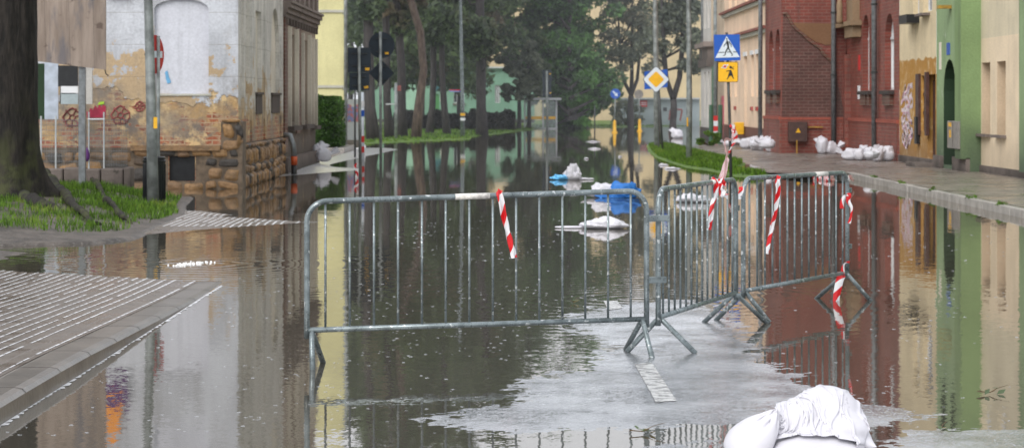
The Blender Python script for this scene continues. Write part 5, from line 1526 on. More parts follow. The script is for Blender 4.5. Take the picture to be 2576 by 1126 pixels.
mb = MB(); lumpy_tube(mb, [p + Vector((0,0,z)) for z in (-.13, -.08, 0, .07, .12)], [.02, .06, .07, .045, .02], 10, .3, 2); mb.build('bag', M['purple'], pbg, smooth=True)
# unseen cloth added high on the wall, made up to colour the water reflection
bn = empty('banner', ((285-1288)*45.2/5900, 45.2, 4.5), 'purple and orange cloth added above the frame to colour the water reflection', 'banner')
x0 = (248-1288)*45.2/5900; x1 = (325-1288)*45.2/5900
mb = MB(); mb.prism([(x0, 45.25, 4.05), (x0+.15, 45.25, 3.72), (x1-.05, 45.25, 3.72), (x1, 45.25, 4.1), (x1, 45.25, 4.12), (x0+.02, 45.25, 4.12)], (0, .02, 0)); mb.build('purple_cloth', M['purple'], bn)
mb = MB(); mb.prism([(x0+.05, 45.25, 4.13), (x1-.12, 45.25, 4.13), (x1-.2, 45.25, 4.5), (x1-.3, 45.25, 4.88), (x0+.2, 45.25, 4.9), (x0+.14, 45.25, 4.5)], (0, .02, 0)); mb.build('orange_cloth', M['cloth_orange'], bn)

# ------------------------------------------------------------------ street poles and signs
def pole(name, label, cat, pts, r, mat, group=None, seg=14, parts=()):
    o = empty(name, pts[0], label, cat, group); MB().tube(pts, r, seg).build('pole', mat, o, smooth=True); return o
# big near left pole
b = G(386, 505, .1); 
o = pole('lamp_post', 'thick weathered grey lamp post leaning slightly in front of the black bin', 'lamp post', [b - Vector((0,0,.3)), AT(380, 254, b.y), AT(373, 0, b.y), AT(366, -260, b.y), AT(360, -520, b.y)], [.095, .082, .07, .06, .05], M['pole'])
p = AT(391, 309, b.y - .1); mb = MB(); mb.box(p.x-.03, p.x+.03, p.y-.01, p.y, p.z-.09, p.z+.09); mb.build('yellow_label', M['bulb'], o)
p = AT(367, 137, b.y); MB().tube([p + Vector((-.02,0,0)), p + Vector((.03,0,0))], .02, 6).build('bolt', M['black'], o)
# bin
bc = G(388, 508, .08); bc.y += .35; bc.x = (388-1288)*bc.y/5900
o = empty('litter_bin', bc, 'tall black litter bin standing behind the lamp post', 'litter bin')
mb = MB(); mb.tube([bc + Vector((0,0,z)) for z in (-.1, 0, .62, .66, .68)], [.165, .17, .18, .19, .17], 24); mb.build('body', M['black'], o, smooth=False)
mb = MB()
for k in range(24):
    a = k/24*6.283; c = bc + Vector((math.cos(a)*.178, math.sin(a)*.178, 0)); mb.tube([c + Vector((0,0,.02)), c + Vector((0,0,.6))], .008, 4)
mb.build('rib', M['black'], o)
mb = MB(); mb.tube([bc + Vector((0,0,.68)), bc + Vector((0,0,.72)), bc + Vector((0,0,.73))], [.185, .17, .05], 24); mb.build('lid', M['black'], o, smooth=True)
def disc(c, R, nrm, thick=.004, n=40):
    nrm = Vector(nrm).normalized(); up = Vector((0,0,1)); a = up.cross(nrm).normalized(); b_ = nrm.cross(a)
    return [c + a*R*math.cos(2*math.pi*i/n) + b_*R*math.sin(2*math.pi*i/n) for i in range(n)], nrm * thick, a, b_
# no entry sign, turned nearly edge on
Ys = 38.3; c = AT(391.5, 137, Ys)
o = empty('road_sign', (c.x, Ys, .1), 'red and white no entry sign turned nearly edge on behind the thick lamp post', 'road sign')
pp = AT(398, 137, Ys + .05); MB().tube([(pp.x, pp.y, 0), (pp.x, pp.y, pp.z + .3)], .03, 12).build('pole', M['pole'], o, smooth=True)
nr = Vector((math.sin(math.radians(73)), -math.cos(math.radians(73)), 0))
out, off, a_, b_ = disc(c, .315, nr); MB().prism(out, -off*3).build('plate', M['red'], o)
q = c + nr*.004; mb = MB(); mb.prism([q + a_*s*.24 + b_*t*.055 for s, t in ((-1,-1),(1,-1),(1,1),(-1,1))], nr*.003); mb.build('white_bar', M['signwhite'], o)
# sign backs at left, mid distance
def plate_back(o, u, v, Y, hw, hh, kind='rect', labels=(), mat='signback'):
    c = AT(u, v, Y); s = Y / 5900
    if kind == 'rect': out = [c + Vector((a*hw*s, 0, b*hh*s)) for a, b in ((-1,-1),(1,-1),(1,1),(-1,1))]
    elif kind == 'dia': out = [c + Vector((a*hw*s, 0, b*hh*s)) for a, b in ((0,-1),(1,0),(0,1),(-1,0))]
    else: out = [c + Vector((hw*s*math.cos(t*math.pi/18), 0, hw*s*math.sin(t*math.pi/18))) for t in range(36)]
    p = MB().prism(out, (0, .012, 0)).build('sign_plate', M[mat], o)
    for (du, dv) in labels:
        l = AT(u + du, v + dv, Y); mb = MB(); mb.box(l.x-.05, l.x+.05, Y-.008, Y-.002, l.z-.03, l.z+.03); mb.build('sticker', M['bulb'], p)
    for dz in (-.5, .5):
        mb = MB(); mb.tube([c + Vector((-hw*s*.7*(1 if kind=='rect' else .6), -.012, hh*s*dz)), c + Vector((hw*s*.7*(1 if kind=='rect' else .6), -.012, hh*s*dz))], .012, 5); mb.build('clamp', M['poledk'], p)
b = G(907, 440, 0)
o = pole('road_sign', 'grey pole with two dark rectangular sign backs seen from behind', 'road sign', [b - Vector((0,0,.2)), AT(903, 118, b.y)], .036, M['pole'])
plate_back(o, 904, 151, b.y + .06, 29, 31, 'rect', [(20, 23)]); plate_back(o, 904, 205, b.y + .06, 25, 22, 'rect', [(17, 14)])
mb = MB(); p = AT(910, 340, b.y - .04)
b = G(958, 412, 0)
o = pole('road_sign', 'dark pole with round sign back above a diamond sign back', 'road sign', [b - Vector((0,0,.2)), AT(957, 80, b.y)], .04, M['pole'])
plate_back(o, 960, 114, b.y + .06, 33, 33, 'round', [(13, 20)]); plate_back(o, 960, 184, b.y + .061, 32, 33, 'dia')
b = G(996, 350, .02)
o = pole('post', 'thin pale post with a small notice by the verge', 'post', [b - Vector((0,0,.2)), AT(996, 208, b.y)], .07, M['pole'])
p = AT(985, 262, b.y); mb = MB(); mb.box(p.x-.25, p.x+.22, p.y-.05, p.y+.05, p.z-.03, p.z+.03); mb.build('arm', M['roofgrey'], o)
p = AT(1003, 222, b.y); mb = MB(); mb.box(p.x-.12, p.x+.1, p.y-.03, p.y+.01, p.z-.12, p.z+.12); mb.build('notice', M['redfade'], o)
b = G(893, 395, .03); o = pole('post', 'thin dark post standing in front of the poster board', 'post', [b - Vector((0,0,.2)), AT(893, 213, b.y)], .03, M['poledk'])
# poster board
Yp = 84.0; o = empty('notice_board', ((889-1288)*Yp/5900, Yp, 0), 'poster board with pink and blue prints beside the yellow house', 'notice board')
def pb(u0, u1, v0, v1, m, nm, yy=Yp):
    s = yy/5900; mb = MB(); mb.box((u0-1288)*s, (u1-1288)*s, yy, yy+.06, H-(v1-254)*s, H-(v0-254)*s); mb.build(nm, m, o)
pb(872, 904, 250, 352, M['signwhite'], 'panel'); pb(874, 903, 262, 306, M['poster'], 'poster', Yp - .02); pb(870, 906, 352, 372, M['boxgrey'], 'base')
# post wrapped with tape
b = G(912, 398, .03); o = pole('post', 'white post wrapped with red and white tape behind the left sign backs', 'post', [b - Vector((0,0,.2)), AT(910, 232, b.y)], .06, M['signwhite'])
for v, m in ((262, 'white'), (285, 'blue'), (350, 'red'), (376, 'red')):
    p = AT(911, v, b.y); MB().tube([p + Vector((0,0,-.09)), p + Vector((0,0,.09))], .068, 12).build('tape_wrap', M[m], o)
# tall lamp posts
b = G(1164, 346, .02); o = pole('lamp_post', 'tall thin pale lamp post between the far trunks with a street name plate', 'lamp post', [b - Vector((0,0,.3)), AT(1163, 250, b.y), AT(1158, 0, b.y), AT(1155, -180, b.y)], [.11, .085, .07, .05], M['galv'])
p = AT(1145, 228.5, b.y); mb = MB(); mb.box(p.x-.26, p.x+.24, p.y-.05, p.y-.03, p.z-.06, p.z+.06); pl = mb.build('street_name_plate', M['blue'], o)
mb = MB(); mb.box(p.x-.26, p.x+.24, p.y-.058, p.y-.05, p.z+.01, p.z+.055); mb.build('red_stripe', M['red'], pl)
mb = MB(); 
for k in range(7): mb.box(p.x-.21+k*.06, p.x-.21+k*.06+.035, p.y-.057, p.y-.051, p.z-.045, p.z-.012)
mb.build('lettering', M['signwhite'], pl)
for v, m in ((300, 'white'), (288, 'bulb')): p = AT(1164, v, b.y - .13); MB().tube([p + Vector((0,.13,-.06)), p + Vector((0,.13,.06))], .115, 10).build('band', M[m], o)
b = G(1655, 372, .05); o = pole('lamp_post', 'tall grey lamp post behind the yellow diamond sign', 'lamp post', [b - Vector((0,0,.3)), AT(1651, 200, b.y), AT(1648, 0, b.y), AT(1646, -150, b.y)], [.13, .10, .085, .06], M['pole'])
b = G(1733, 404, .05); o = pole('lamp_post', 'thick grey lamp post rising from the grass island', 'lamp post', [b - Vector((0,0,.3)), AT(1734, 250, b.y), AT(1733, 60, b.y), AT(1732, -10, b.y), AT(1730, -200, b.y)], [.085, .08, .07, .065, .05], M['pole'])
p = AT(1729, 307, b.y - .09); mb = MB(); mb.box(p.x-.015, p.x+.02, p.y-.01, p.y, p.z-.12, p.z+.12); mb.build('label', M['bulb'], o)
# priority road sign with blue plate behind
b = G(1668, 382, .04); Yd = b.y; s = Yd/5900
o = pole('road_sign', 'white and yellow diamond priority sign on a slim pole', 'road sign', [b - Vector((0,0,.2)), AT(1656, 150+50, Yd)], .035, M['poledk'])
c = AT(1650.5, 200, Yd - .05)
def dia(cc, r_, m, nm, th=.006, rnd=.12):
    pts = []
    for k in range(4):
        a = k*math.pi/2
        for da in (-rnd, 0, rnd):
            t = a + da; rr2 = r_ * (1 - abs(da)*.9*.6 if da else .975)
            pts.append(cc + Vector((rr2*math.cos(t), 0, rr2*math.sin(t))))
    return MB().prism(pts, (0, th, 0)).build(nm, m, o)
dia(c, 33.5*s, M['signblack'], 'edge'); dia(c + Vector((0,-.004,0)), 32*s, M['signwhite'], 'plate', .003); dia(c + Vector((0,-.008,0)), 20*s, M['yellow'], 'yellow_centre', .003)
p = AT(1650, 200, Yd + 3.4); s2 = (Yd+3.4)/5900
o2 = empty('road_sign', (p.x, p.y, 0), 'blue rectangular sign plate half hidden behind the yellow diamond', 'road sign')
mb = MB(); mb.prism([p + Vector((a*29*s2, 0, b_*22.5*s2 + a*.04)) for a, b_ in ((-1,-1),(1,-1),(1,1),(-1,1))], (0,.01,0)); mb.build('plate', M['blue'], o2)
MB().tube([(p.x + .1, p.y + .05, -.2), (p.x + .1, p.y + .05, p.z + .2)], .03, 8).build('pole', M['poledk'], o2)
# pedestrian crossing sign + school children plate
b = G(1839, 440, .08); Yc = b.y; s = Yc/5900
o = pole('road_sign', 'blue pedestrian crossing sign above a yellow children warning plate', 'road sign', [b - Vector((0,0,.2)), AT(1836, 320, Yc), AT(1828, 82, Yc)], .032, M['poledk'])
def sp(u, v, dy=0.0): return AT(u, v, Yc - .05 - dy)
mb = MB(); mb.prism([sp(1795.5, 88), sp(1860.5, 86.5), sp(1862.5, 152), sp(1797.5, 154)], (0, .01, 0)); pl = mb.build('blue_plate', M['blue'], o, bevel=.0)
mb = MB(); mb.prism([sp(1828, 91, .004), sp(1861, 144, .004), sp(1799.5, 146, .004)], (0, .003, 0)); tri = mb.build('white_triangle', M['signwhite'], pl)
fig = MB()
def st(a, b2, r1, r2): 
    A_, B_ = sp(*a, .008), sp(*b2, .008); d = (B_ - A_).normalized(); nn = Vector((d.z, 0, -d.x))
    fig.prism([A_ + nn*r1*s, B_ + nn*r2*s, B_ - nn*r2*s, A_ - nn*r1*s], (0, .003, 0))
cc = sp(1828.5, 98.5, .008); fig.prism([cc + Vector((2.1*s*math.cos(t*math.pi/6), 0, 2.1*s*math.sin(t*math.pi/6))) for t in range(12)], (0,.003,0))
st((1828.5,102),(1831,112),1.6,2.8); st((1831,110),(1832,121),2.9,2.0); st((1830,104),(1822,115),1.3,.9); st((1822,114),(1821,118),.9,.9); st((1833,105),(1839,112),1.4,1.2); st((1839,112),(1839.5,119),1.2,.9)
st((1831.5,120),(1826,130),1.8,1.5); st((1826,130),(1823.5,139),1.5,1.2); st((1823.5,139),(1819,140.5),1.0,.9); st((1832,120),(1837,130),1.8,1.5); st((1837,130),(1843,138),1.5,1.1); st((1843,138),(1840,141),.9,.9)
st((1806,132.5),(1822,132),.9,.9); st((1829,131.5),(1836,131.3),.9,.9); st((1844,131),(1854,130.8),.9,.9)
fig.build('pedestrian_symbol', M['signblack'], pl)
mb = MB()
def rrect(c0, u0, u1, v0, v1, rad, dy):
    pts = []
    for (cx, cy, a0) in ((u1-rad, v0+rad, 0), (u0+rad, v0+rad, 90), (u0+rad, v1-rad, 180), (u1-rad, v1-rad, 270)):
        for k in range(4):
            t = math.radians(a0 + k*30); pts.append(sp(cx + rad*math.cos(t), cy - rad*math.sin(t), dy))
    return pts
mb = MB(); mb.prism(rrect(0, 1805.5, 1857, 156, 207, 4, 0), (0,.008,0)); yp = mb.build('plate_edge', M['signblack'], o)
mb = MB(); mb.prism(rrect(0, 1806.8, 1855.7, 157.2, 205.8, 3.4, .004), (0,.003,0)); yp2 = mb.build('yellow_plate', M['yellow'], o)
fig = MB()
cc = sp(1838, 169.5, .008); fig.prism([cc + Vector((3.3*s*math.cos(t*math.pi/6), 0, 3.6*s*math.sin(t*math.pi/6))) for t in range(12)], (0,.003,0))
st((1840,171),(1846,174.5),1.4,1.0); st((1843,170),(1846.5,168),1.0,.6); st((1836,178),(1827,179.5),1.3,1.0)
fig.prism([sp(u, v, .009) for u, v in ((1836,176),(1839.5,176),(1845,192),(1839,191),(1831,193))], (0,.003,0))
st((1834,191),(1829,200),1.3,1.2); st((1841,190),(1846,198.5),1.3,1.2)
fig.build('girl_symbol', M['signblack'], yp2)
mb = MB(); c2 = sp(1823.5, 167.5, .008); mb.prism([c2 + Vector((5.2*s*math.cos(t*math.pi/8), 0, 5.2*s*math.sin(t*math.pi/8))) for t in range(16)], (0,.003,0))
fig = mb; st((1815,171),(1820,169),1.2,1.2); st((1827,166),(1832,163),1.6,1.6); mb.build('lollipop_rim', M['signwhite'], yp2)
mb = MB(); c2 = sp(1823.5, 167.5, .013); mb.prism([c2 + Vector((3.3*s*math.cos(t*math.pi/8), 0, 3.3*s*math.sin(t*math.pi/8))) for t in range(16)], (0,.003,0)); mb.build('lollipop_disc', M['red'], yp2)
# keep-right arrow sign and grey disc back on yellow bollards
def bollard_sign(u, v, vs, R, label, face):
    b = G(u, v, 0); Y = b.y; s = Y/5900
    o = empty('bollard_sign', b, label, 'bollard'); 
    mb = MB(); mb.tube([b + Vector((0,0,z)) for z in (-.1, .06, .08, .45, .62, .68)], [.15, .15, .09, .085, .075, .04], 14); mb.build('bollard', M['bulb'], o, smooth=True)
    c = AT(u + (2 if face else -2), vs, Y); MB().tube([b + Vector((0,0,.6)), (c.x, Y + .04, c.z + .1)], .035, 8).build('pole', M['pole'], o, smooth=True)
    out = [c + Vector((R*s*math.cos(t*math.pi/16), 0, R*s*math.sin(t*math.pi/16))) for t in range(32)]
    pl = MB().prism(out, (0, .01, 0)).build('sign_disc', M['blue'] if face else M['boxgrey'], o)
    if face:
        q = c + Vector((0, -.006, 0)); k = R*s
        mb = MB(); R2 = lambda x, z: q + Vector((k*(x*.7071 + z*.7071), 0, k*(-x*.7071 + z*.7071)))
        mb.prism([R2(*p) for p in ((-.7,-.14),(.1,-.14),(.1,-.4),(.7,0),(.1,.4),(.1,.14),(-.7,.14))], (0, .003, 0)); mb.build('white_arrow', M['signwhite'], pl)
bollard_sign(1546, 334, 236, 12.8, 'yellow bollard carrying a round blue sign with a white arrow', True)
bollard_sign(1609, 330, 237, 11.5, 'yellow bollard carrying a round grey sign back', False)
# mid distance sign on pole near the shelter
b = G(1377, 330, 0); o = pole('road_sign', 'dark stacked sign backs on a pole in front of the bus shelter', 'road sign', [b - Vector((0,0,.2)), AT(1375, 178, b.y)], .07, M['pole'])
plate_back(o, 1376, 190, b.y + .09, 12, 14, 'rect', [(8, -4)]); plate_back(o, 1376, 224, b.y + .09, 11, 20, 'rect', [(8, 10)])
b = G(1496, 332, 0); pole('post', 'very thin dark post standing in open water', 'post', [b - Vector((0,0,.2)), AT(1496, 266, b.y)], .035, M['poledk'])
# bus shelter
Yb_ = 143.0; o = empty('bus_shelter', ((1365-1288)*Yb_/5900, Yb_, 0), 'small glass bus shelter with yellow stripe under the big conifer', 'bus shelter')
X = lambda u: (u-1288)*Yb_/5900
Z = lambda v: H-(v-254)*Yb_/5900
mb = MB(); mb.box(X(1318), X(1412), Yb_-.3, Yb_+1.3, Z(252), Z(246)); mb.build('roof', M['roofgrey'], o)
for u in (1320, 1366, 1400): mb = MB(); mb.box(X(u)-.05, X(u)+.05, Yb_, Yb_+.1, -.1, Z(252)); mb.build('post', M['roofgrey'], o)
mb = MB(); mb.box(X(1319), X(1401), Yb_+.02, Yb_+.06, Z(300), Z(293)); mb.build('yellow_stripe', M['bulb'], o)
mb = MB(); mb.box(X(1319), X(1401), Yb_+.02, Yb_+.05, Z(325), Z(321)); mb.build('rail', M['roofgrey'], o)
def glassm():
    n = N('ShelterGlass'); g = n.node('ShaderNodeBsdfGlossy', {'Color': (.8,.9,.9,1), 'Roughness': .05}); t = n.node('ShaderNodeBsdfTransparent', {'Color': (.75,.82,.80,1)})
    d = n.node('ShaderNodeBsdfDiffuse', {'Color': (.35,.4,.38,1)}); m1 = n.node('ShaderNodeMixShader', {0: .12, 1: t.outputs[0], 2: g.outputs[0]}); m = n.node('ShaderNodeMixShader', {0: .2, 1: m1.outputs[0], 2: d.outputs[0]})
    n.t.links.new(m.outputs[0], n.out.inputs[0]); return n.m
gm = glassm(); mb = MB(); mb.poly([(X(1321), Yb_+.04, Z(320)), (X(1399), Yb_+.04, Z(320)), (X(1399), Yb_+.04, Z(254)), (X(1321), Yb_+.04, Z(254))]); mb.build('glass_pane', gm, o)
# overhead wire between posts far left
# red/white striped board + greenery by corner house
b = G(1797, 362, 0); o = empty('warning_board', b, 'narrow red and white warning board at the foot of the corner house', 'sign')
for k in range(5):
    p = AT(1797, 350 - k*13, b.y); mb = MB(); mb.box(p.x-.14, p.x+.14, p.y, p.y+.03, p.z-.1, p.z+.105); mb.build('stripe_panel', M['red' if k % 2 == 0 else 'signwhite'], o)
MB().tube([b - Vector((0,0,.1)), b + Vector((0,.06,1.1))], .03, 8).build('post', M['poledk'], o)
b = G(1783, 366, .05); sh_ = empty('shrub', b, 'small green shrub growing at the wall of the corner house', 'shrub')
r = random.Random(4); cs = [(b.x + r.uniform(-.5,.4), b.y + r.uniform(-.4,.4), b.z + r.uniform(0,.5)) for _ in range(12)]; leaf_mesh('foliage', cs, [.16]*12, 1100, .045, M['grass'], sh_, 9)
mb = MB(); 
for c in cs[:6]: mb.tube([b, c], [.02, .008], 4)
mb.build('stem', M['twig'], sh_)
# fence of dark green posts by corner
for u in (1789, 1812):
    b = G(u, 364, 0); o = tag(MB().tube([b - Vector((0,0,.1)), b + Vector((0,0,1.55))], .09, 8).build('post', plain('GreenPost', (.03,.09,.05), .5)), 'dark green post %s of the warning board by the corner house' % ('left' if u < 1800 else 'right'), 'post')
# sprig of saplings on far verge
b = G(1575, 316, .05); o = empty('shrub', b, 'low pale green shrub on the far verge by the beige wall', 'shrub'); r = random.Random(14)
cs = [(b.x + r.uniform(-.9,.9), b.y + r.uniform(-.4,.4), b.z + r.uniform(0,1.8)) for _ in range(16)]; leaf_mesh('foliage', cs, [.45]*16, 2500, .09, M['leafmid'], o, 9)
mb = MB(); [mb.tube([b, c], [.03, .01], 4) for c in cs[:7]]; mb.build('stem', M['twig'], o)
# ------------------------------------------------------------------ crowd barriers
def barrier(label, A, B, zA, zB, feetA, feetB, nb=14, hooks=(), stick=None, gz=0.0, lean=(0, 0)):
    A = Vector((A[0], A[1], 0)); B = Vector((B[0], B[1], 0))
    o = empty('crowd_barrier', (A + B) / 2, label, 'barrier', 'galvanised crowd barriers')
    d = (B - A).normalized(); up = Vector((0, 0, 1)); R = .13; r = .0185
    Lf = (B - A).length
    def Pt(s, h):    # h: 0..1 relative height
        z = zA + (zB - zA) * s / Lf
        p = A + d * s; return Vector((p.x + lean[0]*h*z, p.y + lean[1]*h*z, z * h + gz*(1-h)))
    top = 1.0; lowA = .20
    pts = [Pt(0, .17)] + [Pt(0, .17 + (.88-.17)*k/4) for k in range(1, 5)]
    Rr = R / ((zA+zB)/2)
    for k in range(1, 7):
        t = k/6*math.pi/2; pts.append(Pt(R*(1-math.cos(t)), (1-Rr) + Rr*math.sin(t)))
    for k in range(1, 10): pts.append(Pt(R + (Lf-2*R)*k/10, 1.0))
    for k in range(0, 7):
        t = math.pi/2*(1 - k/6); pts.append(Pt(Lf - R + R*math.cos(t), (1-Rr) + Rr*math.sin(t)))
    pts += [Pt(Lf, .6), Pt(Lf, .17)]
    MB().tube(pts, r, 14).build('frame', M['galv'], o, smooth=True)
    MB().tube([Pt(0, .22), Pt(Lf, .22)], r*.95, 14).build('bottom_rail', M['galv'], o, smooth=True)
    for k in range(nb):
        s = R*.9 + (Lf - 1.8*R) * k/(nb-1) + .004
        MB().tube([Pt(s, .22), Pt(s, 1.0)], .0078, 8).build('bar', M['galv'], o, smooth=True)
    for (s0, tips) in ((0.03, feetA), (Lf - .03, feetB)):
        for tp in tips:
            hp = Pt(s0, .215); tp = Vector(tp); m = hp.lerp(tp, .12) + Vector((0, 0, .004))
            MB().tube([hp, m, tp], [.017, .0175, .0185], 12).build('leg', M['galv'], o, smooth=True)
    for (s, h, e, w_) in hooks:
        c = Pt(s, h); mb = MB(); mb.obox(c + d*e*w_/2 + Vector((0,0,0)), d, d.cross(up), up, w_/2, .012, .021); mb.build('hook_plate', M['galv'], o, bevel=.003)
    if stick:
        a, b2 = stick; st_ = MB().tube([Pt(a, 1.0), Pt(b2, 1.0)], r + .0012, 14).build('sticker', plain('WornSticker', (.62,.60,.56), .5, 0, .25, 40), o, smooth=True)
    return o, Pt, d
A1 = (-1.315, 15.04); B1 = (.902, 15.72)
b1, P1, d1 = barrier('wide front crowd barrier standing across the flooded left lane', A1, B1, 1.055, 1.10,
    [(-1.262, 14.85, -.02), (-1.215, 15.32, -.06)], [(.925, 15.45, .0), (.775, 15.98, .01)], hooks=[(2.32, .83, 1, .16), (2.32, .455, 1, .14)], stick=(.985, 1.22))
A2 = (.985, 15.80); B2 = (1.705, 17.86)
b2, P2, d2 = barrier('middle crowd barrier turned end on between the two others', A2, B2, 1.105, 1.105,
    [tuple(G(1750, 888, .01)), tuple(G(1577, 884, .01))], [tuple(G(1930, 813, .0)), tuple(G(1770, 811, .0))], hooks=[(2.18, .80, 1, .08)], stick=(1.42, 1.66))
A3 = (1.775, 18.00); B3 = (2.862, 20.02)
b3, P3, d3 = barrier('rear crowd barrier reaching towards the right hand pavement', A3, B3, 1.105, 1.09,
    [tuple(G(1936, 811, .0)), tuple(G(1800, 806, .0))], [tuple(G(2192, 758, -.01)), tuple(G(2052, 752, -.01))], hooks=[(2.29, .86, 1, .09), (2.29, .42, 1, .09)], stick=(1.52, 1.80))

# ------------------------------------------------------------------ warning tapes
def tape(label, pts, width, twist0, twist1, seed=1, name='warning_tape', faded=False, nseg=60, crumple=.3, phase=0.0):
    pts = [Vector(p) for p in pts]
    # catmull resample
    seg = []
    for i in range(len(pts) - 1):
        p0 = pts[max(i-1, 0)]; p1 = pts[i]; p2 = pts[i+1]; p3 = pts[min(i+2, len(pts)-1)]
        m = max(3, nseg // (len(pts) - 1))
        for k in range(m):
            t = k/m; seg.append(.5*((2*p1) + (p2-p0)*t + (2*p0-5*p1+4*p2-p3)*t*t + (3*p1-p0-3*p2+p3)*t**3))
    seg.append(pts[-1]); n = len(seg); mb = MB(); uvs = []; L = 0; m = 6
    for i, p in enumerate(seg):
        if i: L += (p - seg[i-1]).length
        d = (seg[min(i+1, n-1)] - seg[max(i-1, 0)]).normalized()
        a = Vector((1, 0, 0)) if abs(d.x) < .9 else Vector((0, 0, 1))
        a = (a - d*a.dot(d)).normalized(); b = d.cross(a)
        th = twist0 + (twist1 - twist0) * i/(n-1) + .35*math.sin(i*.23 + seed)
        wdir = a*math.cos(th) + b*math.sin(th); nd = d.cross(wdir)
        for j in range(m + 1):
            q = j/m - .5
            fold = crumple * width * (.35*math.sin(q*7 + i*.12 + seed) + .25*mnoise.noise(Vector((i*.11, q*4, seed))))
            mb.v.append(tuple(p + wdir*width*q*(1 - .25*crumple) + nd*fold)); uvs.append((L + phase, j/m))
    for i in range(n - 1):
        for j in range(m):
            a = i*(m+1) + j; mb.f.append((a, a+1, a+m+2, a+m+1))
    o = mb.build(name, M['tape'], None, smooth=True, uvs=uvs)
    return tag(o, label, 'tape')
def knot(label, c, R, seed=1):
    c = Vector(c)
    pts = [c + Vector((R*math.cos(a)*(1+.2*math.sin(3*a)), R*.8*math.sin(a*1.3), R*.7*math.sin(a*2+seed))) for a in np.linspace(0, 9.5, 26)]
    return tape(label, pts, .035, 0, 5, seed, nseg=100, crumple=.5)
Yt = 15.28
tape('red and white tape strip hanging from the front barrier', [AT(1257, 478, Yt-.03), AT(1256, 488, Yt-.05), AT(1264, 520, Yt-.05), AT(1272, 560, Yt-.045), AT(1282, 600, Yt-.04), AT(1290, 625, Yt-.04), AT(1294, 648, Yt-.04)], .050, .2, -.7, 2, crumple=.9)
knot('knotted red and white tape on the middle barrier top rail', AT(1806, 459, 17.25), .042, 3)
tape('long red and white tape tail hanging below the knot on the middle barrier', [AT(1803, 462, 17.18), AT(1799, 490, 17.18), AT(1793, 520, 17.16), AT(1786, 550, 17.16), AT(1783, 577, 17.16)], .046, .1, -.7, 5, crumple=.8)
tape('short triangular tape end sticking out right of the knot', [AT(1808, 462, 17.2), AT(1814, 480, 17.2), AT(1822, 490, 17.18), AT(1832, 492, 17.18)], .06, .4, 1.0, 4, crumple=.5)
pa = AT(1840, 322, Yc - .04); pb_ = AT(1815, 452, 17.4)
tape('long slack tape running from the crossing sign pole to the middle barrier', [pa + Vector((.02,0,0)), pa + Vector((-.12, -1.5, -.22)), pa.lerp(pb_, .25) + Vector((-.10,0,-.12)), pa.lerp(pb_, .5) + Vector((-.03,0,-.18)), pa.lerp(pb_, .75) + Vector((0.0,0,-.08)), pb_], .06, .4, 3.0, 6, nseg=160, crumple=.4)
tape('fluttering tape end tied round the crossing sign pole', [pa + Vector((-.04,-.03,.06)), pa + Vector((.05,-.05,.02)), pa + Vector((.09,-.05,-.16)), pa + Vector((.02,-.05,-.36)), pa + Vector((-.06,-.05,-.55))], .10, .2, 1.5, 3, crumple=.5)
tape('twisted tape strip hanging from the rear barrier top rail', [AT(1957, 443, 18.55), AT(1956, 455, 18.5), AT(1957, 480, 18.5), AT(1952, 520, 18.5), AT(1945, 560, 18.5), AT(1938, 600, 18.5), AT(1931, 638, 18.5)], .046, .3, -.9, 8, crumple=.9)
tape('small torn tape wrapped on the left corner of the rear barrier', [AT(1862, 470, 17.95), AT(1866, 478, 17.93), AT(1860, 492, 17.94), AT(1864, 498, 17.93)], .04, .2, 1.2, 9, crumple=.5, nseg=20)
tape('faded tape knotted on the right post of the rear barrier', [AT(2118, 524, 19.9), AT(2119, 508, 19.9), AT(2128, 492, 19.9), AT(2136, 490, 19.88), AT(2133, 505, 19.88), AT(2142, 525, 19.88), AT(2141, 545, 19.88), AT(2137, 562, 19.88)], .042, .2, 1.2, 10, crumple=.5)
tape('pale tape loop low on the right post of the rear barrier', [AT(2120, 690, 19.9), AT(2121, 672, 19.9), AT(2127, 661, 19.9), AT(2137, 660, 19.9)], .035, .2, 1.2, 11, crumple=.4, nseg=24)
tape('red and white tape dipping into the water under the rear barrier', [AT(2119, 690, 19.95), AT(2112, 705, 19.95), AT(2108, 725, 19.95), AT(2105, 748, 19.95), AT(2104, 765, 19.95)], .07, .1, -.2, 12, crumple=.3, nseg=30)
tape('crumpled tape lying on the pavement edge behind the rear barrier', [tuple(G(2045, 447, .05)), tuple(G(2062, 449, .03)), tuple(G(2085, 450, .05)), tuple(G(2100, 449, .03))], .16, .9, 1.6, 13, crumple=.4, nseg=24)
tape('loose tape scrap on the pavement corner right of the barriers', [tuple(G(2130, 450, .17)), tuple(G(2138, 448, .2)), tuple(G(2146, 449, .15))], .14, .9, 1.6, 14, crumple=.4, nseg=16)
tp_ = G(894, 456, 0)
tape('red tape scrap standing out of the water near the left sign pole', [G(895, 447, 0) + Vector((0,0,-.05)), G(896, 447, 0) + Vector((.02,0,.12)), G(893, 447, 0) + Vector((0,0,.24)), G(897, 447, 0) + Vector((.03,0,.32))], .07, .1, .6, 15, crumple=.4, nseg=24, phase=.02)

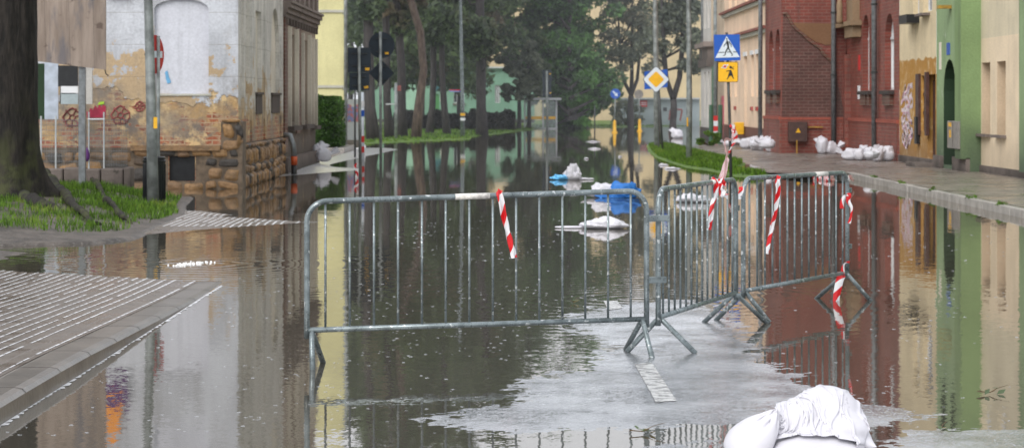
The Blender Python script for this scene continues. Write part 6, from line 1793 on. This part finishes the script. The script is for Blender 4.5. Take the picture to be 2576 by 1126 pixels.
# ------------------------------------------------------------------ sandbags
def blob(fn, nu=96, nv=64):
    """closed surface from direction -> point"""
    vs = []; fs = []
    for j in range(nv + 1):
        ph = math.pi * j / nv
        for i in range(nu):
            th = 2*math.pi*i/nu
            d = Vector((math.sin(ph)*math.cos(th), math.sin(ph)*math.sin(th), math.cos(ph)))
            vs.append(tuple(fn(d, th, ph)))
    for j in range(nv):
        for i in range(nu):
            i2 = (i+1) % nu; fs.append((j*nu+i, (j+1)*nu+i, (j+1)*nu+i2, j*nu+i2))
    return vs, fs
def ridge(x, y, z): return 1 - abs(mnoise.noise(Vector((x, y, z)))) * 2
def small_bag(loc, L, W, Ht, rz, seed, label, group, tilt=0.0, mat=None, name='sandbag', cat='sandbag'):
    o = empty(name, loc, label, cat, group, rz); r = random.Random(seed)
    nk = r.uniform(-.6, .6)
    def fn(d, th, ph):
        x, y, z = d
        px = math.copysign(abs(x)**.75, x); py = math.copysign(abs(y)**.75, y); pz = math.copysign(abs(z)**.8, z)
        n = .13*mnoise.noise(Vector((x*1.7+seed, y*1.7, z*1.7))) + .07*mnoise.noise(Vector((x*4+seed, y*4, z*3)))
        f = .045*ridge(x*2+seed*.3, y*7, z*2)
        taper = 1 - .35*max(0, px)**3
        v = Vector((px*L/2*(1+n), py*W/2*(1+n)*taper, (pz*.5+.5)*Ht*(1+n*1.3+f)*(1-.3*max(0,px)**2)))
        v.z = max(v.z, -.02); v.z += tilt*px; return v
    vs, fs = blob(fn, 40, 26); mb = MB(); w = Vector(o.location)
    body = MB(); body.v = [tuple(v) for v in vs]; body.f = fs
    c = bpy.data.meshes.new('sack'); c.from_pydata(body.v, [], body.f); c.update()
    for p in c.polygons: p.use_smooth = True
    c.materials.append(mat or M['bag']); ob = bpy.data.objects.new('sack', c); COL.objects.link(ob); ob.parent = o
    # gathered, tied neck
    nb = MB(); seg = 16; base = Vector((L/2*.82, 0, Ht*.55)); prof = [(-.06, .07), (0, .035), (.03, .03), (.08, .055), (.15, .085)]
    k = Ht / .22; dirv = Vector((1, nk*.5, r.uniform(.2, .9))).normalized(); a = Vector((0,1,0)); a = (a - dirv*a.dot(dirv)).normalized(); bb = dirv.cross(a)
    for (t, rr) in prof:
        for i in range(seg):
            th = 2*math.pi*i/seg; q = rr*k*(1 + .28*math.sin(th*4+seed)*(1 if t > .02 else .4))
            nb.v.append(tuple(base + dirv*t*k + (a*math.cos(th) + bb*math.sin(th)*.7)*q))
    for j in range(len(prof)-1):
        for i in range(seg):
            i2 = (i+1) % seg; nb.f.append((j*seg+i, j*seg+i2, (j+1)*seg+i2, (j+1)*seg+i))
    me = bpy.data.meshes.new('tied_neck'); me.from_pydata(nb.v, [], nb.f); me.update()
    for p in me.polygons: p.use_smooth = True
    me.materials.append(mat or M['bag']); ob = bpy.data.objects.new('tied_neck', me); COL.objects.link(ob); ob.parent = o
    return o
def pile(items, group, seed, what):
    for i, (u, v, wpx, hpx, z, rz, pos) in enumerate(items):
        p = G(u, v, z); s = p.y/5900
        small_bag(p, wpx*s*1.08, wpx*s*.75, hpx*s*1.12, rz, seed + i*3, pos, group)
g1 = 'sandbags by the ochre house and brick building'
pile([(2138, 403, 40, 26, .10, 2.6, 'leftmost sandbag of the row under the cellar windows, slumped flat'), (2163, 404, 36, 27, .10, 1.2, 'second sandbag from the left in the row under the cellar windows'),
      (2187, 404, 38, 30, .10, 1.9, 'middle sandbag of the row under the cellar windows, neck upwards'), (2208, 407, 36, 30, .10, 1.0, 'fourth sandbag in the row, nearest the road of its group'),
      (2230, 406, 40, 32, .10, 2.2, 'rightmost plump sandbag of the row next to the ochre house')], 'row of white sandbags under the cellar windows', 11, '')
small_bag(G(2192, 400, .30), .45, .32, .2, 1.0, 91, 'sandbag lying on top of the row under the cellar windows', 'row of white sandbags under the cellar windows')
pile([(2068, 388, 34, 38, .09, 1.7, 'tall upright sandbag by the downpipe next to the brick wing'), (2092, 388, 34, 26, .09, .4, 'low sandbag leaning right of the tall one by the downpipe')], 'pair of sandbags by the corner downpipe', 31, '')
pile([(1878, 374, 34, 24, .06, 2.4, 'leftmost sandbag of the heap before the peach house'), (1899, 378, 34, 28, .06, 1.5, 'sandbag second from left in the heap before the peach house'), (1919, 380, 34, 32, .06, 1.1, 'sandbag in the middle of the heap before the peach house'),
      (1940, 383, 36, 34, .07, 1.9, 'rightmost big sandbag of the heap before the peach house')], 'heap of sandbags before the peach house', 41, '')
small_bag(G(1908, 372, .32), .5, .36, .24, .5, 95, 'sandbag on top of the heap before the peach house', 'heap of sandbags before the peach house')
small_bag(G(1929, 374, .34), .5, .36, .26, 2.5, 96, 'right hand top sandbag of the heap before the peach house', 'heap of sandbags before the peach house')
pile([(1836, 368, 30, 14, .05, 2.9, 'flat sandbag lying under the yellow box'), (1848, 364, 22, 22, .05, 1.6, 'upright sandbag close to the yellow box')], 'sandbags under the yellow box', 61, '')
pile([(797, 405, 24, 38, .10, 1.3, 'upright sandbag leaning on the sooty house corner'), (815, 407, 34, 30, .10, .3, 'plump sandbag lying at the end of the left pavement')], 'sandbags at the left pavement', 71, '')
small_bag(G(1703, 349, -.02), .62, .45, .42, 2.0, 97, 'white plastic bag standing in water between the lamp posts', None, name='floating_bag', cat='plastic bag')

# floating plastic sacks
def rag(label, loc, L, W, Ht, seed, mat=None, rz=0, amp=.35, name='floating_bag', tail=None):
    o = empty(name, loc, label, 'plastic bag', None, rz)
    def fn(d, th, ph):
        x, y, z = d
        n = amp*mnoise.noise(Vector((x*1.6+seed, y*1.6, z*1.6))) + amp*.7*(ridge(x*2.4+seed, y*2.4, z*2.4)-.6) + amp*.25*mnoise.noise(Vector((x*6+seed, y*6, z*6)))
        v = Vector((x*L/2*(1+n*.7), y*W/2*(1+n*.7), (z*.5+.42)*Ht*(1+n*1.6)*(1-.45*abs(x)**1.5)))
        return v
    vs, fs = blob(fn, 72, 48)
    me = bpy.data.meshes.new('sheet'); me.from_pydata(vs, [], fs); me.update()
    for p in me.polygons: p.use_smooth = True
    me.materials.append(mat or M['bag']); ob = bpy.data.objects.new('sheet', me); COL.objects.link(ob); ob.parent = o
    return o
def part_blob(o, loc, L, W, Ht, seed, mat, nm, amp=.3):
    off = Vector(loc)
    def fn(d, th, ph):
        x, y, z = d
        n = amp*mnoise.noise(Vector((x*1.6+seed, y*1.6, z*1.6))) + amp*.6*(ridge(x*2.4+seed, y*2.4, z*2.4)-.6)
        return off + Vector((x*L/2*(1+n), y*W/2*(1+n), (z*.5+.4)*Ht*(1+n*1.5)))
    vs, fs = blob(fn, 56, 36); me = bpy.data.meshes.new(nm); me.from_pydata(vs, [], fs); me.update()
    for p in me.polygons: p.use_smooth = True
    me.materials.append(mat); ob = bpy.data.objects.new(nm, me); COL.objects.link(ob); ob.parent = o
g = G(1440, 452); o = rag('crumpled white and pale blue plastic bag, farthest of the floating ones', g, .42, .35, .27, 3, amp=.5)
part_blob(o, (-.26, -.05, 0), .42, .25, .11, 8, plain('PaleBlueFilm', (.12,.42,.75), .3, 0, .4, 12), 'blue_film'); part_blob(o, (.30, -.03, 0), .34, .16, .05, 9, M['bag'], 'white_tail')
g = G(1530, 496); o = rag('white plastic bag half wrapped in bright blue film', g, .80, .5, .24, 5, amp=.4)
part_blob(o, (.27, -.16, 0), .60, .34, .26, 12, M['bagblue'], 'blue_film', .35)
part_blob(o, (.05, -.24, -.02), .5, .2, .10, 13, M['bagblue'], 'blue_film', .35)
g = G(1522, 574); o = rag('low white plastic sheet floating behind the front barrier', g, .62, .5, .15, 7, amp=.25)
part_blob(o, (-.42, .02, 0), .5, .10, .035, 14, M['bag'], 'thin_tail', .2)
g = G(1742, 508); o = rag('flat white plastic sheet floating behind the middle barrier', g, .62, .5, .15, 9, amp=.3)
for (u, v, w_, lab) in ((1495, 375, .45, 'flat white scrap floating far out in the flood'), (1492, 357, .55, 'long thin white scrap floating farthest out'), (1475, 400, .15, 'tiny white scrap left of the flat floating scrap'), (1668, 416, .25, 'thin white scrap floating beside the grass island'), (1690, 425, .4, 'pale scrap at the wet edge of the grass island'), (1560, 395, .12, 'tiny white scrap in the middle of the flood')):
    g = G(u, v); rag(lab, g + Vector((0,0,-.01)), w_, .3, .06, u, amp=.3, name='floating_scrap')
# foam boiling up from a drain
for (u, v, w_, lab) in ((478, 664, .13, 'clump of white bubbles boiling up left of another clump'), (508, 661, .16, 'larger clump of white bubbles boiling up from the drain'), (452, 667, .09, 'faint bubble clump at the left of the boiling drain')):
    c = G(u, v); o = empty('water_bubbles', c, lab, 'bubbles'); r = random.Random(u); mb = MB()
    for k in range(22):
        q = c + Vector((r.gauss(0, w_/2.6), r.gauss(0, w_/2), 0)); rad = r.uniform(.005, .015)
        ico = [(0,0,1)] ; 
        mb.tube([q + Vector((0,0,-rad*.6)), q + Vector((0,0,0)), q + Vector((0,0,rad*.7)), q + Vector((0,0,rad*1.2))], [rad*.8, rad, rad*.8, rad*.2], 8)
    mb.build('froth', M['foam'], o, smooth=True)

# ------------------------------------------------------------------ big foreground sandbags: a small cloth solver gives the creases
def cloth_solve(P, L, pressure, steps, sweeps, colliders=(), grav=.0006, hook=None, floor=-.02, fric=.6, bend=.25, damp=.92, close=True, zt=None, zs=slice(None)):
    """P: (2, ny, nx, 3) two layers joined along their border, L: rest size of a cell (x, y)"""
    P = P.astype(np.float32); V = np.zeros_like(P)
    lx, ly = L; ld = math.hypot(lx, ly)
    def con(A, B, l, k):
        d = B - A; n = np.maximum(np.sqrt((d*d).sum(-1, keepdims=True)), l*.15)
        c = d * ((n - l) / n * .5 * k); A += c; B -= c
    def one(A, B, l, k):
        d = B - A; n = np.maximum(np.sqrt((d*d).sum(-1, keepdims=True)), l*.15)
        c = d * (np.minimum(n - l, 0) / n * .5 * k); A += c; B -= c
    for st in range(steps):
        Q = P.copy()
        pr = pressure * (1.0 if st < steps*.75 else .6)
        if np.any(pr):
            dx = np.gradient(P, axis=2); dy = np.gradient(P, axis=1); nr = np.cross(dx, dy); nr[1] *= -1
            V += nr / (lx*ly) * pr * (1 if zt is None else max(0.0, min(1.0, (zt - float(P[:, :, zs, 2].max())) / .04)))
        V[..., 2] -= grav; P = P + V
        for sw in range(sweeps):
            for o_ in (0, 1):
                nx = (P.shape[2] - o_) // 2 * 2; ny = (P.shape[1] - o_) // 2 * 2
                con(P[:, :, o_:o_+nx:2], P[:, :, o_+1:o_+nx:2], lx, 1.0)
                con(P[:, o_:o_+ny:2], P[:, o_+1:o_+ny:2], ly, 1.0)
                my = ny; con(P[:, o_:o_+my:2, :-1], P[:, o_+1:o_+my:2, 1:], ld, .45); con(P[:, o_:o_+my:2, 1:], P[:, o_+1:o_+my:2, :-1], ld, .45)
            for o_ in range(4):
                A = P[:, :, o_:-2:4]; B = P[:, :, o_+2::4]; m = min(A.shape[2], B.shape[2]); one(A[:, :, :m], B[:, :, :m], 2*lx, bend)
                A = P[:, o_:-2:4]; B = P[:, o_+2::4]; m = min(A.shape[1], B.shape[1]); one(A[:, :m], B[:, :m], 2*ly, bend)
            if close:
                for sl in ((slice(None), 0), (slice(None), -1), (0, slice(None)), (-1, slice(None))):
                    mid = (P[0][sl] + P[1][sl]) * .5; P[0][sl] = mid; P[1][sl] = mid
            if hook: hook(P, st / steps)
            for (c, r) in colliders:
                d = (P - np.array(c, np.float32)) / np.array(r, np.float32); n = np.sqrt((d**2).sum(-1, keepdims=True)) + 1e-6
                ins = n < 1; tgt = np.array(c, np.float32) + d / n * np.array(r, np.float32)
                tgt = tgt + (Q - P) * fric * .5
                P = np.where(ins, tgt, P)
            low = P[..., 2] < floor; P[..., 2] = np.maximum(P[..., 2], floor)
            P[..., :2] = np.where(low[..., None], P[..., :2] * (1 - fric) + Q[..., :2] * fric, P[..., :2])
        V = np.clip((P - Q) * damp, -.012, .012)
    return P
def two_layer_mesh(nm, P, parent, thick=.0):
    _, ny, nx, _ = P.shape; V = P.reshape(-1, 3)
    i = np.arange((ny-1)*(nx-1)); r = i // (nx-1); c = i % (nx-1); a = r*nx + c
    f0 = np.stack([a, a+1, a+nx+1, a+nx], 1); f1 = np.stack([a, a+nx, a+nx+1, a+1], 1) + ny*nx
    o = fast_mesh(nm, V, np.concatenate([f0, f1]), M['bag'], parent, smooth=True)
    md = o.modifiers.new('Weld', 'WELD'); md.merge_threshold = .0006
    md = o.modifiers.new('Smooth', 'SUBSURF'); md.levels = 1; md.render_levels = 1
    return o
def pillow(nm, parent, c, Lx, Ly, nx, ny, rot=0.0, pr=.00006, h0=.03, tilt=0.0, steps=150, seed=1, colliders=(), grav=.0005, zt=None):
    lx, ly = Lx/(nx-1), Ly/(ny-1)
    gx, gy = np.meshgrid(np.linspace(-Lx/2, Lx/2, nx), np.linspace(-Ly/2, Ly/2, ny))
    r = np.random.default_rng(seed); P = np.zeros((2, ny, nx, 3)); 
    ca, sa = math.cos(rot), math.sin(rot)
    env = np.clip(1 - (2*gx/Lx)**4, 0, 1) * np.clip(1 - (2*gy/Ly)**4, 0, 1)
    for k, sg in ((0, 1), (1, -1)):
        P[k, ..., 0] = c[0] + gx*ca - gy*sa; P[k, ..., 1] = c[1] + gx*sa + gy*ca
        P[k, ..., 2] = c[2] + sg*h0*env + gx*tilt + r.normal(0, .0006, gx.shape)
    P = cloth_solve(P, (lx, ly), pr, steps, 5, grav=grav, colliders=colliders, zt=zt)
    return two_layer_mesh(nm, P, parent)
def big_bag():
    Y0 = 11.62; s = Y0/5900
    W_ = lambda u: (u-1288)*s
    Zh = lambda v: H - (v-254)*s
    r2 = empty('sandbag', (W_(2060), Y0, 0), 'plump full white sandbag lying underneath the draped one, nearest the camera', 'sandbag', 'two foreground sandbags')
    pa_ = pillow('sack', r2, (W_(2042), Y0 - .12, .05), .42, .25, 70, 42, .04, .0012, zt=.15, seed=2, steps=90)
    pb_ = pillow('sack_end', r2, (W_(2086), Y0 + .04, .10), .34, .36, 56, 58, .15, .0015, zt=.27, tilt=.05, seed=4, steps=90)
    bbs = []
    for o_ in (pa_, pb_):
        q = np.array([v.co for v in o_.data.vertices]) + np.array(r2.location); bbs.append((q.min(0), q.max(0)))
    r1 = empty('sandbag', (W_(1925), Y0, 0), 'large white sandbag with twisted neck and loose cloth draped over the plump one', 'sandbag', 'two foreground sandbags')
    nx, ny = 156, 66; Lx, Ly = 1.12, .44; lx, ly = Lx/(nx-1), Ly/(ny-1)
    S, T = np.meshgrid(np.linspace(0, Lx, nx), np.linspace(-Ly/2, Ly/2, ny))
    K = np.array([W_(1945), Y0 - .13, Zh(1020)], np.float32)
    sk = .28; r = np.random.default_rng(9)
    P = np.zeros((2, ny, nx, 3)); x0 = W_(1925)
    sm = lambda t: np.clip(t, 0, 1)**2*(3-2*np.clip(t, 0, 1))
    left = S < sk
    # horizontally squeezed start, so that the cloth buckles into creases
    X = np.where(left, x0 + S*.55 - .0, K[0] + (S - sk) * .47 + .012*np.sin(S*38 + T*26))
    X = np.where(left, x0 + S/sk * (K[0] - x0), X)
    env = np.clip(1 - (2*T/Ly)**4, 0, 1)
    pin = np.exp(-(np.clip(np.abs(S - sk) - .0, 0, 1)/np.where(S < sk, .06, .16))**2)
    for k, sg in ((0, 1), (1, -1)):
        zl = .13 + sg*.06*env*np.sin(np.clip(S/sk, 0, 1)*math.pi)
        zr = .345 - .05*np.clip((S - sk - .5)/.3, 0, 1) + sg*.006*env
        Z = np.where(left, zl, K[2] + (zr - K[2])*sm((S - sk)/.12))
        P[k, ..., 0] = X + (mnv := vnoise(S*14, T*14, 1.0, 3+k, 3)*.02); P[k, ..., 1] = Y0 - .02 + T*.74*(1 - .85*pin) - .07*pin + vnoise(S*12, T*12, 1.0, 8+k, 3)*.015
        P[k, ..., 2] = Z + vnoise(S*11, T*9, 1.0, 5, 2)*.10*(~left) 
    prs = np.zeros((2, ny, nx, 1)); prs[:, :, :, 0] = np.where(S < sk - .03, .0020, 0.0)[None]
    ci = (np.abs(S[0] - sk) < .016)
    def hook(P, t):
        q = P[:, :, ci]; tgt = K + (q - K) * np.array([.6, .10, .16], np.float32); P[:, :, ci] = q*.6 + tgt*.4
    col = [((float(K[0]) + .03, Y0 - .0, .10), (.10, .12, .10))] + [(tuple((a_ + b_)/2), tuple((b_ - a_)/2*np.array([1.03, 1.05, 1.06]) + .004)) for a_, b_ in bbs] + [((W_(2082), Y0 + .06, .13), (.175, .15, .155)), ((W_(2020), Y0 + .0, .10), (.17, .13, .13))]
    P = cloth_solve(P, (lx, ly), prs, 110, 6, colliders=col, grav=.0011, hook=hook, fric=.9, bend=.28, damp=.8, zt=.29, zs=slice(0, int(.24/lx)))
    two_layer_mesh('draped_sack', P, r1)
    kn = MB(); kc = Vector([float(q) for q in K])
    ring = [kc + Vector((.003*math.sin(a*3), .016*math.cos(a) + .004, .014*math.sin(a) - .006)) for a in np.linspace(0, 6.283, 25)]
    kn.tube(ring, .005, 6); kn.build('neck_tie', M['bag'], r1, smooth=True)
big_bag()

# ------------------------------------------------------------------ small things on the water
def sprig(label, u, v, n=5, sc_=.16, seed=1):
    c = G(u, v, .012); o = empty('leafy_twig', c, label, 'twig'); r = random.Random(seed); mb = MB()
    d = Vector((1, .2, .03)).normalized(); pts = [c - d*sc_*.6 + Vector((0,0,.01)), c, c + d*sc_*.4 + Vector((0,.02,.02)), c + d*sc_ + Vector((0,.03,.035))]
    mb.tube(pts, [.003, .003, .002, .001], 5); mb.tube([c, c + Vector((sc_*.2, -.03, .015))], [.002, .001], 5); mb.build('twig', M['twig'], o)
    for k in range(n):
        p = c + Vector((r.uniform(-sc_*.4, sc_*.6), r.uniform(-.03, .03), r.uniform(.0, .025))); a = r.uniform(0, 6.28); l = r.uniform(.018, .04)
        e1 = Vector((math.cos(a), math.sin(a), r.uniform(-.1,.5)))*l; e2 = Vector((-math.sin(a), math.cos(a), r.uniform(0,.6)))*l*.5
        mb = MB(); mb.add([p - e1, p - e2, p + Vector((0,0,-.003)), p + e2, p + e1], [(0,1,2), (0,2,3), (1,4,2), (2,4,3)]); mb.build('leaf', M['leafy'] if k % 2 else M['leafdk'], o)
sprig('twig with brown leaf on the wet asphalt near the bottom edge', 1618, 1084, 5, .12, 1)
sprig('leafy green twig floating right of the large sandbag', 2490, 986, 5, .13, 2)
sprig('small leaf cluster floating beyond the lane marking', 1443, 758, 3, .05, 3)
sprig('tiny green leaf floating near the bottom right corner', 2366, 1078, 2, .04, 4)
for i, (u, v, lab) in enumerate(((2270, 512, 'tuft of weeds in the right kerb, nearest to the barriers'), (2445, 533, 'largest tuft of weeds on the right kerb'), (2200, 470, 'small tuft of weeds where the right kerb begins'), (2522, 548, 'tuft of weeds on the right kerb near the frame edge'), (2345, 500, 'low tuft of weeds in the kerb opposite the green house'))):
    p = Vector((XK + .05, 0, .12)); Y = 5900*(H-.1)/(v-254); Y = min(Y, 51); p.y = Yx(XK + .05, u)
    o = empty('weed', p, lab, 'weed'); r = random.Random(i)
    cs = [(p.x + r.uniform(-.05,.05), p.y + r.uniform(-.15,.15), p.z + r.uniform(-.02,.05)) for _ in range(7)]; leaf_mesh('leaves', cs, [.045]*7, 160, .016, M['grass'], o, i)
    MB().tube([p - Vector((0,0,.02)), p + Vector((0,0,.06))], .004, 4).build('stem', M['twig'], o)
# pale stones by the bank
for i, (u, v) in enumerate(((235, 583), (262, 585), (405, 609), (470, 645), (155, 645), (60, 640), (325, 588))):
    pass
# rain : splash rings on the flood water and splash specks on the asphalt
def splashes():
    r = np.random.default_rng(12); V = []; Fc = []
    def ring(x, y, R, tr, z):
        b = len(V); n = 10
        ph = r.uniform(0, 6.28); arc = r.uniform(3.5, 6.28)
        for i in range(n + 1):
            a = ph + arc*i/n; c, s_ = math.cos(a), math.sin(a)
            V.append((x + c*(R-tr), y + s_*(R-tr), z)); V.append((x + c*R, y + s_*R, z + tr*.9)); V.append((x + c*(R+tr), y + s_*(R+tr), z))
        for i in range(n):
            k = b + i*3
            Fc.append((k, k+1, k+4, k+3)); Fc.append((k+1, k+2, k+5, k+4))
    m = 0
    while m < 900:
        Y = 11.3 + 24*r.random()**1.5; X = r.uniform(-.24, .24)*Y
        if X < -2.7: continue
        if X < -1.4 and r.random() < .6: continue
        if X > 1.6 and r.random() < .72: continue
        if Y < 11.9: continue
        if road_h(np.array([X]), np.array([Y]))[0] > -.002: continue
        if (vnoise(np.array([X]), np.array([Y]), .5, 77, 2)[0]) < -.1 and r.random() < .7: continue
        R = r.uniform(.004, .012) * (1 + (Y-12)*.02); ring(X, Y, R, R*.22, .001); m += 1
    return V, Fc
V, Fc = splashes()
def splashm():
    n = N('SplashWater'); g = n.node('ShaderNodeBsdfGlossy', {'Color': (.95,.97,1,1), 'Roughness': .25}); d = n.node('ShaderNodeBsdfDiffuse', {'Color': (.7,.73,.76,1)}); m = n.node('ShaderNodeMixShader', {0: .55, 1: g.outputs[0], 2: d.outputs[0]}); t = n.node('ShaderNodeBsdfTransparent')
    m2 = n.node('ShaderNodeMixShader', {0: .30, 1: t.outputs[0], 2: m.outputs[0]}); n.t.links.new(m2.outputs[0], n.out.inputs[0]); return n.m
o = fast_mesh('rain_splashes', V, Fc, splashm(), smooth=True); tag(o, 'small bright rings where raindrops hit the flood water', 'rain splashes', kind='stuff')

# ------------------------------------------------------------------ rain haze filling the far end of the street
def rain_haze():
    n = N('RainHaze'); v = n.node('ShaderNodeVolumeScatter', {'Color': (.93,.97,1.0,1), 'Density': .0013, 'Anisotropy': .2})
    n.t.links.new(v.outputs[0], n.out.inputs[1])
    mb = MB(); mb.box(-80, 80, 66, 230, -.3, 24); o = mb.build('rain_haze', n.m)
    tag(o, 'thin pale rain haze hanging over the far end of the flooded street', 'haze', kind='stuff')
rain_haze()
